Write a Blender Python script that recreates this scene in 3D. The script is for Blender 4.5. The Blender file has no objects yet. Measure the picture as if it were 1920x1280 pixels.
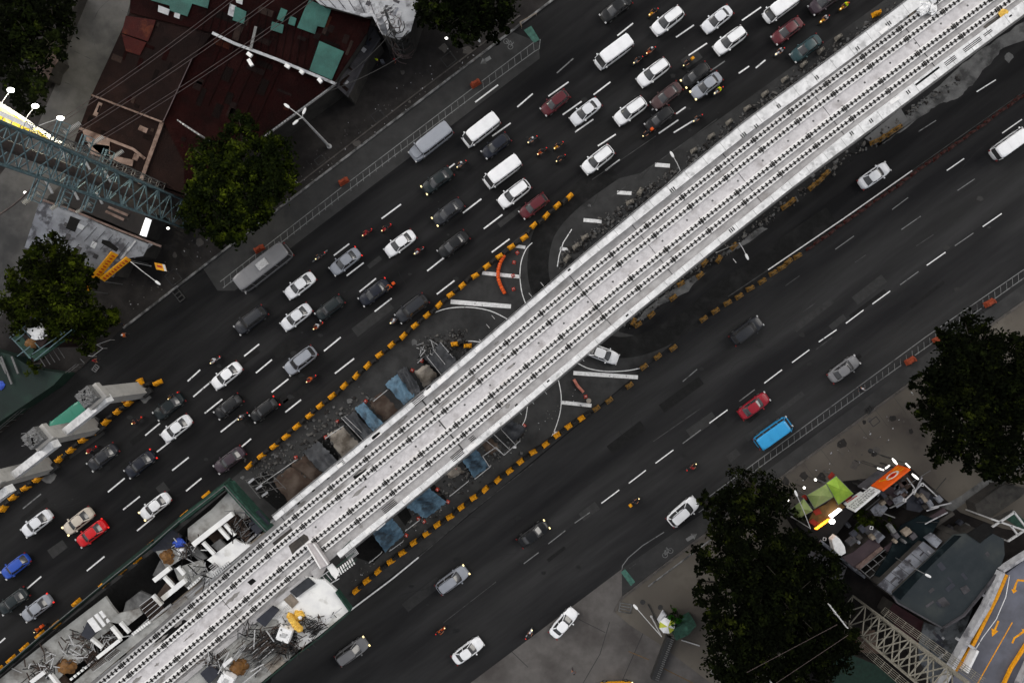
import bpy, math, random
from mathutils import Vector, Matrix, noise
random.seed(7)
R = math.radians
scene = bpy.context.scene
col = scene.collection
H = 94.0                 # the drone's height over the road
S = 13.617               # photograph pixels per metre on the ground

# ---------------------------------------------------------------- camera, sky, sun
cam_d = bpy.data.cameras.new('camera'); cam = bpy.data.objects.new('camera', cam_d); col.objects.link(cam)
cam.location = (0, 0, H); cam.rotation_euler = (0, 0, 0)
cam_d.lens = 24; cam_d.sensor_width = 36; cam_d.clip_end = 4000; cam_d.clip_start = 0.5
scene.camera = cam
world = bpy.data.worlds.new('World'); scene.world = world; world.use_nodes = True
nt = world.node_tree; bg = nt.nodes['Background']
sky = nt.nodes.new('ShaderNodeTexSky'); sky.sky_type = 'NISHITA'; sky.sun_disc = False
sky.sun_elevation = R(38); sky.sun_rotation = R(300); sky.air_density = 1.0; sky.dust_density = 4.0; sky.ozone_density = 1.0
hs = nt.nodes.new('ShaderNodeHueSaturation'); hs.inputs['Saturation'].default_value = 0.28
nt.links.new(sky.outputs[0], hs.inputs['Color']); nt.links.new(hs.outputs[0], bg.inputs['Color'])
bg.inputs['Strength'].default_value = 0.15
sun_d = bpy.data.lights.new('sun', 'SUN'); sun = bpy.data.objects.new('sun', sun_d); col.objects.link(sun)
sun_d.energy = 1.4; sun_d.angle = R(35); sun_d.color = (1, 0.95, 0.88)
sun.rotation_euler = (R(52), 0, R(-60 + 180))
scene.view_settings.view_transform = 'Standard'; scene.view_settings.look = 'None'
scene.view_settings.gamma = 1.0; scene.view_settings.use_curve_mapping = False
scene.view_settings.exposure = 0.0
scene.cycles.max_bounces = 5; scene.cycles.diffuse_bounces = 3; scene.cycles.glossy_bounces = 2
scene.cycles.sample_clamp_indirect = 4.0

def W(px, py, z=0.0):
    k = (H - z) / H
    return Vector(((px - 960) / S * k, (640 - py) / S * k, z))
def WW(pts, z=0.0): return [W(p[0], p[1], z) for p in pts]

# ---------------------------------------------------------------- materials
def lin(c):
    return tuple((x / 12.92 if x <= .04045 else ((x + .055) / 1.055) ** 2.4) for x in (c[0] / 255, c[1] / 255, c[2] / 255))
MATS = {}
def mat(name, a, b=None, rough=.85, scale=1.0, detail=5, metal=0.0, spec=.3, bump=0.0, bscale=20, emit=0, third=None, tscale=.15,
        contrast=(.35, .65), tcon=(.5, .68), stretch=None, wave=None, alpha=None):
    """procedural: noise between two base colours, optional large third patches, bump, corrugation"""
    if name in MATS: return MATS[name]
    m = bpy.data.materials.new(name); m.use_nodes = True; MATS[name] = m
    t = m.node_tree; N = t.nodes; L = t.links; p = N['Principled BSDF']
    p.inputs['Roughness'].default_value = rough; p.inputs['Metallic'].default_value = metal
    p.inputs['Specular IOR Level'].default_value = spec
    if b is None: b = tuple(x * .8 for x in a)
    tc = N.new('ShaderNodeTexCoord'); src = tc.outputs['Object']
    if stretch:
        mp = N.new('ShaderNodeMapping'); mp.inputs['Rotation'].default_value = (0, 0, stretch[0])
        mp.vector_type = 'TEXTURE'; mp.inputs['Scale'].default_value = (stretch[1], 1, 1)
        L.new(src, mp.inputs[0]); nsrc = mp.outputs[0]
    else: nsrc = src
    n1 = N.new('ShaderNodeTexNoise'); n1.inputs['Scale'].default_value = scale; n1.inputs['Detail'].default_value = detail
    n1.inputs['Roughness'].default_value = .65
    L.new(nsrc, n1.inputs['Vector'])
    r1 = N.new('ShaderNodeMapRange'); r1.inputs[1].default_value = contrast[0]; r1.inputs[2].default_value = contrast[1]
    L.new(n1.outputs['Fac'], r1.inputs[0])
    mx = N.new('ShaderNodeMix'); mx.data_type = 'RGBA'
    mx.inputs['A'].default_value = (*a, 1); mx.inputs['B'].default_value = (*b, 1)
    L.new(r1.outputs[0], mx.inputs['Factor']); out = mx.outputs['Result']
    if third:
        n2 = N.new('ShaderNodeTexNoise'); n2.inputs['Scale'].default_value = tscale; n2.inputs['Detail'].default_value = 6
        n2.inputs['Roughness'].default_value = .6
        L.new(nsrc, n2.inputs['Vector'])
        r2 = N.new('ShaderNodeMapRange'); r2.inputs[1].default_value = tcon[0]; r2.inputs[2].default_value = tcon[1]
        L.new(n2.outputs['Fac'], r2.inputs[0])
        m2 = N.new('ShaderNodeMix'); m2.data_type = 'RGBA'; m2.inputs['B'].default_value = (*third, 1)
        L.new(out, m2.inputs['A']); L.new(r2.outputs[0], m2.inputs['Factor']); out = m2.outputs['Result']
    L.new(out, p.inputs['Base Color'])
    hgt = None
    if wave:
        mp2 = N.new('ShaderNodeMapping'); mp2.inputs['Rotation'].default_value = (0, 0, wave[0]); L.new(src, mp2.inputs[0])
        wv = N.new('ShaderNodeTexWave'); wv.inputs['Scale'].default_value = wave[1]; wv.bands_direction = 'X'
        L.new(mp2.outputs[0], wv.inputs['Vector']); hgt = wv.outputs['Fac']; bd = .05; bs = .9
    if bump:
        n3 = N.new('ShaderNodeTexNoise'); n3.inputs['Scale'].default_value = bscale; n3.inputs['Detail'].default_value = 3
        L.new(src, n3.inputs['Vector'])
        if hgt is None: hgt = n3.outputs['Fac']; bd = .02; bs = bump
    if hgt is not None:
        bp = N.new('ShaderNodeBump'); bp.inputs['Strength'].default_value = bs; bp.inputs['Distance'].default_value = bd
        L.new(hgt, bp.inputs['Height']); L.new(bp.outputs[0], p.inputs['Normal'])
    if emit:
        L.new(out, p.inputs['Emission Color']); p.inputs['Emission Strength'].default_value = emit
    return m
RA = R(38)
def g(v, t=(1, 1, 1)): return (v * t[0], v * t[1], v * t[2])
M = {}
M['asphalt'] = mat('dark asphalt', g(.0135), g(.0225, (1, 1, 1.03)), .9, .5, 6, spec=.12, third=g(.0075, (1, 1, 1.1)), tscale=.22, tcon=(.44, .62), stretch=(R(37.5), 9), bump=.25, bscale=9)
M['asphalt2'] = mat('worn asphalt', g(.0215), g(.034, (1, 1, 1.02)), .9, .35, 6, spec=.12, third=g(.012, (1, 1, 1.08)), tscale=.16, tcon=(.44, .64), stretch=(R(36), 9), bump=.25, bscale=9)
M['median'] = mat('median asphalt', g(.034), g(.048), .9, .7, 7, spec=.15, third=g(.021), tscale=.16, bump=.3, bscale=8)
M['ground'] = mat('dark ground', g(.020, (1.1, 1, .95)), g(.033, (1.1, 1, .95)), .95, .5, 6, spec=.1, third=g(.012), tscale=.1, bump=.4)
M['walk'] = mat('sidewalk concrete', g(.020, (1.1, 1, .96)), g(.034, (1.1, 1, .95)), .92, .55, 8, spec=.15, third=g(.013, (1.1, 1, .98)), tscale=.14, tcon=(.46, .62), bump=.35, bscale=6)
M['walk2'] = mat('brownish sidewalk concrete', g(.082, (1.13, 1, .84)), g(.112, (1.11, 1, .84)), .92, .4, 8, spec=.15, third=g(.050, (1.15, 1, .9)), tscale=.1, tcon=(.45, .64), bump=.35, bscale=6)
M['lane'] = mat('lane concrete', g(.062, (1.03, 1, .97)), g(.088, (1.03, 1, .97)), .9, .5, 8, spec=.15, third=g(.042), tscale=.12, tcon=(.48, .62), bump=.3, bscale=6)
M['bike'] = mat('bike lane asphalt', g(.034), g(.045), .92, .6, 6, spec=.15, third=g(.028), tscale=.2, bump=.25, bscale=8)
M['paint'] = mat('worn road paint', g(.80), g(.58), .7, 3, 5, third=g(.14), tscale=1.3, tcon=(.62, .68))
M['paint_dim'] = mat('faded road paint', g(.20, (.97, 1, 1)), g(.14), .8, 4, 5, third=g(.06), tscale=.9, tcon=(.54, .66))
M['paint_fade'] = mat('very faded road paint', g(.07), g(.045), .8, 4, 5, third=g(.024), tscale=.9, tcon=(.45, .6))
M['paint_green'] = mat('green road paint', lin((70, 112, 100)), lin((50, 82, 74)), .8, 2, 5)
M['paint_yellow'] = mat('yellow road paint', lin((235, 160, 10)), lin((190, 125, 15)), .7, 3, 5)
M['kerb'] = mat('kerb concrete', g(.26), g(.12), .9, 1.2, 6, third=g(.05), tscale=.8, tcon=(.45, .6), bump=.3)
M['kerb2'] = mat('dull kerb concrete', g(.085, (1.1, 1, .92)), g(.045, (1.1, 1, .92)), .9, 1.2, 6, bump=.3)
M['deck'] = mat('deck concrete', g(.47, (1.02, .985, 1)), g(.62, (1.02, .99, 1)), .85, 1.3, 10, spec=.25, third=g(.34, (1.04, .98, .97)), tscale=.45, tcon=(.52, .7), bump=.2, bscale=12)
M['deckside'] = mat('deck lane concrete', g(.44, (1.01, .99, .99)), g(.29, (1.02, .99, .99)), .85, .6, 10, spec=.25, third=g(.22, (1.05, .98, .94)), tscale=.22, tcon=(.53, .7), bump=.2, bscale=12)
M['plinth'] = mat('fresh plinth concrete', g(.86, (1, .985, .97)), g(.78, (1, .985, .97)), .8, 1.2, 6, spec=.2, third=g(.62, (1.02, .97, .93)), tscale=.25, tcon=(.58, .7))
M['parapet'] = mat('parapet concrete', g(.82, (1, 1, 1.0)), g(.56), .8, 1.1, 10, spec=.2, third=g(.42), tscale=.9, tcon=(.56, .68), bump=.2, bscale=6)
M['concrete_white'] = mat('bright new concrete', g(.80, (1, 1, .97)), g(.66), .8, .5, 8, spec=.2, third=g(.42, (1.03, 1, .92)), tscale=.35, tcon=(.55, .68))
M['concrete'] = mat('site concrete', g(.36, (1, 1, .96)), g(.25, (1, 1, .95)), .88, .5, 9, spec=.2, third=g(.12, (1.1, 1, .9)), tscale=.25, tcon=(.5, .66), bump=.3)
M['concrete_grey'] = mat('dull grey concrete', g(.15, (1, 1, .99)), g(.09), .9, .7, 9, spec=.2, third=g(.05), tscale=.4, tcon=(.48, .62), bump=.4)
M['column'] = mat('precast column concrete', g(.42, (1.03, 1, .95)), g(.32, (1.03, 1, .95)), .85, .6, 8, third=g(.2, (1.05, 1, .95)), tscale=.4, tcon=(.55, .7))
M['rough_top'] = mat('rough column top', g(.22), g(.07), .95, 5, 8, bump=1, bscale=10)
M['girder'] = mat('girder concrete', g(.22), g(.15), .9, .6, 6)
M['rail'] = mat('weathered rail steel', g(.010, (1.1, 1, .95)), g(.018, (1.1, 1, .9)), .6, 6, 3, metal=.3)
M['joint'] = mat('dark joint filler', g(.025), g(.04), .9, 6, 3)
M['wet'] = mat('dark wet stain', g(.035, (1.15, 1, .85)), g(.055, (1.15, 1, .85)), .5, 1.5, 6, third=g(.02), tscale=.7)
M['hole'] = mat('void shade and scrap black', g(.006), g(.01), .95, 3, 3, spec=.1)  # flat black paints in the shade of slots and gaps, also colours scraps
M['yellow'] = mat('yellow barrier plastic', lin((230, 162, 12)), lin((190, 124, 10)), .7, 2.5, 6, third=lin((96, 68, 26)), tscale=1.2, tcon=(.54, .68))
M['yellow_dirty'] = mat('dirty yellow plastic', lin((150, 108, 40)), lin((100, 78, 40)), .8, 4, 5, third=lin((50, 44, 34)), tscale=2.4, tcon=(.45, .6))
M['black'] = mat('black barrier plastic', g(.008), g(.016, (1.2, 1, .8)), .7, 4, 4)
M['orange'] = mat('orange plastic', lin((224, 92, 22)), lin((190, 66, 16)), .55, 2, 4)
M['orange_dim'] = mat('dusty orange plastic', lin((150, 66, 38)), lin((110, 48, 30)), .8, 3, 5)
M['red_dim'] = mat('dusty red plastic', lin((88, 42, 38)), lin((58, 36, 34)), .9, 2, 6, third=lin((52, 50, 48)), tscale=1.4, tcon=(.42, .56), spec=.1)
M['redcone'] = mat('red cone plastic', lin((190, 60, 36)), lin((150, 40, 26)), .6, 3, 3)
M['block'] = mat('dirty barrier concrete', g(.24, (1.1, 1, .85)), g(.13, (1.1, 1, .85)), .9, 3, 7, third=g(.03), tscale=1.3, tcon=(.5, .62), bump=.4)
M['rubble'] = mat('rubble stones', g(.05, (1.05, 1, .95)), g(.11, (1.05, 1, .93)), .95, 1.2, 5)
M['soil'] = mat('brown soil', g(.05, (1.5, 1, .75)), g(.028, (1.5, 1, .75)), .95, 1.0, 8, third=g(.09, (1.3, 1, .8)), tscale=.5, bump=.7, bscale=4)
M['soil_pale'] = mat('pale clay', g(.30, (1.12, 1, .86)), g(.20, (1.12, 1, .85)), .95, .8, 8, third=g(.09, (1.2, 1, .8)), tscale=.5, tcon=(.5, .65), bump=.7, bscale=4)
M['tarp_blue'] = mat('grey blue tarpaulin', lin((92, 122, 142)), lin((62, 86, 104)), .6, 1.2, 6, third=lin((40, 52, 62)), tscale=.5, tcon=(.52, .66), bump=.5, bscale=3)
M['tarp_dark'] = mat('dark grey tarpaulin', lin((52, 54, 58)), lin((34, 36, 40)), .6, 1.2, 6, third=lin((74, 76, 80)), tscale=.5, tcon=(.52, .7), bump=.5, bscale=3)
M['tarp_brown'] = mat('brown tarpaulin', lin((122, 84, 38)), lin((80, 54, 26)), .6, 1.2, 6, bump=.5, bscale=3)
M['tarp_yellow'] = mat('yellow tarpaulin', lin((236, 196, 90)), lin((190, 140, 50)), .6, 1.2, 6, bump=.5, bscale=3)
M['tarp_bright'] = mat('bright blue tarpaulin', lin((52, 88, 190)), lin((34, 56, 140)), .6, 1.2, 6, bump=.5, bscale=3)
M['tarp_white'] = mat('spotted white tarpaulin', g(.85), g(.7), .6, 2, 5, third=g(.10), tscale=1.6, tcon=(.57, .63), bump=.4, bscale=4)
M['slate'] = mat('slate sheet', lin((48, 50, 58)), lin((38, 40, 48)), .6, 1, 5)
M['net'] = mat('green safety mesh', lin((36, 68, 56)), lin((22, 44, 36)), .8, 2.5, 5, third=lin((54, 92, 78)), tscale=.8, tcon=(.54, .7))
M['net_dark'] = mat('dark green safety mesh', lin((16, 34, 28)), lin((24, 50, 40)), .8, 2.5, 5)
M['steel_pale'] = mat('pale galvanised steel', g(.55), g(.38), .5, 5, 4, metal=.2)
M['steel'] = mat('grey steel', g(.16), g(.10), .55, 5, 4, metal=.3)
M['steel_dark'] = mat('dark steel', g(.04), g(.025), .6, 5, 4, metal=.3)
M['teal_steel'] = mat('teal painted steel', lin((98, 120, 126)), lin((70, 88, 94)), .6, 4, 4, metal=.2)
M['taupe_steel'] = mat('taupe painted steel', lin((150, 146, 134)), lin((116, 112, 102)), .6, 4, 4, metal=.2)
M['rust_pole'] = mat('rusty grey pole', lin((82, 72, 68)), lin((60, 54, 52)), .7, 2, 5)
M['rebar'] = mat('rusty rebar', lin((70, 56, 48)), lin((44, 36, 32)), .8, 3, 4)
M['porcelain'] = mat('insulator porcelain', g(.5), g(.4), .3, 3, 2)
M['wire'] = mat('cable sheath', lin((78, 66, 64)), lin((60, 50, 50)), .6, 3, 2)
M['wire_dark'] = mat('black cable', g(.012), g(.02), .6, 3, 2)
M['wood'] = mat('formwork timber', g(.20, (1.2, 1, .8)), g(.11, (1.2, 1, .75)), .8, 2, 5)
M['bark'] = mat('bark', g(.035, (1.2, 1, .8)), g(.02, (1.2, 1, .8)), .95, 4, 5, bump=.8)
M['maroon'] = mat('dark maroon corrugated roof', lin((30, 4, 4)), lin((18, 3, 3)), .8, .5, 6, spec=.05, third=lin((38, 15, 14)), tscale=.2, tcon=(.52, .7), wave=(R(25), 9))
M['maroon2'] = mat('faded maroon corrugated roof', lin((31, 20, 19)), lin((23, 15, 15)), .8, .5, 6, spec=.06, third=lin((42, 28, 26)), tscale=.2, tcon=(.52, .7), wave=(R(25), 9))
M['redroof'] = mat('red corrugated roof', lin((66, 14, 8)), lin((50, 8, 6)), .7, .7, 6, spec=.15, third=lin((88, 40, 22)), tscale=.5, tcon=(.5, .62), wave=(R(25), 9))
M['greenroof'] = mat('green translucent roof sheet', lin((52, 108, 100)), lin((42, 88, 82)), .5, .5, 5, third=lin((62, 122, 112)), tscale=.3, wave=(R(25), 9))
M['beigeroof'] = mat('weathered beige roof sheet', lin((132, 112, 106)), lin((104, 86, 80)), .8, .8, 6, third=lin((70, 52, 46)), tscale=.6, tcon=(.5, .65), wave=(R(25), 6))
M['whiteroof'] = mat('stained white roof sheet', lin((206, 208, 212)), lin((176, 178, 184)), .7, .5, 7, third=lin((116, 116, 120)), tscale=.6, tcon=(.55, .68), wave=(R(25), 7))
M['greyroof'] = mat('grey flat roof', lin((72, 70, 74)), lin((56, 55, 58)), .85, .6, 7, third=lin((40, 40, 42)), tscale=.5, tcon=(.5, .66), bump=.3)
M['dimwhite'] = mat('greyish white roof sheet', lin((150, 154, 162)), lin((120, 122, 130)), .7, .5, 7, third=lin((76, 76, 82)), tscale=.7, tcon=(.5, .62), wave=(R(-63), 5))
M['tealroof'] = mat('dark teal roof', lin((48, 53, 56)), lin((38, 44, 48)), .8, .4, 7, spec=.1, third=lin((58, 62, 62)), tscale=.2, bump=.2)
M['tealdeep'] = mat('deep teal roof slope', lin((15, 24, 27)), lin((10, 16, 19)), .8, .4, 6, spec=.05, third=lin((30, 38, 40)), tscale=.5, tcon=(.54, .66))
M['plumroof'] = mat('plum roof', lin((62, 50, 54)), lin((50, 40, 44)), .75, .6, 6)
M['wall'] = mat('rendered wall', lin((60, 57, 54)), lin((42, 40, 38)), .9, .8, 6, bump=.3)
M['wall_pale'] = mat('pale parapet wall', lin((176, 176, 178)), lin((140, 140, 144)), .85, .8, 6, third=lin((100, 100, 104)), tscale=.6, tcon=(.55, .68))
M['ramp'] = mat('parking ramp concrete', lin((92, 93, 102)), lin((78, 79, 86)), .7, .3, 7, third=lin((104, 106, 118)), tscale=.12)
M['white_plastic'] = mat('white plastic', g(.75), g(.62), .5, 2, 3)
M['canopy'] = mat('lime green canopy', lin((146, 176, 62)), lin((112, 146, 46)), .7, .6, 5, third=lin((170, 196, 84)), tscale=.35, tcon=(.5, .7))
M['canopy2'] = mat('pale green canopy', lin((134, 148, 92)), lin((108, 124, 70)), .7, .6, 5, third=lin((160, 180, 90)), tscale=.35, tcon=(.5, .7))
M['sign_orange'] = mat('orange sign panel', lin((214, 88, 14)), lin((196, 66, 12)), .5, .8, 4, third=lin((232, 130, 20)), tscale=.4, tcon=(.55, .7))
M['sign_white'] = mat('white sign panel', g(.62), g(.5), .5, 1, 4)
M['sign_black'] = mat('black sign lettering', g(.02), g(.015), .5, 1, 4)
M['sign_red'] = mat('red sign lettering', lin((170, 30, 20)), lin((150, 24, 18)), .5, 1, 4)
M['sign_yellow'] = mat('yellow sign panel', lin((226, 160, 14)), lin((196, 128, 14)), .5, 1.2, 4)
M['glow_white'] = mat('lit white lamp', (1, .97, .9), (1, .97, .9), .5, emit=4)
M['glow_panel'] = mat('lit white light box', (1, 1, 1), (1, 1, 1), .5, emit=.9)
M['glow_yellow'] = mat('lit yellow billboard', (1, .72, .05), (1, .9, .55), .5, .35, 4, emit=.8, contrast=(.46, .56))
M['glow_orange'] = mat('lit orange letters', (1, .38, .02), (1, .5, .05), .5, emit=2.2)
M['lamp_warm'] = mat('lit headlamp', (1, .86, .5), (1, .78, .34), .4, emit=1.5)
M['lamp_amber'] = mat('lit amber lamp', (1, .55, .06), (1, .6, .1), .4, emit=1.6)
M['lamp_red'] = mat('lit tail lamp', (.75, .02, .015), (.85, .03, .02), .4, emit=.8)
M['glass'] = mat('dark tinted glass', g(.035, (1, 1, 1.06)), g(.05), .16, 1, 2, spec=.9)
M['lens'] = mat('clear lamp lens', g(.55), g(.45), .2, 2, 2)
M['lens_red'] = mat('red lamp lens', (.20, .012, .012), (.15, .01, .01), .3, 2, 2)
M['tyre'] = mat('tyre rubber', g(.012), g(.018), .9, 6, 2)
M['rim'] = mat('wheel alloy', g(.35), g(.28), .35, 6, 2, metal=.8)
M['skin'] = mat('skin', lin((176, 122, 92)), lin((160, 108, 80)), .6, 4, 2)
M['hair'] = mat('black hair', g(.012), g(.02), .7, 30, 2)
M['denim'] = mat('dark trousers', lin((34, 38, 52)), lin((26, 28, 38)), .9, 8, 3)
M['hivis'] = mat('hi-vis yellow cloth', lin((210, 240, 20)), lin((190, 220, 16)), .8, 5, 2)
M['umb_white'] = mat('white umbrella cloth', g(.8), g(.72), .8, 2, 3)
M['umb_yellow'] = mat('yellow green umbrella cloth', lin((190, 196, 70)), lin((170, 176, 60)), .8, 2, 3)

# ---------------------------------------------------------------- mesh builder
class MB:
    def __init__(s): s.v = []; s.f = []; s.m = []
    def add(s, vs, fs, mi=0):
        o = len(s.v); s.v += [Vector(p) for p in vs]
        for q in fs: s.f.append([i + o for i in q]); s.m.append(mi)
        return s
    def box(s, c, size, rz=0.0, mi=0, top=1.0):
        cx, cy, cz = c; a, b, h = size[0] / 2, size[1] / 2, size[2] / 2; cr, sr = math.cos(rz), math.sin(rz); vs = []
        for z, k in ((-h, 1), (h, top)):
            for x, y in ((-a * k, -b * k), (a * k, -b * k), (a * k, b * k), (-a * k, b * k)):
                vs.append((cx + x * cr - y * sr, cy + x * sr + y * cr, cz + z))
        return s.add(vs, [(3, 2, 1, 0), (4, 5, 6, 7), (0, 1, 5, 4), (1, 2, 6, 5), (2, 3, 7, 6), (3, 0, 4, 7)], mi)
    def prism(s, pts, z0, z1, mi=0, mi_top=None):
        a = sum(pts[i][0] * pts[(i + 1) % len(pts)][1] - pts[(i + 1) % len(pts)][0] * pts[i][1] for i in range(len(pts)))
        if a < 0: pts = list(reversed(pts))
        n = len(pts); o = len(s.v)
        s.v += [Vector((p[0], p[1], z0)) for p in pts] + [Vector((p[0], p[1], z1)) for p in pts]
        s.f.append([o + n + i for i in range(n)]); s.m.append(mi if mi_top is None else mi_top)
        s.f.append([o + n - 1 - i for i in range(n)]); s.m.append(mi)
        for i in range(n):
            j = (i + 1) % n; s.f.append([o + i, o + j, o + n + j, o + n + i]); s.m.append(mi)
        return s
    def sheet(s, pts, z, mi=0):
        a = sum(pts[i][0] * pts[(i + 1) % len(pts)][1] - pts[(i + 1) % len(pts)][0] * pts[i][1] for i in range(len(pts)))
        if a < 0: pts = list(reversed(pts))
        return s.add([(p[0], p[1], z) for p in pts], [tuple(range(len(pts)))], mi)
    def beam(s, p, q, w, h=None, mi=0, up=Vector((0, 0, 1))):
        p = Vector(p); q = Vector(q); d = (q - p); d.normalize(); h = w if h is None else h
        if abs(d.dot(up)) > .98: up = Vector((1, 0, 0))
        x = d.cross(up).normalized() * w / 2; y = x.normalized().cross(d).normalized() * h / 2
        vs = [p - x - y, p + x - y, p + x + y, p - x + y, q - x - y, q + x - y, q + x + y, q - x + y]
        return s.add(vs, [(0, 1, 2, 3), (7, 6, 5, 4), (4, 5, 1, 0), (5, 6, 2, 1), (6, 7, 3, 2), (7, 4, 0, 3)], mi)
    def tube(s, pts, r, n=8, mi=0, cap=True):
        pts = [Vector(p) for p in pts]; rs = r if isinstance(r, (list, tuple)) else [r] * len(pts); o = len(s.v); prev = None
        for i, p in enumerate(pts):
            d = (pts[min(i + 1, len(pts) - 1)] - pts[max(i - 1, 0)]).normalized()
            if prev is None:
                a = d.cross(Vector((0, 0, 1)))
                if a.length < .05: a = d.cross(Vector((1, 0, 0)))
            else: a = prev - d * prev.dot(d)
            a.normalize(); prev = a; b = d.cross(a)
            for k in range(n):
                t = 2 * math.pi * k / n; s.v.append(p + (a * math.cos(t) + b * math.sin(t)) * rs[i])
        for i in range(len(pts) - 1):
            for k in range(n):
                k2 = (k + 1) % n; s.f.append([o + i * n + k, o + i * n + k2, o + (i + 1) * n + k2, o + (i + 1) * n + k]); s.m.append(mi)
        if cap:
            s.f.append([o + k for k in reversed(range(n))]); s.m.append(mi)
            s.f.append([o + (len(pts) - 1) * n + k for k in range(n)]); s.m.append(mi)
        return s
    def rings(s, rr, n=28, mi=0, e=4.5, cap=True):
        """stack of superellipse rings: (z, x0, x1, half_width[, exponent])"""
        o = len(s.v)
        for q in rr:
            z, x0, x1, hw = q[:4]; ee = q[4] if len(q) > 4 else e; cx = (x0 + x1) / 2; a = (x1 - x0) / 2
            for k in range(n):
                t = 2 * math.pi * (k + .5) / n; c, si = math.cos(t), math.sin(t)
                s.v.append(Vector((cx + a * math.copysign(abs(c) ** (2 / ee), c), hw * math.copysign(abs(si) ** (2 / ee), si), z)))
        for i in range(len(rr) - 1):
            for k in range(n):
                k2 = (k + 1) % n; s.f.append([o + i * n + k, o + i * n + k2, o + (i + 1) * n + k2, o + (i + 1) * n + k]); s.m.append(mi)
        if cap:
            s.f.append([o + k for k in reversed(range(n))]); s.m.append(mi)
            s.f.append([o + (len(rr) - 1) * n + k for k in range(n)]); s.m.append(mi)
        return s
    def blob(s, c, r, seg=10, rg=6, mi=0, jit=0.0, sq=(1, 1, 1)):
        o = len(s.v); c = Vector(c)
        s.v.append(c + Vector((0, 0, -r * sq[2])))
        for i in range(1, rg):
            ph = math.pi * i / rg
            for k in range(seg):
                t = 2 * math.pi * k / seg; q = r * (1 + random.uniform(-jit, jit))
                s.v.append(c + Vector((q * math.sin(ph) * math.cos(t) * sq[0], q * math.sin(ph) * math.sin(t) * sq[1], -q * math.cos(ph) * sq[2])))
        s.v.append(c + Vector((0, 0, r * sq[2]))); e = len(s.v) - 1
        for k in range(seg):
            k2 = (k + 1) % seg; s.f.append([o, o + 1 + k2, o + 1 + k]); s.m.append(mi)
            s.f.append([e, e - seg + k, e - seg + k2]); s.m.append(mi)
            for i in range(rg - 2):
                a = o + 1 + i * seg; s.f.append([a + k, a + k2, a + seg + k2, a + seg + k]); s.m.append(mi)
        return s
    def obj(s, name, mats, parent=None, at=None, smooth=False, sharp=35):
        me = bpy.data.meshes.new(name)
        org = Vector(at) if at is not None else (Vector(parent['_o']) if parent is not None and '_o' in parent.keys() else Vector((0, 0, 0)))
        me.from_pydata([tuple(p - org) for p in s.v], [], s.f)
        if not isinstance(mats, (list, tuple)): mats = [mats]
        for m in mats: me.materials.append(m)
        me.polygons.foreach_set('material_index', s.m)
        if smooth:
            me.polygons.foreach_set('use_smooth', [True] * len(s.f))
            try: me.set_sharp_from_angle(angle=R(sharp))
            except Exception: pass
        me.update()
        o = bpy.data.objects.new(name, me); col.objects.link(o)
        if parent is not None:
            o.parent = parent
            if '_o' in parent.keys(): o['_o'] = tuple(parent['_o'])
        elif at is not None: o.location = org
        return o
def tag(o, label=None, cat=None, group=None, kind=None):
    if label: o['label'] = label
    if cat: o['category'] = cat
    if group: o['group'] = group
    if kind: o['kind'] = kind
    return o
def empty(name, loc, label, cat, group=None):
    o = bpy.data.objects.new(name, None); col.objects.link(o); o.location = loc; o.empty_display_size = .3
    o['_o'] = tuple(loc); return tag(o, label, cat, group)
def struct(name, mb, m, label=None):
    o = mb.obj(name, m); o['kind'] = 'structure'
    tag(o, label or name.replace('_', ' '), name.replace('_', ' ')); return o
def single(name, mb, m, at, label, cat, group=None, smooth=False):
    return tag(mb.obj(name, m, at=at, smooth=smooth), label, cat, group)
def dup(root, loc, rz=0.0, label=None, group=None):
    r = root.copy(); col.objects.link(r); r.location = loc; r.rotation_euler = (0, 0, rz)
    if label: r['label'] = label
    if group: r['group'] = group
    for ch in KIDS[root.name]:
        c = ch.copy(); col.objects.link(c); c.parent = r
        for gch in KIDS.get(ch.name, []):
            d = gch.copy(); col.objects.link(d); d.parent = c
    return r
KIDS = {}
def seal(root):
    """remember the children of a prototype (children lookups are slow)"""
    KIDS[root.name] = [o for o in bpy.data.objects if o.parent == root]
    for c in KIDS[root.name]: KIDS[c.name] = [o for o in bpy.data.objects if o.parent == c]
    return root
def line_sheet(mb, a, b, w, z, mi=0):
    a = Vector((a[0], a[1])); b = Vector((b[0], b[1])); d = (b - a).normalized(); n = Vector((-d.y, d.x)) * w / 2
    mb.sheet([a - n, b - n, b + n, a + n], z, mi)
def poly_line(mb, pts, w, z, mi=0):
    """a painted line along a bent path, one quad strip"""
    L = []; Rr = []
    for i, p in enumerate(pts):
        d = (Vector(pts[min(i + 1, len(pts) - 1)][:2]) - Vector(pts[max(i - 1, 0)][:2])).normalized(); n = Vector((-d.y, d.x)) * w / 2
        q = Vector(p[:2]); L.append(q + n); Rr.append(q - n)
    for i in range(len(pts) - 1): mb.sheet([Rr[i], Rr[i + 1], L[i + 1], L[i]], z, mi)
def spline(pts, n=12):
    out = []
    for i in range(len(pts) - 1):
        p0 = Vector(pts[max(i - 1, 0)]); p1 = Vector(pts[i]); p2 = Vector(pts[i + 1]); p3 = Vector(pts[min(i + 2, len(pts) - 1)])
        for k in range(n):
            t = k / n
            out.append(.5 * ((2 * p1) + (p2 - p0) * t + (2 * p0 - 5 * p1 + 4 * p2 - p3) * t * t + (3 * p1 - p0 - 3 * p2 + p3) * t ** 3))
    out.append(Vector(pts[-1])); return out

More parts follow.
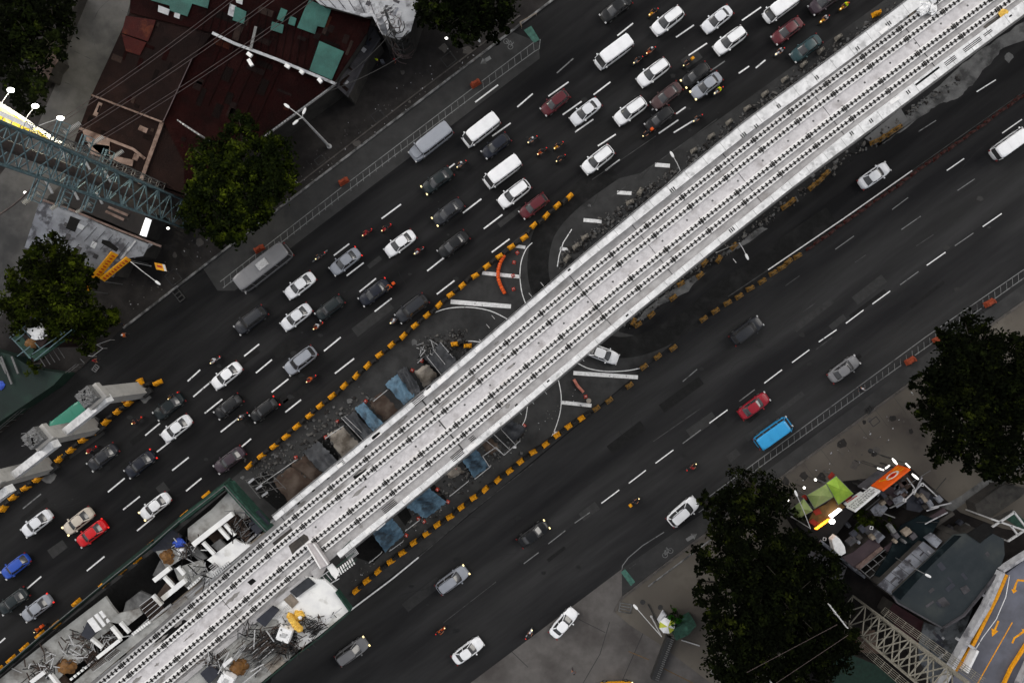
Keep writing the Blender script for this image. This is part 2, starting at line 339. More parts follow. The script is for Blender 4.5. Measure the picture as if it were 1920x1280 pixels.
# ================================================================ GROUND AND ROADS
struct('ground', MB().prism([(-1400, -1400), (1400, -1400), (1400, 1400), (-1400, 1400)], -1.0, 0.0), M['ground'], 'dark ground under everything')
K1 = [(-1500, 2050), (0, 813), (155, 688), (230, 616), (470, 433), (600, 334), (960, 60), (2600, -1189)]        # left kerb
K2 = [(1152, 1146), (1166, 1119), (1310, 1009), (1505, 863), (1790, 656), (1920, 563), (2900, -140)]              # right kerb
struct('road', MB().sheet(WW(K1) + WW([(2900, -500), (2900, -140), (1920, 563), (1790, 656), (1505, 863), (1166, 1119), (1166, 1066), (960, 1221), (-100, 2000), (-1500, 3000)]), .004), M['asphalt'], 'dark asphalt carriageways of the avenue')
# the right carriageway is a separately surfaced sheet
B2 = [(510, 1270), (655, 1143), (800, 1032), (1110, 775), (1250, 655), (1440, 512), (1710, 322), (1920, 182), (2900, -520)]
struct('right_carriageway', MB().sheet(WW(B2) + WW([(2900, -140), (1920, 563), (1790, 656), (1505, 863), (1310, 1009), (1166, 1066), (960, 1221), (400, 1640)]), .008), M['asphalt2'], 'worn asphalt of the right carriageway')
struct('median', MB().sheet(WW([(-1500, 2470), (0, 1266), (440, 893), (800, 590), (1080, 354), (1200, 325), (1345, 226), (1640, 14), (2600, -700), (2700, -580), (1700, 120), (1440, 300), (1180, 560), (1160, 622), (1260, 645), (1110, 772), (800, 1029), (655, 1140), (510, 1267), (-900, 2400)]), .012), M['median'], 'greyer asphalt median under the viaduct')
mb = MB()
# dark rubbered track of the U-turn, both mouths
a = spline([(1150, 318), (1075, 372), (1030, 420), (1012, 465), (1010, 520), (1030, 570), (1080, 615), (1150, 650), (1220, 640), (1290, 600), (1400, 515), (1560, 405)], 6)
poly_line(mb, WW(a), 2.9, .020)
struct('turning_track', mb, mat('rubbered asphalt', g(.008), g(.013), .8, 1.2, 6, spec=.1, third=g(.020), tscale=.5, tcon=(.5, .66)), 'dark worn track of the U-turn below the viaduct')
mb = MB()
mb.sheet(WW([(408, 545), (440, 545), (1012, 110), (1010, 80), (960, 60), (600, 334), (470, 433), (380, 502)]), .016)
mb.sheet(WW([(1166, 1066), (1290, 980), (1440, 880), (1735, 664), (1920, 532), (2900, -190), (2900, -140), (1920, 563), (1790, 656), (1505, 863), (1310, 1009), (1166, 1119)]), .016)
struct('bike_lane', mb, M['bike'], 'grey bike lanes beside both kerbs')
# raised sidewalks, driveway, side lane
side = WW(K1); struct('sidewalk', MB().prism(side + WW([(2600, -2200), (-2500, -2200), (-2500, 2050)]), 0, .13), M['walk'], 'dark stained sidewalk of the left side')
right_walk = WW(K2) + WW([(2900, 2600), (1700, 2600), (1360, 1300), (1235, 1205), (1180, 1170)])
struct('right_sidewalk', MB().prism(right_walk, 0, .13), M['walk2'], 'brownish stained sidewalk of the right side')
struct('driveway', MB().sheet(WW([(1166, 1066), (960, 1221), (400, 1640), (-400, 2300), (1700, 2600), (1360, 1300), (1235, 1205), (1180, 1170), (1152, 1146), (1166, 1119)]), .012), mat('driveway concrete', g(.080, (1.07, 1, .95)), g(.108, (1.07, 1, .95)), .92, .5, 8, spec=.15, third=g(.056, (1.1, 1, .95)), tscale=.13, tcon=(.47, .64), bump=.3), 'grey concrete driveway apron at the lower right')
mb = MB(); mb.sheet(WW([(150, -60), (262, -60), (247, 0), (212, 130), (165, 205), (140, 268), (118, 345), (92, 368), (60, 440), (45, 520), (0, 600), (-60, 640), (-60, 400), (0, 330), (70, 240), (118, 130)]), .136)
struct('side_lane', mb, M['lane'], 'pale concrete side lane between the roofs and the trees')
mb = MB(); mb.prism(WW([(1745, 985), (1850, 915), (2100, 760), (2100, 720), (1800, 930), (1700, 985)], .13), .131, .15)
struct('alley_path', mb, M['concrete_grey'], 'narrow grey concrete path beside the dark gate')
# kerbs
def kerb(pts, w, h, m, nm, lab):
    mb = MB(); P = WW(pts)
    for i in range(len(P) - 1): mb.beam(P[i] + Vector((0, 0, h / 2)), P[i + 1] + Vector((0, 0, h / 2)), w, h)
    return struct(nm, mb, m, lab)
kerb([(232, 615), (470, 431.5), (600, 332.5), (960, 58.5), (1100, -48)], .28, .19, M['kerb'], 'kerb', 'pale worn kerb of the left sidewalk')
kerb([(1152, 1146), (1166, 1120), (1310, 1010), (1505, 864), (1790, 657), (1990, 515)], .28, .19, M['kerb2'], 'right_kerb', 'dull kerb of the right sidewalk')
kerb([(560, 345), (760, 192), (975, 30)], .16, .21, M['kerb2'], 'gutter_edge', 'second thin edging behind the left kerb')
kerb([(1215, 1098), (1330, 1012), (1440, 930)], .16, .2, M['kerb'], 'wall_footing', 'pale footing line behind the right kerb')

# painted markings
mb = MB(); mf = MB(); mv = MB()
D1 = '''715.5,410,752,383 626,479,655,457 674,547,705,522 702.5,584,734.5,559 801,508,839,478 819,551.5,852,526 868,399.5,902.5,373 907,429,942,402.5
922,473,955.5,448 650,517,682,492.5 891,192,934,159.5 923,255.5,957.5,231 836,320,852.5,307 970,201,999,176 1157.5,67.5,1187,44 1028,181,1066,154
1055,215.5,1090.5,190.5 1078,248,1112.5,224 1121,274,1154.5,252 1135,320,1162,299.5 1113,178,1144.5,154 1267.5,70.5,1301,47.5 1291,104.5,1325.5,81.5
1222,206.5,1257,183 1235,250.5,1272,225 1263,249,1299,227 1267.5,214,1285.5,201 1391,39,1427,14 1385,138,1404.5,124.5 1417,128,1435,113
202.5,922,234,896 231,955,262.5,930 272.5,816,300,793 323,881.5,354,857 349,920,378,896 294,847,322,825 362.5,743.5,392.5,718 384,774.5,417,748
414,809.5,446,784 439,849.5,471,822 352,714.5,375.5,693 458,667.5,486,645 480,699,510,674 607.5,658,639,632 628,700,664,672 509.5,735,541,710
535,772.5,564.5,749 163,1069.5,196,1042.5 46,1107,77.5,1080 257,994.5,289,968 0,1204,10,1195 1831,172.5,1867,150 1879,250,1916,224 1775,320,1807.5,297.5
1842.5,425,1878,400.5 1586,606,1619,581 1535,641,1568.5,618 1433,718,1466,693 1485,679.5,1517.5,655.5 1330,793,1364,768 1229,868,1262.5,843
1179,905.5,1211,881 1635.5,570,1669,545.5 1127.5,943,1161,918 1737.5,497.5,1772.5,473'''
D2 = '''586,491,614,469 1044,137.5,1075,110 1330,135,1359,115 43,953,77,925.5 1790,461,1825,437 1687.5,534,1722,509 1795,357.5,1827.5,335.5
1386,752,1415,730 1280,831,1314,805.5 1077.5,980,1106,960 1028,1019,1060,994 1690,430.5,1726,405.5 1566,467.5,1601,442.5 1672.5,393,1702.5,370.5 1722,247,1755,226
1280,715,1307,692 1545,3,1570,-14 982,1056,1010,1035'''
D3 = '''1225,827,1314,765 831,1167,930,1090 1603,492,1623,478 1718,461,1750,440 1505,585,1530,567 1472,536,1499,517 1180,1065,1200,1050 1530,655,1560,632'''
for src, tgt, w in ((D1, mb, .2), (D2, mf, .17), (D3, mv, .13)):
    for t in src.split():
        q = [float(x) for x in t.split(',')]; line_sheet(tgt, W(q[0], q[1]), W(q[2], q[3]), w if q[1] < 1130 - .78 * q[0] + 180 else w * .75, .024)
struct('lane_dashes', mb, M['paint'], 'white dashed lane lines')
# ladder strips, edge lines, gore bars and arcs
e = MB()
def pl(pts, w, tgt=None, z=.024): poly_line(tgt or e, WW(pts), w, z)
for a, b in (((413, 528), (640, 352)), ((652, 343), (890, 163)), ((903, 153), (1003, 78))): pl([a, b], .11, mf)
pl([(418, 540), (641, 366), (895, 175), (1002, 97), (1011, 92), (1013, 74)], .11, mf)
for i in range(50):
    t = i / 49
    x = 420 + (1000 - 420) * t; y0 = 522.5 - (522.5 - 80.5) * t
    if abs(x - 645) < 9 or abs(x - 893) < 12: continue
    line_sheet(mf, W(x, y0 + 1), W(x + 1.5, y0 + 17 - 2 * t), .06, .028)
for a, b in (((1440, 849), (1735, 632)), ((1735, 632), (1920, 505)), ((1330, 930), (1440, 849))): pl([a, b], .11, mf)
for a, b in (((1440, 864), (1690, 684)), ((1715, 666), (1840, 578)), ((1865, 560), (1920, 521)), ((1310, 960), (1440, 864))): pl([a, b], .11, mf)
for i in range(48):
    t = i / 47; x = 1400 + 520 * t; y0 = 878.5 + (505 - 878.5) * t
    line_sheet(mf, W(x, y0 + 1), W(x + 1, y0 + 15), .06, .028)
pl([(1245, 997), (1205, 1022), (1178, 1045), (1167, 1060), (1166, 1068)], .12, mf)
struct('faded_markings', mf, M['paint_dim'], 'faded ladder strips of the bike lanes and dull dashes')
pl([(655, 1145), (735, 1085), (785, 1044)], .2); pl([(785, 1044), (880, 962), (1000, 868)], .12, mv)
pl([(1440, 506), (1580, 411), (1710, 320)], .16); pl([(1365, 556), (1440, 506)], .12, mv)
pl([(1710, 320), (1920, 172)], .1, mv)
pl([(1045, 500), (1048, 480), (1056, 455), (1072, 430)], .13); pl([(1130, 381), (1180, 345)], .1, mv); pl([(1190, 335), (1345, 223)], .1, mv)
pl([(1110, 337), (1230, 255)], .1, mv)
for a, b, w in (((1228, 309), (1256, 311), .55), ((1157, 361), (1184, 362.5), .5), ((1094, 412.5), (1128, 415.5), .5), ((1050, 466), (1069, 468.5), .45),
                ((904, 511.5), (976, 519), .5), ((845, 565.5), (958, 574.5), .6), ((966, 461), (985, 464), .45), ((1075, 699), (1196, 707), .55),
                ((1053, 754), (1109, 760), .5), ((1037, 811), (1053, 812), .4), ((962, 838), (968, 838), .3)):
    pl([a, b], w)
pl(spline([(998, 455), (986, 468), (977, 492), (975, 520), (979, 550), (988, 575)], 5), .12)
pl(spline([(780, 607), (806, 590), (840, 578), (880, 576), (920, 583), (955, 600)], 5), .12)
pl(spline([(862, 641), (880, 639), (900, 641)], 4), .12)
pl(spline([(1080, 679), (1105, 691), (1140, 696), (1180, 694), (1216, 686)], 5), .12)
pl(spline([(1047, 712), (1052, 740), (1051, 768), (1043, 798), (1033, 821)], 5), .11)
pl(spline([(989, 762), (985, 785), (977, 800), (968, 812)], 5), .1)
struct('edge_lines', e, M['paint'], 'white edge lines, U-turn arcs and gore bars')
struct('very_faded_lines', mv, M['paint_fade'], 'nearly worn out lane lines')
# bike lane colour patches, bicycle symbols and arrows
mb = MB(); mb.sheet(WW([(982, 57), (996, 49), (1012, 75), (1001, 81)]), .024); mb.sheet(WW([(1164, 1072), (1172, 1066), (1191, 1090), (1183, 1098)]), .024)
struct('green_patches', mb, M['paint_green'], 'green painted ends of the bike lanes')
mb = MB()
def bike_mark(px, py, ang, s=1.0):
    c = W(px, py); cr, sr = math.cos(ang), math.sin(ang)
    def T(x, y): return (c.x + (x * cr - y * sr) * s, c.y + (x * sr + y * cr) * s)
    for wx in (-.42, .42):
        poly_line(mb, [T(wx + .30 * math.cos(t * math.pi / 6), .30 * math.sin(t * math.pi / 6)) for t in range(13)], .07 * s, .026)
    for seg in (((-.42, 0), (-.12, .42)), ((-.12, .42), (.32, .40)), ((.42, 0), (.26, .58)), ((-.12, .42), (.05, 0)), ((.05, 0), (.32, .40)), ((-.42, 0), (.05, 0)), ((.16, .60), (.34, .58)), ((-.2, .46), (-.02, .46))):
        line_sheet(mb, T(*seg[0]), T(*seg[1]), .07 * s, .028)
bike_mark(953, 83, R(38 + 180 + 90), 1.15); bike_mark(1252, 1036, R(38 + 90 - 90), 1.15)
def arrow_mark(mb, px, py, ang, L=1.7, w=.5, hd=1.0, z=.026, zz=0, zw=0.0):
    c = W(px, py, zw); cr, sr = math.cos(ang), math.sin(ang)
    def T(x, y): return (c.x + x * cr - y * sr, c.y + x * sr + y * cr)
    mb.sheet([T(-L / 2, -w / 2), T(L * .05, -w / 2), T(L * .05, w / 2), T(-L / 2, w / 2)], z + zz)
    mb.sheet([T(L * .055, -hd / 2), T(L / 2, 0), T(L * .055, hd / 2)], z + zz)
arrow_mark(mb, 910, 114, R(180 + 33), 1.7, .5, 1.0); arrow_mark(mb, 1297, 1006, R(32), 1.7, .5, 1.0)
struct('bike_symbols', mb, M['paint_dim'], 'painted bicycle symbols and arrows in the bike lanes')
# basket ball court lines in the side lane, parking bay lines and slab joints
mb = MB(); cpt = spline([(205, 0), (186, 18), (176, 40), (174, 62), (178, 85), (183, 102)], 4); poly_line(mb, WW(cpt, .13), .07, .142)
for a, b in (((139, 96), (180, 116)), ((195, 121), (204, 126)), ((229, 20), (245, 27)), ((207, 74), (222, 84)), ((122, 155), (146, 165))): line_sheet(mb, W(*a, .13), W(*b, .13), .07, .142)
struct('court_lines', mb, M['paint_fade'], 'thin pale lines painted on the side lane')
mb = MB()
for a, b in (((1178, 1220), (1217, 1236)), ((1302, 1236), (1322, 1245)), ((1240, 1250), (1320, 1290))): line_sheet(mb, W(*a), W(*b), .12, .024)
struct('bay_lines', mb, M['paint_yellow'] if False else mat('faded yellow paint', lin((110, 84, 44)), lin((70, 58, 44)), .8, 3, 5), 'faded yellow bay lines on the driveway')
mb = MB()
for pts in (((1143, 1165), (1125, 1225), (1093, 1280), (1070, 1330)), ((960, 1221), (990, 1250)), ((1215, 1165), (1160, 1290)), ((1085, 1160), (1135, 1185))): poly_line(mb, WW(pts), .09, .022)
struct('slab_joints', mb, M['joint'], 'dark joints between the driveway slabs')
mb = MB()
for c, w, h, a in (((841, 112), 22, 20, 38), ((708, 217), 20, 16, 38), ((600, 300), 18, 12, 38), ((325, 520), 22, 24, 38), ((1640, 790), 16, 12, 38)):
    p = W(*c, .13); cr, sr = math.cos(R(a)), math.sin(R(a)); ww, hh = w / S / 2, h / S / 2
    q = [(p.x + x * cr - y * sr, p.y + x * sr + y * cr) for x, y in ((-ww, -hh), (ww, -hh), (ww, hh), (-ww, hh))]
    for i in range(4): line_sheet(mb, q[i], q[(i + 1) % 4], .12, .136 + i * .0015)
struct('utility_covers', mb, M['joint'], 'dark frames of utility covers in the sidewalks')
# bright spilt cement splashes and manhole rings on the median
mb = MB()
def rough(pts, j=2.2, n=5, seed=3):
    rq = random.Random(seed + int(pts[0][0])); out = []
    for i, p in enumerate(pts):
        q = pts[(i + 1) % len(pts)]
        for k in range(n): t = k / n; out.append((p[0] + (q[0] - p[0]) * t + rq.uniform(-j, j), p[1] + (q[1] - p[1]) * t + rq.uniform(-j, j)))
    return out
def splash(px, py, r, n=9, z=.016, zw=0):
    p = W(px, py, zw); mb.sheet([(p.x + r * random.uniform(.55, 1.2) * math.cos(2 * math.pi * k / n), p.y + r * random.uniform(.5, 1.1) * math.sin(2 * math.pi * k / n)) for k in range(n)], z)
for c in ((776, 641, .55), (655, 751, .5), (640, 775, .3), (612, 780, .25), (1890, 108, .8), (578, 815, .3), (455, 895, .3), (1105, 385, .3)): splash(*c, z=.017)
struct('cement_splashes', mb, M['concrete_grey'], 'grey cement splashes on the median asphalt')

rw = random.Random(21)
mb = MB(); mc = MB()
for _ in range(34):
    left = rw.random() < .5; t = rw.random()
    if left: x = 60 + 1300 * t; y = 1030 - 880 * t + rw.uniform(-150, 60)
    else: x = 760 + 1120 * t; y = 1180 - 810 * t + rw.uniform(-90, 130)
    p = W(x, y); L = rw.uniform(1.2, 7); w_ = rw.uniform(.5, 1.6); a = R(37 + rw.uniform(-2, 2)); ca, sa = math.cos(a), math.sin(a)
    (mb if rw.random() < .6 else mc).sheet([(p.x + u * ca - v * sa, p.y + u * sa + v * ca) for u, v in ((-L / 2, -w_ / 2), (L / 2, -w_ / 2 + rw.uniform(-.1, .1)), (L / 2, w_ / 2), (-L / 2, w_ / 2 + rw.uniform(-.1, .1)))], .0142)
struct('asphalt_patches', mb, mat('darker repair asphalt', g(.011), g(.016), .9, 1.4, 6, spec=.1, bump=.3), 'darker repair patches in the asphalt')
struct('pale_asphalt_patches', mc, mat('paler repair asphalt', g(.030), g(.040), .9, 1.4, 6, spec=.1, bump=.3), 'paler repair patches in the asphalt')
mb = MB()
for _ in range(46):
    t = rw.random(); left = rw.random() < .5; x, y = (60 + 1300 * t, 1030 - 880 * t + rw.uniform(-160, 80)) if left else (700 + 1200 * t, 1200 - 860 * t + rw.uniform(-100, 150)); a = R(37 + rw.choice((0, 0, 90)) + rw.uniform(-14, 14)); pr = W(x, y); pts_ = [pr]
    for k in range(rw.randint(3, 9)): a += R(rw.uniform(-20, 20)); pr = pr + Vector((math.cos(a), math.sin(a), 0)) * rw.uniform(.3, .9); pts_.append(pr)
    poly_line(mb, pts_, .045, .0165)
struct('cracks', mb, mat('crack sealer', g(.006), g(.009), .7, 3, 3), 'thin sealed cracks in the asphalt')
mb = MB()
for _ in range(60):
    t = rw.random(); x, y = (60 + 1300 * t, 1030 - 880 * t + rw.uniform(-160, 60)) if rw.random() < .5 else (760 + 1120 * t, 1180 - 810 * t + rw.uniform(-90, 140)); p = W(x, y); r_ = rw.uniform(.08, .4)
    mb.sheet([(p.x + r_ * rw.uniform(.6, 1.2) * math.cos(k * .7) * 1.5, p.y + r_ * rw.uniform(.6, 1.2) * math.sin(k * .7)) for k in range(9)], .0184)
struct('oil_stains', mb, mat('oil stain', g(.006), g(.01), .5, 3, 3, spec=.3), 'small oil stains on the lanes')
# ================================================================ THE VIADUCT
ZD = 11.0
VP = spline([W(*p, ZD) for p in ((-160, 1622), (200, 1323), (354, 1192), (424.5, 1132), (564.4, 1011), (827, 797.5), (1106.3, 562.5), (1172, 508), (1343, 370), (1512.5, 236), (1632, 146), (1754, 54), (1900, -54), (2300, -350))], 10)
for _ in range(6): VP = [VP[0]] + [(VP[i - 1] + VP[i] * 2 + VP[i + 1]) / 4 for i in range(1, len(VP) - 1)] + [VP[-1]]
VS = [0.0]
for i in range(1, len(VP)): VS.append(VS[-1] + (VP[i] - VP[i - 1]).length)
def fr(s):
    s = min(max(s, 0), VS[-1] - 1e-4)
    lo, hi = 0, len(VS) - 1
    while hi - lo > 1:
        m = (lo + hi) // 2
        if VS[m] <= s: lo = m
        else: hi = m
    t = (s - VS[lo]) / (VS[hi] - VS[lo]); p = VP[lo].lerp(VP[hi], t)
    d0 = (VP[min(lo + 1, len(VP) - 1)] - VP[max(lo - 1, 0)]).normalized(); d1 = (VP[min(hi + 1, len(VP) - 1)] - VP[max(hi - 1, 0)]).normalized()
    d = d0.lerp(d1, t).normalized(); return p, d, Vector((d.y, -d.x, 0))       # n points to the lower right
def at(s, d, z=0.0):
    p, t, n = fr(s); return Vector((p.x, p.y, 0)) + n * d + Vector((0, 0, z))
def near(px, py, z=ZD):
    q = W(px, py, z); best = min(range(len(VP)), key=lambda i: (VP[i].xy - q.xy).length)
    s = VS[best]
    for st in (1.0, .2, .05):
        s = min((s + k * st for k in range(-8, 9)), key=lambda u: (fr(u)[0].xy - q.xy).length)
    p, t, n = fr(s); return s, (q - p).xy.dot(n.xy)
def sweep(mb, prof, s0, s1, step=2.0, mi=0, fd=None):
    n = max(1, int(math.ceil((s1 - s0) / step))); o = len(mb.v); m = len(prof)
    for i in range(n + 1):
        s = s0 + (s1 - s0) * i / n
        for (d, z) in prof: mb.v.append(at(s, d + (fd(s) if fd else 0), z))
    for i in range(n):
        for k in range(m):
            k2 = (k + 1) % m; mb.f.append([o + i * m + k, o + i * m + k2, o + (i + 1) * m + k2, o + (i + 1) * m + k]); mb.m.append(mi)
    mb.f.append([o + k for k in reversed(range(m))]); mb.m.append(mi); mb.f.append([o + n * m + k for k in range(m)]); mb.m.append(mi)
def rect(d0, d1, z0, z1): return [(d0, z0), (d0, z1), (d1, z1), (d1, z0)]
SE = VS[-1] - .5
sL, _ = near(530, 985); sR, _ = near(615, 1012)            # where the parapets start above the station
s0 = near(1080.3 + 15, 549.4)[0]
SX = near(1440, 295)[0]
def offL(s): return -4.55 - max(0, min(1, (s - s0) / (SX - s0))) * .35 + max(0, min(1, (s0 - s) / (s0 - sL))) * .28
via = empty('railway_viaduct', at(s0, 0, ZD), 'pale concrete elevated railway viaduct with four rails running corner to corner', 'viaduct')
mb = MB()
sweep(mb, [(-4.2, ZD - .45), (-4.2, ZD), (4.2, ZD), (4.2, ZD - .45), (2.6, ZD - .7), (2.0, ZD - 2.2), (-2.0, ZD - 2.2), (-2.6, ZD - .7)], .5, SE)
mb.obj('box_girder', M['girder'], via)
mb = MB(); sweep(mb, rect(-4.2, 4.2, ZD + .001, ZD + .03), .5, SE); mb.obj('deck_slab', M['deckside'], via)
mb = MB(); sweep(mb, rect(-.78, .78, ZD + .034, ZD + .06), .5, SE); mb.obj('centre_walkway', M['deck'], via)
def interp(s, tb_):
    if s <= tb_[0][0]: return tb_[0][1]
    for (a, va), (c, vc) in zip(tb_, tb_[1:]):
        if s <= c: return va + (vc - va) * (s - a) / (c - a)
    return tb_[-1][1]
SY = near(1547, 209)[0]
LO = [(sL, -4.52), (s0, -4.8), (SX, -5.15), (SY, -4.95)]; LI = [(sL, -3.72), (s0, -3.92), (SX, -3.66), (SY, -3.28)]; RO = [(s0, 4.78), (SX, 4.85), (SY, 5.05)]; RI = [(s0, 4.0), (SX, 3.9), (SY, 3.62)]
def sweep2(mb, fo, fi, z0, z1, sa, sb, step=1.5):
    n = int((sb - sa) / step) + 1; o = len(mb.v)
    for i in range(n + 1):
        s = sa + (sb - sa) * i / n; a, c = interp(s, fo), interp(s, fi)
        for (d, z) in ((a, z0), (a, z1), (c, z1), (c, z0)): mb.v.append(at(s, d, z))
    for i in range(n):
        for k in range(4): k2 = (k + 1) % 4; mb.f.append([o + i * 4 + k, o + i * 4 + k2, o + i * 4 + 4 + k2, o + i * 4 + 4 + k]); mb.m.append(0)
    mb.f += [[o + k for k in (3, 2, 1, 0)], [o + n * 4 + k for k in range(4)]]; mb.m += [0, 0]
mb = MB(); sweep2(mb, LO, LI, ZD - .35, ZD + .62, sL, SE); mb.obj('parapet', M['parapet'], via)
mb = MB(); sweep2(mb, RI, RO, ZD - .35, ZD + .62, sR, SE); mb.obj('parapet', M['parapet'], via)
# precast joints across the parapets and a few leaning cover slabs
for i in range(46):
    s = sL + 1.5 + i * 2.75
    if s > SE: break
    MB().beam(at(s, interp(s, LO) + .02, ZD + .621), at(s, interp(s, LI) - .02, ZD + .621), .035, .008).obj('parapet_joint', M['girder'], via)
    if s > sR: MB().beam(at(s + .8, interp(s, RI) + .02, ZD + .621), at(s + .8, interp(s, RO) - .02, ZD + .621), .035, .008).obj('parapet_joint', M['girder'], via)
for i in range(18):
    s = random.uniform(sL, near(900, 740)[0] if i < 13 else SE); sd = -1 if i % 2 else 1; d = (interp(s, LI) - .25) if sd < 0 else (interp(s, RI) + .3)
    if sd > 0 and s < sR: continue
    MB().beam(at(s, d, ZD + .66), at(s + random.uniform(.5, 1.4), d + random.uniform(-.1, .1), ZD + .66), random.uniform(.3, .5), .07).obj('cover_slab', M['plinth'], via)
mb = MB(); sweep(mb, rect(-.06, .06, ZD + .621, ZD + .68), sL, SE, 2, 0, lambda s: interp(s, LO) + .08); mb.obj('parapet_rim', M['concrete_grey'], via)
mb = MB(); sweep(mb, rect(-.04, .04, ZD + .621, ZD + .68), sR, SE, 2, 0, lambda s: interp(s, RO) - .06); mb.obj('parapet_rim', M['concrete_grey'], via)
for d in (4.9,):
    mb = MB(); sweep(mb, rect(.1, .2, ZD - .1, ZD + .02), sR, SE, 2, 0, lambda s: interp(s, RO)); mb.obj('edge_conduit', M['steel'], via)
# four rails on plinths: 5.55 m plinth blocks with dark gaps between them, nine fixings on each
RD = (-2.60, -1.11, 1.12, 2.61); SEG = 5.53
offs = []
for (px, py), d in zip(((1080.3, 531.6), (1095.3, 549.4), (1117.3, 575.6), (1131.4, 593.4)), RD): offs.append(near(px, py)[0])
for r, d in enumerate(RD):
    k0 = int((offs[r] - .5) // SEG); s = offs[r] - k0 * SEG
    mb = MB(); sweep(mb, [(d - .05, ZD + .22), (d - .045, ZD + .37), (d + .045, ZD + .37), (d + .05, ZD + .22)], .5, SE)
    rl = mb.obj('rail', M['rail'], via)
    fx = MB()
    while s < SE - 1:
        e1 = min(s + SEG - .1, SE)
        if e1 - s > 1:
            pb = MB(); sweep(pb, rect(d - .40, d + .40, ZD + .061, ZD + .22), s, e1, 3); pb.obj('rail_plinth', M['plinth'], via)
            for i in range(9):
                u = s + .33 + i * .6
                if u < e1 - .1:
                    a = at(u, d - .25, ZD + .25); b = at(u, d + .25, ZD + .25); fx.beam(a, b, .17, .06)
                    for sd in (-.13, .13):
                        q = at(u, d + sd, ZD + .3); fx.beam(q - Vector((0, 0, .05)), q + Vector((0, 0, .06)), .12, .12)
            fx.beam(at(s - .05, d - .47, ZD + .06), at(s - .05, d + .47, ZD + .06), .14, .10)
            fx.beam(at(s + .04, d - .30, ZD + .25), at(s + .04, d + .30, ZD + .25), .10, .06); fx.beam(at(s - .16, d - .30, ZD + .25), at(s - .16, d + .30, ZD + .25), .10, .06)
        s += SEG
    f = fx.obj('rail_fixings', M['rail'], rl); f['kind'] = 'stuff'
# deck joints
for (px, py) in ((555, 1001), (830, 797), (1106, 562), (1222, 467), (1392, 335), (1552, 213), (1722, 85), (424, 1132)):
    s = near(px, py)[0]; mb = MB(); w = .16 if px == 830 else .06
    for i in range(6):
        d = -4.15 + i * 8.3 / 6; mb.beam(at(s, d, ZD + .065), at(s, d + 8.3 / 6, ZD + .065), w, .02)
    mb.obj('deck_joint', M['joint'], via)
# parapet slots: black bars paint their shade, in threes, pairs and singles
sl = random.Random(3)
def slots(px, py, n, w=.5, l=.14, gap=.26):
    s, d = near(px, py, ZD + .62); mb = MB()
    for k in range(n):
        u = s + (k - (n - 1) / 2) * gap; mb.beam(at(u, d - w / 2, ZD + .622), at(u, d + w / 2, ZD + .622), l, .012)
    mb.obj('cable_slot', M['hole'], via)
for q in ((1261, 356, 3), (1372, 431, 3), (1394, 253, 3), (1460, 199, 2), (1531, 146, 2), (1608, 91, 2), (1666, 45, 3), (1418, 237, 2), (1597, 250, 2), (1633, 227, 2), (1703, 173, 2)): slots(*q)
for (px, py) in ((1067, 506), (1176, 591), (1028, 714), (968, 759), (843, 661), (686, 836), (588, 919), (560, 943), (833, 962 - 60), (685, 898), (615, 896), (1895, 30)):
    s, d = near(px, py, ZD + .62); mb = MB(); mb.beam(at(s - .2, d, ZD + .622), at(s + .2, d, ZD + .622), .2, .012); mb.obj('cable_slot', M['hole'], via)
def groove(px, py, n, ln, sp=.2, w=.1):
    s, d = near(px, py, ZD + .62); mb = MB()
    for k in range(n): mb.beam(at(s - ln / 2, d + (k - (n - 1) / 2) * sp, ZD + .623), at(s + ln / 2, d + (k - (n - 1) / 2) * sp, ZD + .623), w, .012)
    mb.obj('cable_trough', M['hole'], via)
for q in ((786, 748, 4, 1.9), (803, 727, 1, .7, .2, .2), (857, 853, 4, 1.7), (730, 949, 4, 2.0), (640, 868, 3, .9), (885, 822, 3, .8), (1739, 143, 1, 3.6, .2, .25), (1782, 114, 3, 1.6), (1823, 84, 3, 2.6), (1852, 62, 2, 1.2)): groove(*q)
# small round drains down the middle
mb = MB()
for i in range(34):
    s = sL + 3 + i * 3.9; p = at(s, sl.uniform(-.1, .1), ZD + .06); mb.tube([p, p + Vector((0, 0, .012))], .13, 8)
mb.obj('drain_covers', M['concrete_grey'], via)
# stains on the deck that have their own outline
mb = MB()
mb.sheet(WW([(541, 1022), (570, 1000), (577, 1004), (580, 1011), (553, 1034), (549, 1040)], ZD), ZD + .064)
mb.sheet(WW([(511, 1017), (545, 990), (551, 994), (516, 1024)], ZD), ZD + .064)
mb.obj('wet_patch', M['wet'], via)
mb = MB(); mb.sheet(WW([(287, 1200), (310, 1184), (345, 1160), (351, 1163), (349, 1172), (320, 1192), (296, 1206)], ZD), ZD + .064)
mb.obj('dark_patch', M['hole'], via); mb = MB(); mb.sheet(WW([(464, 1090), (474, 1083), (481, 1088), (471, 1097)], ZD), ZD + .064)
mb.obj('dark_patch', M['hole'], via); mb = MB(); mb.sheet(WW([(662, 893), (675, 880), (688, 878), (684, 884), (666, 899)], ZD), ZD + .064)
mb.obj('dark_patch', M['hole'], via)
mb = MB(); mb.sheet(WW([(1842, 52), (1850, 44), (1872, 30), (1880, 20), (1890, 22), (1880, 38), (1856, 56)], ZD), ZD + .064); mb.obj('wet_patch', M['wet'], via)
mb = MB(); ds = random.Random(17)
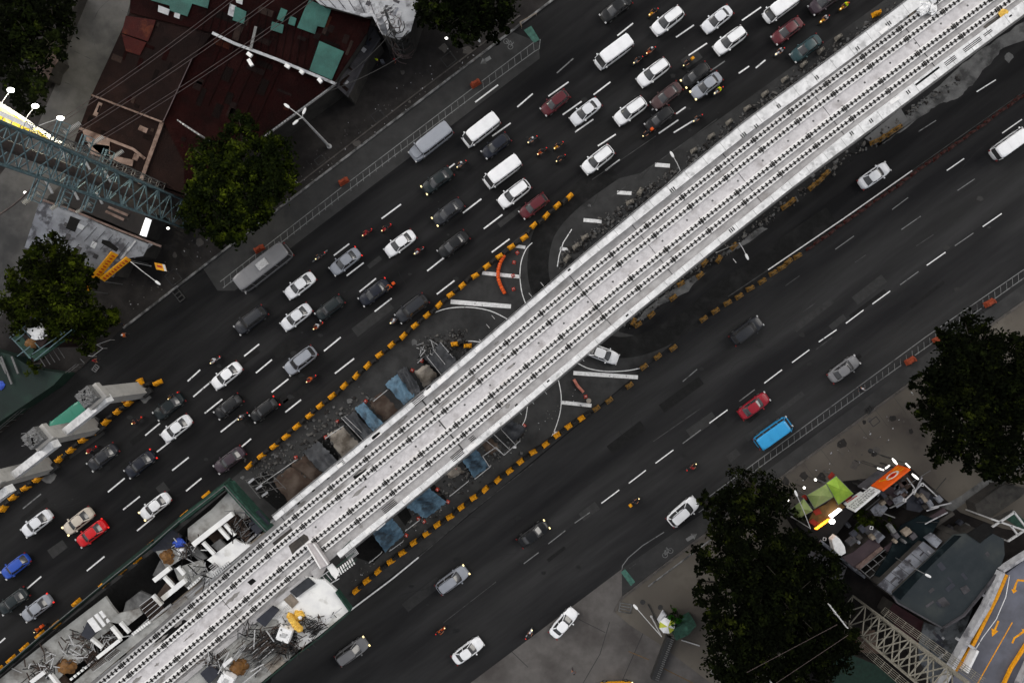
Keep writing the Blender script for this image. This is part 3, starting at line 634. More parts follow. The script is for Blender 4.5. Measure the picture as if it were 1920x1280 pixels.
for i in range(60):      # grime between the rails, thickest near the station
    s = near(60, 1400)[0] + (ds.random() ** 1.8) * 75; d = ds.choice((-3.4, -1.85, -1.85, 0, 1.86, 1.86, 3.3)) + ds.uniform(-.12, .12); L = ds.uniform(.4, 2.6); w_ = ds.uniform(.12, .3); n = 7
    up_ = [at(s + L * k / n, d + w_ * ds.uniform(.4, 1.1) * math.sin(math.pi * (k + .3) / (n + .6)), 0) for k in range(n + 1)]; dn_ = [at(s + L * k / n, d - w_ * ds.uniform(.4, 1.1) * math.sin(math.pi * (k + .3) / (n + .6)), 0) for k in range(n + 1)]
    mb.sheet([(p.x, p.y) for p in up_] + [(p.x, p.y) for p in reversed(dn_)], ZD + .066 + .0008 * (i % 6))
o = mb.obj('deck_grime', mat('grey deck grime', g(.26, (1.03, .99, .95)), g(.17, (1.05, .99, .93)), .9, 1.4, 7), via); o['kind'] = 'stuff'
# spare panels, bundle and sack on the deck
single('form_panel', MB().prism(WW([(1685, 26), (1700, 14), (1701, 25), (1690, 33)], ZD), ZD + .07, ZD + .2), M['wood'], W(1693, 25, ZD + .07), 'brown form panel nearest the parapet, left of its twin on the deck', 'panel')
single('form_panel', MB().prism(WW([(1702, 27), (1714, 14), (1717, 24), (1703, 36)], ZD), ZD + .07, ZD + .2), M['wood'], W(1708, 25, ZD + .07), 'brown form panel beside the white tarpaulin heap at the top right', 'panel')
mb = MB()
for i in range(16):
    a = sl.uniform(0, 6.28); p = W(1731 + sl.uniform(-14, 16), 14 + sl.uniform(-16, 12), ZD); mb.blob(p + Vector((0, 0, .35)), sl.uniform(.35, .6), 7, 5, 0, .35, (1, 1, .6))
single('tarpaulin_heap', mb, M['tarp_white'], W(1731, 14, ZD + .06), 'crumpled white tarpaulin heap on the first rail at the top edge', 'tarpaulin')
mb = MB(); mb.blob(W(1882, 25, ZD + .3), .55, 9, 6, 0, .2, (1.2, .9, .7)); single('sack', mb, M['tarp_yellow'], W(1882, 25, ZD + .06), 'cream sack on the wet patch at the far right end of the deck', 'sack')
# piers: column with a spread head
for i, (px, py) in enumerate(((300, 1240), (560, 1010), (830, 797), (1165, 515), (1392, 335), (1630, 150), (1900, -54))):
    s = near(px, py)[0]; p = at(s, 0); t, dd, n = fr(s); a = math.atan2(dd.y, dd.x); mb = MB(); mb.box((p.x, p.y, 4), (1.6, 2.2, 8), a)
    for z, w in ((8.0, 2.4), (8.4, 3.2)): mb.box((p.x, p.y, z + .195), (1.7, w, .39), a)
    mb.obj('pier', M['girder'], via)
# steel pins standing out of the edge
for i, (px, py) in enumerate(((1017, 533), (995, 553), (925, 595), (915, 612), (902, 640), (1290, 500), (1092, 673), (1046, 713), (1022, 735), (998, 753), (975, 773), (1378, 488))):
    s, d = near(px, py, ZD); mb = MB(); sg = 1 if d > 0 else -1; mb.beam(at(s, d - sg * .25, ZD - .2), at(s, d + sg * .35, ZD - .2), .06, .06); mb.obj('edge_pin', M['steel_pale'], via)

# ================================================================ BARRIERS
def barrier_proto(name, label, cat, group, m, m2=None):
    o = empty(name, (0, 0, 0), label, cat, group)
    mb = MB(); mb.box((0, 0, .30), (1.05, .58, .6), 0, 0, .86); mb.box((0, 0, .70), (.95, .30, .24), 0, 0, .8)
    b = mb.obj('barrier_body', m, o)
    for x in (-.32, .32): MB().box((x, .0, .86), (.12, .46, .10)).obj('lug', m2 or m, o)
    mb = MB(); mb.box((0, 0, .06), (1.12, .66, .10)); mb.obj('base_skirt', m2 or m, o)
    return seal(o)
def run(proto, pts, step, group, alt=None, gaps=(), jit=.09, first=[True]):
    P = WW(pts); out = []; acc = 0; k = 0
    for i in range(len(P) - 1):
        a, b = P[i], P[i + 1]; L = (b - a).length; d = (b - a) / L; ang = math.atan2(d.y, d.x)
        while acc <= L:
            p = a + d * acc; pr = proto if (alt is None or k % 2 == 0) else alt
            if k not in gaps:
                r = dup(pr, (p.x + random.uniform(-jit, jit), p.y + random.uniform(-jit, jit), .02), ang + random.uniform(-.16, .16), None, group); out.append(r)
            acc += step if alt is None else step / 2; k += 1
        acc -= L
    return out
yb = barrier_proto('yellow_barrier', 'yellow plastic barrier block', 'barrier', '', M['yellow'], M['yellow'])
bb = barrier_proto('black_barrier', 'black plastic barrier block', 'barrier', '', M['black'], M['black'])
ON = 'first second third fourth fifth sixth seventh eighth ninth tenth eleventh twelfth thirteenth fourteenth fifteenth sixteenth seventeenth eighteenth nineteenth twentieth'.split()
def nth(i): return ON[i] if i < 20 else ('thirtieth' if i == 29 else 'fortieth' if i == 39 else ('twenty-' if i < 29 else 'thirty-') + ON[(i - 20) % 10])
def lab(L, la, lb=None):
    ct = {}
    for o in L:
        t = la if o.name.startswith('yellow') or lb is None else lb; k = ct.get(t, 0); ct[t] = k + 1; o['label'] = nth(k) + ' ' + t
A = run(yb, [(470, 873), (800, 592), (880, 524), (985, 444), (1000, 425), (1078, 360)], 2.13, 'barriers along the left edge of the median', bb)
lab(A, 'yellow barrier, counted from the station, along the left carriageway', 'black barrier, counted from the station, along the left carriageway')
for o in A: o['group'] = ('yellow' if o.name.startswith('yellow') else 'black') + ' barriers along the left edge of the median'
A = run(yb, [(668, 1104), (745, 1041), (860, 955), (985, 858), (1108, 770)], 2.05, 'x', bb)
lab(A, 'yellow barrier, counted from the station, along the right carriageway', 'black barrier, counted from the station, along the right carriageway')
for o in A: o['group'] = ('yellow' if o.name.startswith('yellow') else 'black') + ' barriers along the right edge of the median'
A = run(yb, [(-30, 990), (18, 941), (215, 778), (268, 735)], 2.05, 'x', bb)
lab(A, 'yellow barrier, counted from the left edge, beside the bare columns', 'black barrier, counted from the left edge, beside the bare columns')
for o in A: o['group'] = ('yellow' if o.name.startswith('yellow') else 'black') + ' barriers beside the concrete columns'
db = barrier_proto('dirty_barrier', 'dirty concrete barrier block', 'barrier', '', M['block'], M['block'])
dy = barrier_proto('dusty_yellow_barrier', 'dusty yellow barrier block', 'barrier', '', M['yellow_dirty'], M['yellow_dirty'])
LL = []
for ib, (px, py) in enumerate(((1300, 283), (1333, 256), (1366, 230), (1400, 204), (1433, 177), (1470, 150), (1505, 122), (1537, 97), (1570, 72))):
    p = W(px, py); o = dup(db, (p.x, p.y, .02), R(38 + random.uniform(-8, 8)), nth(ib) + ' dirty block from below on the left verge of the viaduct', 'dirty blocks on the verge left of the viaduct'); o.scale = (.85, .9, .9)
for ib, (px, py, a) in enumerate(((1200, 360, 60), (1181, 380, 20), (1097, 445, 30), (1080, 462, 35), (1063, 485, 50))):
    p = W(px, py); dup(db, (p.x, p.y, .02), R(a), nth(ib) + ' dirty block from above tumbled at the U-turn', 'tumbled blocks by the U-turn')
for ib, (px, py) in enumerate(((1207, 687), (1233, 668), (1262, 652), (1142, 750), (1180, 722))):
    p = W(px, py); dup(dy, (p.x, p.y, .02), R(38), ('middle', 'second highest', 'highest', 'lowest', 'second lowest')[ib] + ' dull brownish barrier block right of the U-turn mouth', 'dull barriers by the right U-turn mouth')
p = W(1118, 765); dup(dy, (p.x, p.y, .02), R(38), 'dusty yellow barrier block ending the clean yellow row')
A = run(dy, [(1448, 512), (1508, 470)], 1.35, 'dusty yellow barriers at the split of the right lanes'); lab(A, 'dusty yellow block of the short row before the red strip, from below')
A = run(dy, [(1320, 598), (1360, 570), (1440, 518)], 1.9, 'dull barriers below the dusty yellow row')
lab(A, 'brownish block of the dim row below the dusty yellow ones, from below')
rd = barrier_proto('red_barrier', 'dusty red barrier block', 'barrier', '', M['red_dim'], M['red_dim'])
A = run(rd, [(1516, 464), (1712, 326), (1922, 176), (1990, 130)], 1.25, 'dusty red barriers along the right lanes'); lab(A, 'dusty red block of the long strip, counted from its lower end')
for o in A: o.scale = (1.0, random.uniform(.55, .8), .9)
for i, (px, py, a) in enumerate(((1347, 486, 60), (1375, 462, 45), (1320, 493, 50), (1312, 516, 40), (1276, 532, 30), (1262, 558, 35), (1221, 590, 40), (1196, 608, 30), (1188, 603, 70))):
    p = W(px, py); dup(dy, (p.x, p.y, .02), R(a), nth(i) + ' dusty yellow block from above scattered right of the viaduct', 'scattered yellow blocks right of the viaduct')
A = run(dy, [(1522, 350), (1552, 324)], 1.25, 'x'); lab(A, 'dusty yellow block of the middle cluster right of the viaduct'); [o.__setitem__('group', 'middle cluster of yellow blocks') for o in A]
A = run(dy, [(1470, 388), (1490, 373)], 1.25, 'x'); lab(A, 'dusty yellow block of the lower pair right of the viaduct'); [o.__setitem__('group', 'lower pair of yellow blocks') for o in A]
A = run(dy, [(1638, 268), (1690, 236)], 1.25, 'x'); lab(A, 'dusty yellow block of the upper cluster below the hard stand'); [o.__setitem__('group', 'upper cluster of yellow blocks') for o in A]
for (px, py, a, l) in ((853, 645, 8, 'yellow barrier block at the curve, left one of the pair at the viaduct edge'), (877, 648, 0, 'yellow barrier block touching the viaduct edge, right one of the pair'),
                       (866, 642, 10, None)):
    p = W(px, py)
    if l: dup(yb, (p.x, p.y, .02), R(a), l)
    else: dup(bb, (p.x, p.y, .02), R(a), 'black barrier block between the two yellow ones at the viaduct edge')
for (px, py, a, l) in ((266, 716, 110, 'yellow barrel-like block against the head of the nearest column foot'), (298, 717, 25, 'yellow barrier block standing alone past the column foot'), (236, 747, 60, 'yellow block tucked between the column and its row'), (280, 720, 20, 'B')):
    p = W(px, py)
    if l == 'B': dup(bb, (p.x, p.y, .02), R(a), 'black barrier block between the two yellow ones past the column foot')
    else: dup(yb, (p.x, p.y, .02), R(a), l)
for (px, py, l) in ((1641, 28, 'orange yellow barrier block on the verge at the top right'),):
    p = W(px, py); dup(yb, (p.x, p.y, .02), R(20), l)
ob = barrier_proto('orange_barrier', 'orange barrier', 'barrier', '', M['orange_dim'], M['orange_dim'])
for (px, py, l) in ((892, 158, 'orange barrier on the left ladder strip, nearest the green patch'), (645, 341, 'orange barrier in the middle of the left ladder strip'), (487, 467, 'orange barrier at the lower end of the left ladder strip'),
                    (1853, 568, 'orange barrier beside the upper end of the right ladder strip'), (1757, 636, 'orange barrier just above the dark tree at the right'), (1705, 676, 'orange barrier in the right bike lane, lowest of three')):
    p = W(px, py); o = dup(ob, (p.x, p.y, .02), R(30), l); o.scale = (1.3, 1.15, 1)
# the loose orange tubes in the gore
tubes = [(946, 478), (938, 492), (934, 507), (934, 522), (939, 536), (947, 551)]
for i in range(5):
    a, b = W(*tubes[i], .35), W(*tubes[i + 1], .35); d = b - a; mb = MB()
    q = [a.lerp(b, t) for t in (0, .05, .12, .5, .88, .95, 1)]; mb.tube(q, [.14, .23, .25, .25, .25, .23, .14], 12)
    r = empty('orange_tube_barrier', a * .5 + b * .5 - Vector((0, 0, .33)), 'glossy orange tube barrier, %s of the bent row in the left gore' % ('topmost|second|middle|fourth|lowest'.split('|')[i]), 'barrier', 'orange tube barriers in the left gore')
    mb.obj('tube_body', M['orange'], r, smooth=True)
    for t in (.34, .66):
        m2 = MB(); c = a.lerp(b, t); m2.tube([c - d * .02, c + d * .02], .262, 12); m2.obj('tube_band', M['orange_dim'], r)
for i, (a, b) in enumerate((((1076, 711), (1083, 723)), ((1083, 723), (1094, 735)))):
    mb = MB(); mb.tube([W(*a, .3), W(*b, .3)], .2, 10); single('pink_tube_barrier', mb, mat('faded pink plastic', lin((196, 130, 112)), lin((150, 84, 70)), .6, 2, 4), W(*a), ('faded pink tube barrier beside the first gore bar on the right', 'faded pink tube barrier nearer the cream barrel')[i], 'barrier', smooth=True)
r = empty('barrel', W(1104, 751), 'cream barrel standing at the end of the lower gore bar', 'barrel'); MB().tube([W(1104, 751), W(1104, 751, .9)], .32, 14).obj('drum', M['umb_white'] if False else mat('cream drum', lin((210, 190, 150)), lin((180, 160, 120)), .6, 2, 4), r); MB().tube([W(1104, 751, .901), W(1104, 751, .93)], .34, 14).obj('drum_lid', M['soil_pale'], r)
# traffic cones
def cone_proto():
    o = empty('traffic_cone', (0, 0, 0), 'red traffic cone', 'traffic cone')
    MB().tube([(0, 0, .04), (0, 0, .3), (0, 0, .74)], [.19, .12, .03], 12).obj('cone_body', M['redcone'], o, smooth=True)
    MB().box((0, 0, .025), (.46, .46, .045)).obj('cone_base', M['redcone'], o)
    MB().tube([(0, 0, .34), (0, 0, .46)], [.125, .098], 12).obj('white_band', M['white_plastic'], o)
    return seal(o)
cp = cone_proto()
CN = [(791, 676, 'beside the topmost dark tarpaulin'), (773, 694, 'at the corner of the pale clay slab'), (686, 752, 'between the pit and the blue tarpaulin, left of the viaduct'), (633, 790, 'near the dark gap left of the viaduct'), (611, 819, 'at the corner of the beige slab'),
      (555, 857, 'where two white rails meet by the brown soil'), (856, 878, 'on the pale clay right of the viaduct'), (820, 917, 'above the large blue tarpaulin'), (840, 940, 'beside the outer end of the large blue tarpaulin'), (785, 971, 'left one of the two below the large blue tarpaulin'),
      (795, 977, 'right one of the two below the large blue tarpaulin'), (762, 1003, 'at the corner of the lowest blue tarpaulin'), (983, 798, 'beside the grey heap under the viaduct edge'), (1098, 743, 'next to the pink tube barriers'), (970, 474, 'uppermost in the left gore'), (964, 492, 'second down in the left gore'), (962, 517, 'third down in the left gore'), (963, 542, 'lowest in the left gore')]
for (px, py, l) in CN: p = W(px, py); dup(cp, (p.x, p.y, .02), random.uniform(0, 1.5), 'small red traffic cone ' + l, 'traffic cones round the works')

# ================================================================ VEHICLES (built facing +X, standing on z = 0)
PAINT = {}
def paint(nm, c, rough=.35, spec=.5):
    if nm not in PAINT: PAINT[nm] = mat(nm + ' car paint', lin(c), tuple(x * .9 for x in lin(c)), rough, .8, 3, spec=spec)
    return PAINT[nm]
CP = dict(white=(240, 241, 243), pearl=(222, 224, 228), silver=(150, 154, 162), grey=(122, 122, 124), darkgrey=(36, 38, 43), black=(10, 11, 13), navy=(15, 20, 34), teal=(36, 64, 68),
          darkteal=(14, 26, 28), red=(140, 22, 38), brightred=(205, 14, 22), maroon=(88, 26, 34), blue=(36, 76, 170), skyblue=(48, 150, 205), green=(34, 122, 98), brown=(74, 54, 54), purple=(58, 46, 54), yellow=(228, 158, 14), cream=(200, 190, 176))
def car(kind):
    """kind: sedan, suv, hatch, van, bus, jeepney"""
    dims = dict(sedan=(4.7, .92), suv=(4.9, .98), hatch=(4.3, .88), van=(5.6, 1.0), bus=(8.4, 1.22), jeepney=(6.6, 1.05)); L, hw = dims[kind]; X = L / 2
    nm = dict(sedan='sedan_car', suv='sport_utility_car', hatch='hatchback_car', van='passenger_van', bus='minibus', jeepney='jeepney')[kind]
    o = empty(nm, (0, 0, 0), nm, 'car'); m0 = paint('white', CP['white']); tall = kind in ('van', 'bus', 'jeepney')
    b = MB()
    if not tall:
        h = .98 if kind == 'suv' else .86
        b.rings([(.22, -X + .18, X - .22, hw - .12), (.34, -X + .04, X - .05, hw - .03), (.58, -X, X, hw), (h - .12, -X + .02, X - .14, hw - .02), (h - .03, -X + .08, X - .34, hw - .07), (h, -X + .16, X - .5, hw - .14)], 36)
        b.rings([(h - .02, X - 1.55, X - .45, hw - .26), (h + .035, X - 1.45, X - .62, hw - .36)], 20, e=4)           # bonnet bulge
        if kind == 'sedan': b.rings([(h - .02, -X + .14, -X + .85, hw - .22), (h + .05, -X + .2, -X + .8, hw - .28)], 20, e=4)
        x0, x1, r0, r1, zr = dict(sedan=(-X + .62, X - 1.12, -X + 1.28, X - 1.95, 1.42), suv=(-X + .14, X - 1.12, -X + .48, X - 1.9, 1.74), hatch=(-X + .14, X - 1.0, -X + .55, X - 1.72, 1.46))[kind]
        gz = [(h - .01, x0, x1, hw - .13, 5), (h + (zr - h) * .55, x0 + (r0 - x0) * .5, x1 + (r1 - x1) * .52, hw - .20, 5), (zr - .05, r0, r1, hw - .29, 5)]
        gl = MB().rings(gz, 32); rf = MB().rings([(zr - .055, r0 + .01, r1 - .01, hw - .285), (zr - .01, r0 + .05, r1 - .05, hw - .31), (zr + .012, r0 + .2, r1 - .2, hw - .42)], 32)
        for sy in (-1, 1):
            rf.beam((r1 - .06, sy * (hw - .34), zr - .03), (x1 - .07, sy * (hw - .17), h), .07, .05); rf.beam((r0 + .06, sy * (hw - .34), zr - .03), (x0 + .1, sy * (hw - .17), h), .13, .05)
            rf.beam(((r0 + r1) / 2, sy * (hw - .275), zr - .03), ((r0 + r1) / 2 - .02, sy * (hw - .12), h), .08, .05)
        bo = b.obj('body', m0, o, smooth=True); gl.obj('windows', M['glass'], o, smooth=True); rf.obj('roof', m0, o, smooth=True)
        if kind == 'suv':
            for sy in (-1, 1): MB().beam((r0 + .15, sy * (hw - .36), zr + .05), (r1 - .1, sy * (hw - .36), zr + .05), .05, .05).obj('roof_rail', M['steel_dark'], o)
    else:
        zt = dict(van=2.05, bus=2.75, jeepney=2.05)[kind]; hb = 1.05
        nose = dict(van=.55, bus=.12, jeepney=1.35)[kind]
        b.rings([(.28, -X + .1, X - .15, hw - .1), (.45, -X + .02, X, hw - .01), (.8, -X, X - .02, hw), (hb, -X, X - (.2 if kind != 'jeepney' else .3), hw - .02)], 32, e=7 if kind != 'van' else 5)
        xf = X - (nose + .25 if kind == 'van' else nose + .05)
        gl = MB().rings([(hb - .01, -X + .03, X - .24 if kind != 'jeepney' else X - 1.25, hw - .06, 8), (hb + .5, -X + .06, xf + .12 if kind != 'jeepney' else X - 1.4, hw - .10, 8), (zt - .22, -X + .12, xf, hw - .13, 8)], 32)
        rf = MB().rings([(zt - .25, -X + .08, xf + .04, hw - .10, 9), (zt - .1, -X + .1, xf, hw - .12, 8), (zt - .02, -X + .18, xf - .12, hw - .2, 7), (zt, -X + .4, xf - .35, hw - .4, 6)], 36)
        for sy in (-1, 1):
            for t in (.02, .3, .55, .8): x = -X + .1 + (xf + X - .1) * t; rf.beam((x, sy * (hw - .09), hb), (x, sy * (hw - .11), zt - .2), .09, .05)
            rf.beam((xf - .02, sy * (hw - .14), zt - .2), (X - .3 if kind != 'jeepney' else X - 1.3, sy * (hw - .1), hb), .08, .05)
        for x in ([-.9, .3] if kind == 'van' else [-2.2, -.7, .8, 2.2] if kind == 'bus' else [-1.6, -.2]): rf.box((x, 0, zt + .006), (.06, (hw - .42) * 2, .03))
        if kind == 'jeepney': b.rings([(hb - .02, X - 1.5, X - .18, hw - .34), (hb + .18, X - 1.5, X - .3, hw - .42)], 20, e=4)
        b.obj('body', m0, o, smooth=True); gl.obj('windows', M['glass'], o, smooth=True); rf.obj('roof', m0, o, smooth=True)
        if kind == 'bus': MB().box((-.4, 0, zt + .09), (1.6, 1.1, .17), 0, 0, .92).obj('air_conditioner', M['steel_pale'], o)
        if kind == 'van': MB().box((X - .33, 0, hb + .02), (.04, 1.0, .03)).obj('wiper', M['steel_dark'], o)
    wr = .34 if not tall else .38; wx = X * .62
    for sx in (-1, 1):
        for sy in (-1, 1):
            w = MB(); c = Vector((sx * wx, sy * (hw - .12), wr)); w.tube([c - Vector((0, .11, 0)), c + Vector((0, .11, 0))], wr, 16, 0); w.tube([c + Vector((0, sy * .10, 0)), c + Vector((0, sy * .13, 0))], wr * .6, 12, 1)
            w.obj('wheel', [M['tyre'], M['rim']], o)
    z = .66 if not tall else .8
    for sy in (-1, 1):
        MB().box((X - .07, sy * (hw - .26), z - .03), (.16, .26, .13)).obj('headlight', M['lens'], o)
        MB().box((-X + .05, sy * (hw - .17), z - .02), (.12, .2, .18)).obj('tail_light', M['lens_red'], o)
        mx = {'sedan': X - 1.55, 'suv': X - 1.5, 'hatch': X - 1.45, 'van': X - .75, 'bus': X - .1, 'jeepney': X - 1.4}[kind]
        mm = MB().rings([((h if not tall else 1.2) - .0, -.09, .07, .11), ((h if not tall else 1.2) + .14, -.09, .07, .11)], 12)
        for v in mm.v: v.x += mx; v.y += sy * (hw + .08)
        mm.obj('door_mirror', m0, o)
    MB().box((X - .02 if not tall else X, 0, .42), (.06, 1.0, .16)).obj('grille', M['steel_dark'], o)
    return seal(o)
PROTO = {k: car(k) for k in ('sedan', 'suv', 'hatch', 'van', 'bus', 'jeepney')}
def put_car(px, py, kind, colr, ang, label, group, second=None, cat=None):
    p = W(px, py, .8); o = dup(PROTO[kind], (p.x, p.y, .03), R(ang), label, group); o['category'] = cat or {'van': 'van', 'bus': 'minibus', 'jeepney': 'jeepney'}.get(kind, 'car')
    m = paint(colr, CP[colr])
    for c in o.children if False else [x for x in NEWKIDS(o)]:
        n = c.name.split('.')[0]
        if n in ('body', 'roof', 'door_mirror'):
            c.material_slots[0].link = 'OBJECT'; c.material_slots[0].material = paint(second, CP[second]) if (second and n == 'roof') else m
        if n == 'headlight' and ('yellow' in label or 'amber' in label or 'lit lamps' in label or 'white and yellow' in label): c.material_slots[0].link = 'OBJECT'; c.material_slots[0].material = M['lamp_warm']
        if n == 'tail_light' and ('red lamp' in label or 'red tail' in label or 'orange' in label): c.material_slots[0].link = 'OBJECT'; c.material_slots[0].material = M['lamp_red']
    return o
_last = {}
def NEWKIDS(o): return _last['k']
def dup(root, loc, rz=0.0, label=None, group=None):
    r = root.copy(); col.objects.link(r); r.location = loc; r.rotation_euler = (0, 0, rz); ks = []
    if label: r['label'] = label
    if group: r['group'] = group
    for ch in KIDS[root.name]:
        c = ch.copy(); col.objects.link(c); c.parent = r; ks.append(c)
        for gch in KIDS.get(ch.name, []):
            d = gch.copy(); col.objects.link(d); d.parent = c
    _last['k'] = ks; return r
GL, GR = 'vehicles on the left carriageway', 'vehicles on the right carriageway'
TL, TR = 217.5, 36.0
CARS = [
 (1155, 16, 'sedan', 'black', TL, 'black sedan cut by the top edge above the left bike lane end'), (1252, 39, 'suv', 'white', TL, 'white sport utility car near the top edge, right of the black sedan'),
 (1345, 36, 'sedan', 'pearl', TL, 'pearl white sedan at the top edge between two white sport utility cars'), (1466, 13, 'van', 'white', TL, 'white van cut by the top edge, ahead of the red sedan'),
 (1548, 0, 'suv', 'purple', TL, 'dull purple car cut by the top edge right of the white van'), (1369, 76, 'suv', 'white', TL, 'white sport utility car behind the pearl sedan, lower right of it'),
 (1477, 57, 'sedan', 'maroon', TL, 'dark red sedan near the top right beside the dim teal car'), (1512, 90, 'sedan', 'teal', TL, 'dim teal sedan in the lane next to the viaduct verge'),
 (1150, 100, 'van', 'white', TL, 'large white van alone in the second lane below the black sedan'), (1225, 136, 'suv', 'white', TL, 'white sport utility car beside the big white van'),
 (1325, 160, 'sedan', 'silver', TL, 'silver sedan with amber light nearest the verge blocks'), (1041, 192, 'hatch', 'maroon', TL, 'crimson hatchback in the middle lanes left of a silver white sedan'),
 (1098, 209, 'sedan', 'pearl', TL, 'pearl sedan between the crimson hatchback and a longer white car'), (1182, 208, 'suv', 'white', TL, 'long white sport utility car right of the pearl sedan'),
 (1250, 179, 'sedan', 'brown', TL, 'dim brownish sedan between the silver sedan and the long white car'), (1237, 222, 'hatch', 'black', TL, 'black hatchback just below the brownish sedan'),
 (1305, 140, 'hatch', 'black', TL, 'black hatchback with lit lamps above the silver sedan'), (1121, 299, 'suv', 'white', TL, 'white sport utility car alone near the tip of the striped barriers'),
 (808, 267, 'jeepney', 'silver', TL, 'grey jeepney with brownish nose beside the ladder strip'), (902, 245, 'van', 'white', TL, 'white van just right of the grey jeepney'),
 (930, 273, 'hatch', 'navy', TL, 'dark navy hatchback behind the white van, hardly visible'), (942, 323, 'van', 'white', TL, 'white van in the middle of a close pair with a white car'),
 (964, 363, 'suv', 'white', TL, 'white sport utility car just below the middle white van'), (820, 338, 'sedan', 'darkteal', TL, 'very dark teal sedan with yellow lit lamps below the jeepney'),
 (840, 397, 'sedan', 'darkgrey', TL, 'dark grey sedan with yellow lit lamps, two lanes off the barriers'), (1001, 386, 'hatch', 'maroon', TL, 'dark red hatchback closest to the tip of the striped barriers'),
 (750, 456, 'sedan', 'white', TL, 'white sedan standing by itself below the dark grey sedan'), (850, 458, 'sedan', 'black', TL, 'black sedan right of the lone white sedan'),
 (647, 490, 'sedan', 'silver', TL, 'silver sedan with orange lamp left of the lone white sedan'), (497, 502, 'bus', 'grey', TL, 'grey minibus at the lower end of the left ladder strip'),
 (562, 535, 'sedan', 'white', TL, 'white sedan below the grey minibus'), (555, 594, 'sedan', 'pearl', TL, 'pearl sedan in the lane right below the white sedan'),
 (618, 577, 'hatch', 'darkteal', TL, 'very dark teal hatchback right of the pearl sedan'), (702, 548, 'sedan', 'navy', TL, 'dark navy sedan in the middle lanes below the orange motorcycle light'),
 (772, 578, 'suv', 'darkgrey', TL, 'dark grey sport utility car next to the striped barriers'), (470, 600, 'suv', 'darkgrey', TL, 'dark grey sport utility car left of the pearl sedan'),
 (563, 676, 'suv', 'silver', TL, 'silver white sport utility car between the pearl sedan and the barriers'), (424, 704, 'sedan', 'white', TL, 'white sedan in the middle, right of the topmost bare column'),
 (495, 768, 'hatch', 'black', TL, 'black hatchback with red lamp close to the striped barriers'), (428, 762, 'hatch', 'black', TL, 'black hatchback just below the middle white sedan'),
 (330, 803, 'sedan', 'white', TL, 'white sedan one car length from the concrete columns'), (316, 762, 'sedan', 'darkteal', TL, 'very dark sedan above the white sedan by the columns'),
 (430, 862, 'sedan', 'purple', TL, 'dim plum sedan beside the start of the striped barriers'), (192, 857, 'sedan', 'darkgrey', TL, 'dark grey sedan beside the barrier row of the columns'),
 (262, 870, 'sedan', 'navy', TL, 'dark sedan with bright red tail lamps, left of the taxi'), (290, 949, 'sedan', 'white', TL, 'white taxi sedan with amber lamps beside the green site fence'),
 (68, 981, 'sedan', 'pearl', TL, 'pearl sedan at the left edge below the barrier row'), (146, 977, 'sedan', 'cream', TL, 'cream sedan with amber lamps above the bright red sedan'),
 (171, 1000, 'sedan', 'brightred', TL, 'bright red sedan with orange lamps'), (28, 1062, 'hatch', 'blue', TL, 'blue hatchback at the left edge'),
 (68, 1140, 'sedan', 'silver', TL, 'silver sedan with red tail lamps near the lower left'), (24, 1127, 'sedan', 'darkteal', TL, 'very dark sedan cut by the left edge next to the silver one'),
 (130, 786, 'jeepney', 'green', TL, 'green jeepney passing behind the bare concrete columns'),
 (1640, 329, 'sedan', 'pearl', TR, 'pearl sedan in the lane between the viaduct and the red strip'), (1892, 270, 'van', 'white', TR, 'white van cut by the right edge'),
 (1400, 620, 'suv', 'darkgrey', TR, 'dark grey sport utility car hardly visible in the empty lanes'), (1583, 692, 'sedan', 'grey', TR, 'grey sedan beside the right ladder strip'),
 (1414, 761, 'sedan', 'red', TR, 'red sedan next to the sky blue van'), (1449, 811, 'van', 'skyblue', TR, 'sky blue van with pale rear beside the right ladder strip'),
 (1281, 959, 'suv', 'white', 41, 'white sport utility car beside the dark tree in the right lanes'), (1000, 1001, 'sedan', 'black', TR, 'black sedan with white and yellow lamps in the right lanes'),
 (848, 1087, 'suv', 'silver', TR, 'silver sport utility car with amber side lamp'), (660, 1221, 'suv', 'grey', TR, 'grey sport utility car with two yellow lamps near the bottom'),
 (877, 1220, 'sedan', 'white', TR, 'white sedan nearest the bottom edge'), (1057, 1168, 'sedan', 'white', 48, 'white sedan turning onto the driveway apron'),
 (1129, 663, 'sedan', 'white', -20, 'white sedan coming out from under the viaduct in the U-turn'),
 (1155, 1291, 'sedan', 'yellow', 2, 'yellow taxi sedan just cut by the bottom edge'),
]
for c in CARS:
    sec = {'sky blue van with pale rear beside the right ladder strip': 'skyblue'}.get(c[5])
    put_car(c[0], c[1], c[2], c[3], c[4] + random.uniform(-1.2, 1.2), c[5], GL if c[4] > 180 and c[4] < 230 else GR, sec)
# pale rear half of the sky blue van's roof
# ---------------------------------------------------------------- people: one skinned body, clothes and headwear as children
def skin_mesh(joints, edges, radii, root=0, sub=1):
    me = bpy.data.meshes.new('tmp'); me.from_pydata(joints, edges, []); o = bpy.data.objects.new('tmp', me); col.objects.link(o)
    md = o.modifiers.new('s', 'SKIN'); md.use_smooth_shade = True
    for i, v in enumerate(me.skin_vertices[0].data): v.radius = (radii[i], radii[i]); v.use_root = (i == root)
    sb = o.modifiers.new('b', 'SUBSURF'); sb.levels = sub; sb.render_levels = sub
    dg = bpy.context.evaluated_depsgraph_get(); dg.update(); out = bpy.data.meshes.new_from_object(o.evaluated_get(dg)); bpy.data.objects.remove(o); return out
def mesh_mb(me):
    b = MB(); b.v = [v.co.copy() for v in me.vertices]; b.f = [tuple(p.vertices) for p in me.polygons]; b.m = [0] * len(b.f); return b
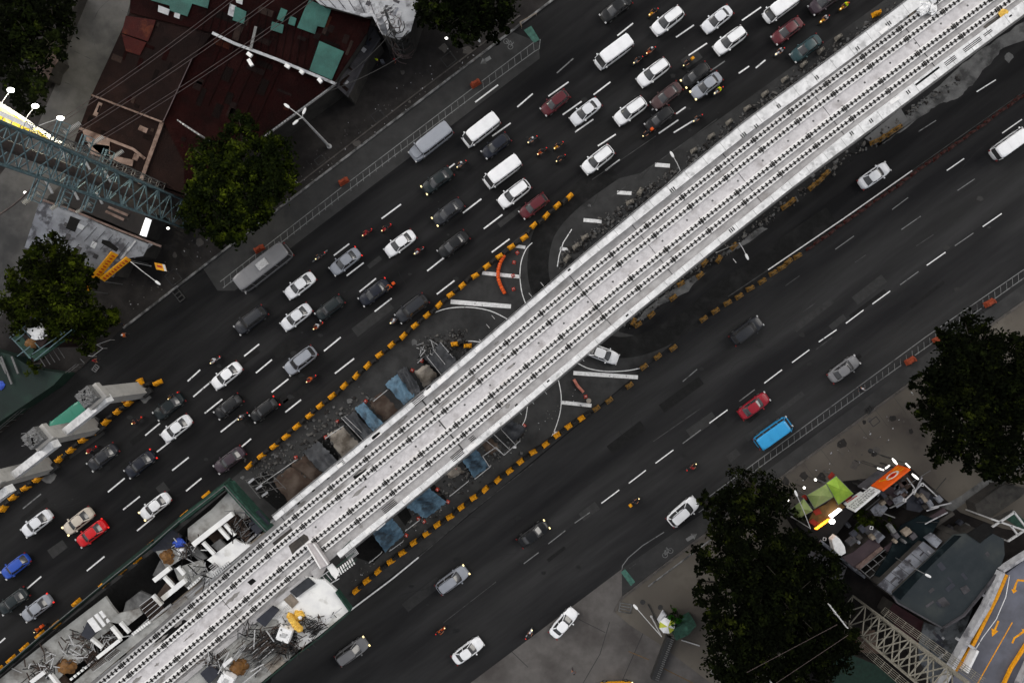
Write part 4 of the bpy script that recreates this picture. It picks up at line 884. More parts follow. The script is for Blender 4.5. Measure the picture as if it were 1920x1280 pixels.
def person_proto(pose, shirt, helmet, hair=True, trousers='denim'):
    o = empty('person', (0, 0, 0), 'person', 'person')
    if pose == 'ride':   # sitting on a motorcycle, hips at 0.86, hands on the bar ahead
        J = dict(pel=(0, 0, .92), sp=(.06, 0, 1.12), ch=(.13, 0, 1.33), nk=(.17, 0, 1.47), hd=(.20, 0, 1.60), ht=(.20, 0, 1.70))
        arm = [(.13, .19, 1.40), (.30, .27, 1.18), (.55, .24, 1.08)]; leg = [(.02, .11, .90), (.42, .19, .80), (.22, .20, .42), (.34, .20, .36)]
    else:
        J = dict(pel=(0, 0, .95), sp=(0, 0, 1.12), ch=(.01, 0, 1.32), nk=(.02, 0, 1.47), hd=(.04, 0, 1.60), ht=(.04, 0, 1.70))
        arm = [(.0, .19, 1.41), (-.02, .25, 1.14), (.12, .24, .90)]; leg = [(0, .10, .92), (.06, .11, .50), (.0, .12, .08), (.17, .13, .05)]
    js = [J[k] for k in ('pel', 'sp', 'ch', 'nk', 'hd', 'ht')]; rd = [.14, .13, .15, .055, .095, .07]; ed = [(0, 1), (1, 2), (2, 3), (3, 4), (4, 5)]
    hands = []
    for sy in (1, -1):
        a0 = len(js)
        st = .15 if sy == -1 and pose != 'ride' else 0
        for i, (p, r) in enumerate(zip(arm, (.065, .045, .032))): js.append((p[0] - st * i * .5, p[1] * sy, p[2])); rd.append(r); ed.append((2 if i == 0 else len(js) - 2, len(js) - 1))
        w = Vector(js[-1]); dd = (w - Vector(js[-2])).normalized(); js.append(tuple(w + dd * .09)); rd.append(.038); ed.append((len(js) - 2, len(js) - 1)); hands.append((w + dd * .09, dd, sy))
        for i, (p, r) in enumerate(zip(leg, (.095, .062, .045, .04))): js.append((p[0] - (st * i * 1.2 if i > 0 else 0), p[1] * sy, p[2])); rd.append(r); ed.append((0 if i == 0 else len(js) - 2, len(js) - 1))
    b = mesh_mb(skin_mesh(js, ed, rd))
    for w, dd, sy in hands:      # five fingers, bent, thumb from the side of the palm
        sd = dd.cross(Vector((0, 0, 1))).normalized() if abs(dd.z) < .95 else Vector((1, 0, 0)); dn = dd.cross(sd).normalized()
        if dn.z > 0: dn = -dn
        for k, fl in enumerate((.065, .078, .072, .056)):
            q = w + sd * (k - 1.5) * .019; b.tube([q, q + dd * fl * .55 + dn * .008, q + dd * fl * .8 + dn * fl * .45], [.009, .008, .006], 5)
        q = w - dd * .05 + sd * .03 * sy; b.tube([q, q + dd * .03 + sd * .028 * sy, q + dd * .062 + sd * .03 * sy], [.011, .010, .007], 5)
    hx, hz = js[4][0], js[4][2]
    b.tube([(hx + .085, 0, hz + .02), (hx + .118, 0, hz - .015)], [.012, .018], 6)
    for sy in (-1, 1): b.blob((hx - .005, sy * .098, hz - .005), .024, 6, 4, 0, 0, (.7, .4, 1.2)); b.blob((hx + .088, sy * .034, hz + .02), .012, 6, 4, 1)
    b.box((hx + .096, 0, hz - .045), (.012, .05, .01), 0, 1)
    b.obj('body', [M['skin'], M['hair']], o, smooth=True, sharp=80)
    n = 0; tj = [js[0], js[1], js[2], js[3]]; te = [(0, 1), (1, 2), (2, 3)]; tr = [.155, .15, .172, .075]
    for a0 in (6, 14):
        te += [(2, len(tj)), (len(tj), len(tj) + 1)]; tj += [js[a0], tuple(Vector(js[a0]).lerp(Vector(js[a0 + 1]), .85))]; tr += [.085, .062]
    mesh_mb(skin_mesh(tj, te, tr)).obj('shirt', shirt, o, smooth=True, sharp=80)
    pj = [tuple(Vector(js[0]) + Vector((0, 0, .03))), tuple(Vector(js[0]) - Vector((0, 0, .02)))]; pe = [(0, 1)]; pr = [.15, .15]
    for l0 in (10, 18):
        pe += [(1, len(pj)), (len(pj), len(pj) + 1), (len(pj) + 1, len(pj) + 2)]; pj += [js[l0], js[l0 + 1], tuple(Vector(js[l0 + 1]).lerp(Vector(js[l0 + 2]), .9))]; pr += [.11, .078, .06]
    mesh_mb(skin_mesh(pj, pe, pr)).obj('trousers', M[trousers], o, smooth=True, sharp=80)
    for l0 in (10, 18):
        a = Vector(js[l0 + 2]); c = Vector(js[l0 + 3]); MB().tube([a - (c - a) * .35, a + (c - a) * .5, c + (c - a) * .35], [.05, .055, .04], 8).obj('shoe', M['steel_dark'], o, smooth=True)
    hb = MB(); hb.blob((hx - .01, 0, hz + .035), .135, 14, 8, 0, 0, (1.08, .92, .92)) if helmet else hb.blob((hx - .02, 0, hz + .045), .112, 12, 8, 0, 0, (1.02, .92, .85))
    hb.obj('helmet' if helmet else 'hair', helmet or M['hair'], o, smooth=True, sharp=80)
    if helmet: MB().blob((hx + .055, 0, hz + .015), .095, 12, 6, 0, 0, (1.0, .85, .5)).obj('visor', M['glass'], o, smooth=True)
    return seal(o)
def cloth(nm, c): return mat(nm + ' cloth', lin(c), tuple(x * .8 for x in lin(c)), .9, 8, 3)
hw_ = mat('white helmet shell', g(.7), g(.6), .4, 3, 2); hk_ = mat('black helmet shell', g(.015), g(.02), .35, 3, 2); hr_ = mat('red helmet shell', lin((150, 20, 24)), lin((120, 16, 20)), .35, 3, 2); hy_ = mat('yellow helmet shell', lin((230, 170, 20)), lin((200, 140, 16)), .4, 3, 2)
RID = {'dark jacket': (cloth('dark jacket', (30, 32, 38)), hk_), 'grey shirt': (cloth('grey shirt', (92, 94, 100)), hw_), 'white shirt': (cloth('white shirt', (200, 200, 204)), hk_), 'dark red shirt': (cloth('dark red shirt', (100, 26, 32)), hr_), 'yellow vest': (M['hivis'], hy_), 'orange shirt': (cloth('orange shirt', (200, 90, 24)), hk_)}
RP = {k: person_proto('ride', v[0], v[1]) for k, v in RID.items()}
def bike_proto(nm, body, extra=None):
    o = empty('motorcycle', (0, 0, 0), 'motorcycle', 'motorcycle')
    b = MB(); b.rings([(.42, -.55, .25, .10), (.62, -.72, .42, .13), (.80, -.60, .45, .15), (.86, -.2, .40, .10)], 18, e=2.6); b.rings([(.45, .40, .72, .12), (.75, .42, .68, .17), (1.0, .45, .58, .12)], 14, e=2.6); b.beam((.58, 0, .35), (.45, 0, 1.0), .10, .08); b.beam((-.5, 0, .5), (-.6, 0, .33), .22, .08)
    b.obj('body', body, o, smooth=True); MB().rings([(.80, -.72, .12, .11), (.87, -.75, .10, .14), (.90, -.7, .05, .11)], 16, e=3).obj('seat', M['tyre'], o, smooth=True)
    for x in (-.62, .64):
        w = MB(); n = 20; w.tube([(x, -.05, .30), (x, .05, .30)], .30, n, 0); w.tube([(x, -.06, .30), (x, .06, .30)], .17, n, 1); w.obj('wheel', [M['tyre'], M['rim']], o)
    MB().tube([(.40, -.36, 1.05), (.48, -.15, 1.02), (.48, .15, 1.02), (.40, .36, 1.05)], .018, 6).obj('handlebar', M['steel_dark'], o)
    MB().blob((.70, 0, .90), .09, 10, 6, 0, 0, (.8, 1, .8)).obj('headlight', M['lamp_warm'], o, smooth=True); MB().box((-.80, 0, .78), (.07, .14, .09)).obj('tail_light', M['lamp_red'], o)
    for sy in (-1, 1): MB().beam((.42, sy * .30, 1.05), (.38, sy * .34, 1.20), .02, .02).box((.38, sy * .36, 1.21), (.03, .12, .07)).obj('mirror', M['steel_dark'], o)
    if extra: MB().rings([(.92, -.98, -.55, .20), (1.25, -.98, -.55, .20), (1.30, -.95, -.58, .17)], 16, e=6).obj('top_box', extra, o)
    return seal(o)
mb_paint = {'black': paint('black', CP['black']), 'red': paint('brightred', CP['brightred']), 'yellow': paint('yellow', CP['yellow']), 'white': paint('pearl', CP['pearl']), 'grey': paint('grey', CP['grey']), 'orange': mat('orange motorcycle paint', lin((200, 80, 20)), lin((170, 64, 16)), .35, 3, 2)}
BP = {k: bike_proto(k, v) for k, v in mb_paint.items()}; BP['yellowbox'] = bike_proto('yb', mb_paint['black'], M['sign_yellow']); BP['orangebox'] = bike_proto('ob', mb_paint['black'], M['orange'])
BIKES = [
 (1225, 23, 'yellow', 'dark jacket', TL, 'at the top edge left of the white sport utility car'), (1289, 118, 'yellowbox', 'dark jacket', TL, 'right of the upper white utility car'),
 (1220, 95, 'orange', 'grey shirt', TL, 'right behind the large white van'), (1196, 113, 'grey', 'dark jacket', TL, 'between the large white van and the white car'), (1347, 170, 'white', 'yellow vest', TL, 'right of the silver sedan near the verge'),
 (1047, 273, 'yellow', 'dark jacket', TL, 'left of the white car by the barrier tip'), (1016, 284, 'orange', 'dark jacket', TL, 'above the middle white van, to its right'), (1213, 250, 'orangebox', 'dark jacket', TL, 'below the long white car'),
 (998, 262, 'grey', 'grey shirt', TL, 'left of the orange motorcycle'), (1051, 297, 'black', 'dark jacket', TL, 'below the yellow one near the barrier tip'), (1462, 97, 'white', 'white shirt', TL, 'left of the dim teal car'),
 (1546, 36, 'yellow', 'white shirt', TL, 'above the dim teal car'), (1583, 12, 'yellow', 'yellow vest', TL, 'at the top edge nearest the viaduct'), (1308, 222, 'grey', 'dark jacket', TL, 'in the lane nearest the verge blocks'),
 (688, 436, 'red', 'dark red shirt', TL, 'above the silver sedan with orange lamp'), (724, 427, 'red', 'dark jacket', TL, 'left of the dark grey sedan'), (600, 480, 'grey', 'dark jacket', TL, 'right of the grey minibus'),
 (785, 470, 'white', 'dark red shirt', TL, 'right of the lone white sedan'), (596, 611, 'orange', 'white shirt', TL, 'below the very dark teal hatchback'), (730, 538, 'orangebox', 'orange shirt', TL, 'in the middle lanes'),
 (740, 600, 'white', 'grey shirt', TL, 'in front of the dark grey car by the barriers'), (583, 710, 'red', 'orange shirt', TL, 'below the silver white car'), (403, 675, 'white', 'white shirt', TL, 'above the middle white sedan'),
 (324, 742, 'yellow', 'dark jacket', TL, 'by the very dark sedan near the columns'), (256, 788, 'orange', 'dark jacket', TL, 'beside the barrier row of the columns'), (171, 843, 'red', 'dark red shirt', TL, 'with red lamp near the second column'),
 (455, 780, 'black', 'grey shirt', TL, 'between the black hatchback and the barriers'), (73, 1178, 'orangebox', 'orange shirt', TL, 'alone near the lower left corner'), (865, 308, 'grey', 'grey shirt', TL, 'between the jeepney and the middle white van'),
 (992, 1188, 'white', 'dark jacket', 55, 'left of the white sedan turning onto the apron'), (826, 1182, 'orange', 'orange shirt', TR, 'above the white sedan at the bottom'), (1190, 940, 'yellowbox', 'dark jacket', TR, 'in the middle right lanes'),
 (1297, 875, 'black', 'dark red shirt', TR, 'above the white car by the dark tree'), (1870, 30 + 500, 'grey', 'grey shirt', TR, 'on the right ladder strip near the right edge'),
]
for (px, py, bk, sh, a, where) in BIKES:
    if py == 530: continue
    p = W(px, py, .8); cn = {'yellowbox': 'black motorcycle with a yellow box', 'orangebox': 'black motorcycle with an orange box'}.get(bk, bk + ' motorcycle'); z = .028
    dup(BP[bk], (p.x, p.y, z), R(a), ' '.join((cn + ' ' + where).split()[:16]), 'motorcycles in traffic')
    dup(RP[sh], (p.x - .22 * math.cos(R(a)), p.y - .22 * math.sin(R(a)), z - .005), R(a), 'person in ' + sh + ' riding ' + where, 'riders on motorcycles')
PP = {'hivis': person_proto('stand', M['hivis'], None), 'white': person_proto('stand', RID['white shirt'][0], None), 'grey': person_proto('stand', RID['grey shirt'][0], None), 'redh': person_proto('stand', RID['dark red shirt'][0], hr_), 'whiteh': person_proto('stand', RID['orange shirt'][0], hw_)}
def put_person(px, py, k, a, label, zw=.13, group=None):
    p = W(px, py, zw + 1.4); dup(PP[k], (p.x, p.y, zw + .004), R(a), label, group)
put_person(705, 110, 'hivis', 60, 'person in a bright yellow vest beside the crate on the left sidewalk'); put_person(740, 112, 'redh', 200, 'person in dark red with a red helmet by the tangled pole')
put_person(230, 628, 'whiteh', 20, 'person in orange with a white helmet at the kerb beside the lower trees', 0); put_person(218, 605, 'redh', 120, 'person in dark red beside the lower left tree')
put_person(1620, 729, 'white', 60, 'person in white walking on the right ladder strip', 0); put_person(1076, 1262, 'grey', 80, 'person in grey walking on the driveway near the bottom', 0)
put_person(176, 676, 'redh', 30, 'person in dark red at the fence beside the frame barrier', 0)

# ================================================================ BUILDINGS, UPPER LEFT
def roof_part(parent, nm, pts, z, m, th=.12, lab=None, tilt=None):
    """roof sheet whose outline is measured at height z (px); tilt = list of per-corner extra heights"""
    P = [W(p[0], p[1], z + (tilt[i] if tilt else 0)) for i, p in enumerate(pts)]
    a = sum(P[i].x * P[(i + 1) % len(P)].y - P[(i + 1) % len(P)].x * P[i].y for i in range(len(P)))
    if a < 0: P.reverse()
    n = len(P); mb = MB(); mb.add([p for p in P] + [p - Vector((0, 0, th)) for p in P], [tuple(range(n)), tuple(reversed(range(n, 2 * n)))] + [(n + i, n + (i + 1) % n, (i + 1) % n, i) for i in range(n)])
    o = mb.obj(nm, m, parent)
    if lab: o['label'] = lab
    return o
def walls(parent, pts, z0, z1, m, inset=.25, nm='wall'):
    P = [W(p[0], p[1], z1) for p in pts]; c = sum(P, Vector()) / len(P); mb = MB()
    Q = [p + (c - p).normalized() * inset for p in P]
    for i in range(len(Q)):
        a, b = Q[i], Q[(i + 1) % len(Q)]; mb.beam(Vector((a.x, a.y, (z0 + z1) / 2)), Vector((b.x, b.y, (z0 + z1) / 2)), .2, z1 - z0)
    return mb.obj(nm, m, parent)
def rail3(parent, nm, pts, z, w, h, m):
    mb = MB(); P = [W(p[0], p[1], z) for p in pts]
    for i in range(len(P) - 1): mb.beam(P[i], P[i + 1], w, h)
    return mb.obj(nm, m, parent)
wh = empty('warehouse', W(330, 180, .13), 'low warehouse with dark maroon patched roofs and green skylight sheets', 'building')
out = [(236, 28), (246, -30), (700, -30), (690, 62), (626, 156), (490, 258), (345, 372), (262, 345), (139, 264), (176, 178)]
walls(wh, out, .13, 5.6, M['wall'], .5)
roof_part(wh, 'roof', [(246, -30), (720, -30), (688, 62), (626, 155), (398, 62), (243, 24)], 6.3, M['maroon'], lab='dark maroon roof with green sheets')
roof_part(wh, 'roof', [(243, 24), (398, 63), (360, 112), (305, 228), (172, 178), (212, 92)], 6.1, M['maroon2'], lab='faded brown middle roof')
roof_part(wh, 'roof', [(399, 64), (626, 156), (490, 256), (400, 325), (345, 345), (345, 305), (307, 230), (361, 112)], 5.9, M['maroon'], lab='very dark maroon lower roof')
roof_part(wh, 'roof', [(171, 180), (303, 229), (262, 344), (140, 264)], 5.7, M['maroon2'], lab='faded roof at the lane corner')
roof_part(wh, 'roof', [(306, 231), (346, 300), (346, 372), (264, 344)], 5.6, M['maroon2'], lab='narrow faded roof behind the tree')
for pts in ([(236, 30), (292, 38), (284, 62), (277, 78), (228, 62)], [(228, 64), (274, 80), (262, 104), (236, 96)]): roof_part(wh, 'red_sheet', pts, 6.25, M['redroof'], .05)
for pts in ([(283, -2), (393, -2), (389, 16), (360, 7), (351, 31), (318, 20), (318, 11), (283, 1)], [(441, 12), (462, 22), (457, 45), (436, 38)], [(527, 15), (539, 20), (530, 41), (519, 36)], [(510, 41), (532, 47), (529, 63), (507, 56)],
            [(544, 30), (556, 35), (552, 49), (540, 45)], [(580, 0), (621, 18), (608, 52), (595, 49), (590, 64), (557, 52), (570, 20)], [(599, 77), (645, 97), (622, 150), (580, 132)]): roof_part(wh, 'skylight_sheet', pts, 6.42, M['greenroof'], .05)
for pts in ([(297, 10), (318, 18), (315, 29), (296, 22)], [(328, 22), (338, 25), (336, 36), (326, 32)], [(431, 7), (443, 12), (437, 32), (427, 28)], [(442, 0), (455, 0), (454, 9), (443, 5)]): roof_part(wh, 'white_sheet', pts, 6.4, M['whiteroof'], .05)
for pts in ([(153, 241), (206, 262), (204, 290), (250, 300), (248, 312), (200, 300), (178, 280), (160, 262)], [(165, 268), (206, 274), (206, 300), (168, 288)], [(640 - 10, 48), (656, 54), (650, 66), (626, 60)]): roof_part(wh, 'beige_sheet', pts, 5.95, M['beigeroof'], .05)
rail3(wh, 'ridge_flashing', [(398, 62), (440, 82), (520, 112), (628, 157)], 6.45, .36, .08, M['whiteroof'])
rail3(wh, 'ridge_flashing', [(171, 178), (304, 229)], 6.22, .22, .06, M['beigeroof']); rail3(wh, 'ridge_flashing', [(304, 229), (262, 345)], 6.0, .5, .06, M['beigeroof'])
rail3(wh, 'ridge_flashing', [(148, 240), (250, 280), (272, 298)], 5.95, .35, .06, M['beigeroof'])
rail3(wh, 'gutter', [(628, 157), (600, 178), (492, 257)], 5.7, .55, .14, M['steel']); rail3(wh, 'seam', [(360, 110), (306, 228)], 6.25, .12, .05, M['plumroof'])
for (a, b) in (((535, 122), (543, 127)), ((563, 133), (569, 138)), ((597, 148), (603, 155)), ((464, 100), (472, 106)), ((466, 112), (473, 124))):
    rail3(wh, 'roof_box', [a, b], 6.6, .45, .3, M['white_plastic'])
rail3(wh, 'wire_tray', [(470, 92), (480, 50)], 6.6, .35, .1, M['steel'])
mb = MB()
for i in range(26): t = i / 25; p = W(628 - 130 * t, 158 + 96 * t, 5.8); mb.box((p.x, p.y, 5.8), (.1, .6, .06), R(38 + 90))
mb.obj('gutter_brackets', M['wall_pale'], wh)
sh = empty('side_shed', W(670, 110, .13), 'long grey flat roofed shed along the maroon warehouse', 'building')
pts = [(690, 28), (713, 72), (682, 120), (652, 182), (622, 155), (657, 96), (664, 30)]
walls(sh, pts, .13, 3.9, M['wall'], .3); roof_part(sh, 'roof', pts, 4.1, M['greyroof'], .2); rail3(sh, 'parapet', [(690, 30), (655, 96), (623, 156)], 4.25, .5, .3, M['wall_pale'])
rail3(sh, 'parapet', [(713, 72), (682, 120), (652, 182)], 4.2, .18, .25, M['greyroof'])
mb = MB(); pr = None; rr = random.Random(5)
for i in range(9): t = i / 8; q = W(700 - 72 * t + rr.uniform(-4, 4), 55 + 110 * t, 4.15); q.z = 4.16 + (.2 if i % 2 else 0); (mb.beam(pr, q, .05) if pr else 0); pr = q
mb.obj('cable', M['wire_dark'], sh)
wb = empty('white_building', W(700, 10, .13), 'white roofed building at the top edge behind the tangled pole', 'building')
pts = [(560, -30), (800, -40), (778, 30), (770, 58), (748, 74), (716, 64), (698, 30), (684, 32), (600, 8)]
walls(wb, pts, .13, 7.0, M['wall'], .5); roof_part(wb, 'roof', pts, 7.2, M['whiteroof'], .2)
for i in range(6): rail3(wb, 'roof_seam', [(575 + i * 22, -20), (612 + i * 18, 12 + i * 3)], 7.23, .08, .04, M['greyroof'])
# tree corner structure
hut = empty('boundary_hut', W(85, 118, .13), 'beige roofed hut between the corner tree and the side lane', 'building')
pts = [(80, 90), (100, 88), (110, 112), (98, 128), (90, 150), (68, 140), (62, 120), (70, 112)]
walls(hut, pts, .13, 2.5, M['wall'], .2); roof_part(hut, 'roof', pts, 2.7, M['beigeroof'], .1)
for i in range(4): rail3(hut, 'roof_seam', [(68 + i * 8, 118 - i * 8), (88 + i * 6, 128 - i * 8)], 2.74, .05, .03, M['maroon2'])
mb = MB()
for a, b in (((163, 0), (135, 68)), ((135, 68), (120, 105)), ((120, 105), (92, 165))): mb.beam(W(*a, .13) + Vector((0, 0, .9)), W(*b, .13) + Vector((0, 0, .9)), .22, 1.8)
single('lane_wall', mb, M['wall'], W(135, 68, .13), 'weathered wall between the corner tree and the side lane', 'wall')
# building at the left, white and dark halves
lb = empty('workshop', W(190, 420, .13), 'workshop with a white sheet roof and a near black roof beside the tower', 'building')
pts = [(75, 374), (132, 392), (196, 424), (280, 458), (268, 480), (228, 486), (212, 520), (170, 500), (46, 464)]
walls(lb, pts, .13, 3.8, M['wall'], .3); roof_part(lb, 'roof', pts, 4.0, M['dimwhite'], .12, 'stained white sheet roof half')
pts2 = [(122, 345), (200, 370), (292, 402), (272, 446), (200, 414), (112, 380)]
walls(lb, pts2, .13, 3.7, M['wall'], .3); roof_part(lb, 'roof', pts2, 3.9, mat('near black corrugated roof', lin((22, 15, 15)), lin((16, 10, 10)), .7, .5, 5, third=lin((44, 34, 32)), tscale=.3, wave=(R(25), 7)), .12, 'near black roof half')
for pts in ([(132, 405), (150, 412), (140, 435), (123, 428)], [(192, 449), (205, 452), (222, 466), (218, 472), (190, 456)]): roof_part(lb, 'roof_opening', pts, 4.05, M['tealdeep'] if False else M['hole'], .05)
for a, b in (((203, 388), (240, 404)), ((198, 396), (232, 412))): rail3(lb, 'pale_roof_strip', [a, b], 3.98, .35, .05, M['beigeroof'])
rail3(lb, 'ridge_flashing', [(75, 374), (130, 392), (225, 432), (302, 462)], 4.15, .28, .12, M['beigeroof'])
rail3(lb, 'fascia', [(228, 486), (256, 452)], 3.9, .25, .5, M['whiteroof']); rail3(lb, 'fascia', [(250, 482), (285, 456)], 3.4, .45, .2, M['wall_pale'])
for i in range(7): rail3(lb, 'roof_seam', [(128 + i * 15, 436 + i * 8), (152 + i * 15, 412 + i * 7)], 4.03, .05, .03, M['slate'])
single('light_box', MB().prism(WW([(273, 408), (280, 411), (270, 443), (262, 440)], 4.6), 4.0, 4.6), M['glow_panel'], W(271, 426, 4.0), 'narrow bright white light box at the end of the black roof', 'lit sign')
# yellow shop boards with small red lettering marks
for k, (a, b, w, l) in enumerate((((222, 478), (167, 546), 10, 'long yellow signboard with red lettering beside the round tree, left of its twin'), ((246, 488), (196, 528), 7, 'shorter yellow signboard with red lettering, right of its twin'))):
    r = empty('shop_signboard', W(*a, 4.3), l, 'sign', 'yellow signboards by the round tree'); A, B = W(*a, 4.3), W(*b, 4.3); d = (B - A).normalized(); n = Vector((-d.y, d.x, 0)); mb = MB()
    hgt = w / S * .9; lean = n * (-.35 if k == 0 else -.3)
    for s_, off in ((mb, 0),):
        q = [A, B, B + lean * 1.5 + Vector((0, 0, hgt * 1.2)), A + lean * 1.5 + Vector((0, 0, hgt * 1.2))]; s_.add(q + [p + n * -.12 for p in q], [(0, 1, 2, 3), (7, 6, 5, 4), (0, 4, 5, 1), (1, 5, 6, 2), (2, 6, 7, 3), (3, 7, 4, 0)])
    mb.obj('board', M['sign_yellow'], r); mb = MB(); L = (B - A).length; m_ = int(L / .42)
    for i in range(1, m_):
        c = A + d * (L * i / m_) + lean * .75 + Vector((0, 0, hgt * .6)); mb.beam(c - Vector((0, 0, .18)) - lean * .22, c + Vector((0, 0, .18)) + lean * .22, .1, .2 + .08 * (i % 2))
    mb.obj('lettering', M['sign_red'], r)
    mb = MB(); mb.beam(Vector((A.x, A.y, .13)), A, .1); mb.beam(Vector((B.x, B.y, .13)), B, .1); mb.obj('frame', M['steel'], r)
r = empty('small_sign', W(300, 502, .13), 'small yellow and white sign on a post on the left sidewalk', 'sign')
A = [W(289, 492, 2.6), W(309, 496, 2.6), W(313, 509, 2.6), W(293, 505, 2.6)]; mb = MB(); mb.prism(A, 2.5, 2.6); mb.obj('board', M['sign_yellow'], r); mb = MB(); mb.prism([A[1].lerp(A[0], .22), A[1], A[2], A[2].lerp(A[3], .22)], 2.604, 2.63); mb.obj('white_strip', M['sign_white'], r); MB().prism([A[0].lerp(A[1], .2).lerp(A[3].lerp(A[2], .2), .3), A[0].lerp(A[1], .65).lerp(A[3].lerp(A[2], .65), .3), A[0].lerp(A[1], .65).lerp(A[3].lerp(A[2], .65), .6), A[0].lerp(A[1], .2).lerp(A[3].lerp(A[2], .2), .6)], 2.604, 2.62).obj('lettering', M['sign_red'], r)
MB().tube([W(302, 500, 1).xy.to_3d() + Vector((0, 0, .13)), W(302, 500, 1).xy.to_3d() + Vector((0, 0, 2.5))], .05, 8).obj('post', M['steel'], r)
# street lamps
def lamp(nm, base, head, label, h, r0=.13, heads=None, zw=.13, m='steel_pale', lit=False, arm=None, glow='glow_white'):
    B_ = W(*base, zw)
    if not (heads and len(heads) > 1): t_ = W(*base, h); B_ = Vector((t_.x, t_.y, zw))
    r = empty(nm, B_, label, 'street lamp')
    MB().tube([B_, B_ + Vector((0, 0, h * .5)), B_ + Vector((0, 0, h))], [r0, r0 * .8, r0 * .55], 12).obj('pole', M[m], r, smooth=True); MB().tube([B_, B_ + Vector((0, 0, .25))], r0 * 1.7, 8).obj('base_plate', M[m], r)
    for hp in (heads or [head]):
        T = W(*hp, h + .35); a = B_ + Vector((0, 0, h - .05)); md = a.lerp(T, .5) + Vector((0, 0, .15)); ar = MB().tube([a, md, T], [.06, .05, .045], 8).obj('arm', M[m], r, smooth=True)
        d = (T - a); d.z = 0; ang = math.atan2(d.y, d.x); hb = MB().rings([(-.07, -.15, .62, .12, 2.3), (0, -.2, .68, .17, 2.3), (.07, -.15, .6, .12, 2.3)], 16)
        for v in hb.v: x, y = v.x, v.y; v.x = T.x + x * math.cos(ang) - y * math.sin(ang); v.y = T.y + x * math.sin(ang) + y * math.cos(ang); v.z += T.z
        hb.obj('lamp_head', M[glow] if lit else M['white_plastic'], r, smooth=True)
    return r
lamp('street_lamp', (618, 275), None, 'tall white street lamp with three heads by the maroon roof', 12.2, .2, [(541, 201), (569, 212), (557, 227)], .13)
lamp('street_lamp', (246, 491), (293, 527), 'thin lamp post with a single lit head beside the small yellow sign', 5.0, .06, [(293, 528)], .13)
lamp('street_lamp', (1240, 1192), (1194, 1139), 'grey lamp post with a long arm reaching left over the driveway', 6.5, .1, [(1194, 1140)], .13)
lamp('street_lamp', (1816, 738), (1797, 709), 'small white lamp at the edge of the dark right tree', 8, .08, [(1797, 708)], .13)
lamp('street_lamp', (861, 17), (895, 72), 'thin lamp with a long arm under the top tree', 7, .07, [(895, 71)], .13)
lamp('street_lamp', (1519, 990), (1494, 928), 'white lamp standing between the lime green canopies', 6, .07, [(1494, 928)], .13)
lamp('street_lamp', (1713, 1064), (1737, 1078), 'thin lamp with an oval head over the teal roof', 8.5, .06, [(1737, 1077)], .13, 'steel')
lamp('street_lamp', (1386, 455), (1398, 477), 'short lamp beside the viaduct edge at the right', 9.5, .06, [(1399, 478)], 0)
lamp('street_lamp', (1276, 320), (1262, 292), 'short lamp beside the viaduct edge at the left', 9.5, .06, [(1262, 293)], 0)
# utility poles
def upole(base, h, label, arms, m='steel', r0=.16, zw=.13, extra=0):
    B_ = W(*base, zw); r = empty('utility_pole', B_, label, 'utility pole'); MB().tube([B_, B_ + Vector((0, 0, h))], [r0, r0 * .65], 12).obj('pole', M[m], r, smooth=True)
    for (z, ang, L) in arms:
        d = Vector((math.cos(R(ang)), math.sin(R(ang)), 0)); c = B_ + Vector((0, 0, z)); a = MB().beam(c - d * L / 2, c + d * L / 2, .11, .11).obj('crossarm', M['steel_pale'], r)
        mb = MB()
        for t in (-.46, -.2, .2, .46):
            q = c + d * L * t; mb.tube([q, q + Vector((0, 0, .12)), q + Vector((0, 0, .3))], [.05, .09, .05], 8)
        mb.obj('insulators', M['porcelain'], a)
    return r, B_
upole((430, 290), 13.2, 'pale utility pole with many crossarms behind the bushy tree', [(12.9, 145, 1.8), (12.4, 145, 2.0), (11.4, 145, 1.9), (10.2, 145, 1.6)], 'steel_pale')
r, B_ = upole((756, 108), 13.8, 'tangled utility pole with transformers before the white roof', [(13.5, 30, 2.6), (12.6, 30, 2.8), (11.6, 120, 2.0), (10.4, 30, 2.4), (9.0, 60, 1.8)], 'steel', .24)
for k in range(5): MB().beam(B_ + Vector((rr.uniform(-.7, .7), rr.uniform(-.7, .7), rr.uniform(2, 5))), B_ + Vector((rr.uniform(-.9, .9), rr.uniform(-.9, .9), rr.uniform(8, 13))), .1).obj('conduit', M['steel'], r)
for k, (z, a, R_) in enumerate(((8.6, 200, .42), (9.6, 200, .42), (10.6, 205, .42), (11.4, 190, .38))):
    c = B_ + Vector((math.cos(R(a)) * 1.0, math.sin(R(a)) * 1.0, z)); MB().tube([c, c + Vector((0, 0, .95))], R_, 14).tube([c + Vector((0, 0, .95)), c + Vector((0, 0, 1.05))], R_ * .6, 12).obj('transformer', M['wall_pale'], r)
for k in range(20):
    mb = MB(); a0 = rr.uniform(0, 6.28); z0_ = rr.uniform(3, 12.2); pr = []
    for i in range(7): pr.append(B_ + Vector((math.cos(a0 + i * .5) * (.3 + i * .25), math.sin(a0 + i * .5) * (.3 + i * .25), z0_ - i * .35 + rr.uniform(-.2, .2))))
    mb.tube(pr, rr.uniform(.035, .09), 6); mb.obj('loose_cable', M['wire_dark'] if k % 2 else M['wire'], r)
for (dx, h, l) in ((7, 9, 'thin grey post right of the tangled pole'), (-6, 7.5, 'thin grey post left of the tangled pole')): upole((752 + dx, 108), h, l, [(h - .3, 40, .8)], 'steel', .09)
upole((1392, 1208), 0.1 + 12.0, 'pale utility pole leaning out beside the big dark tree at the bottom', [(9.0, 150, 1.6)], 'steel_pale', .15)
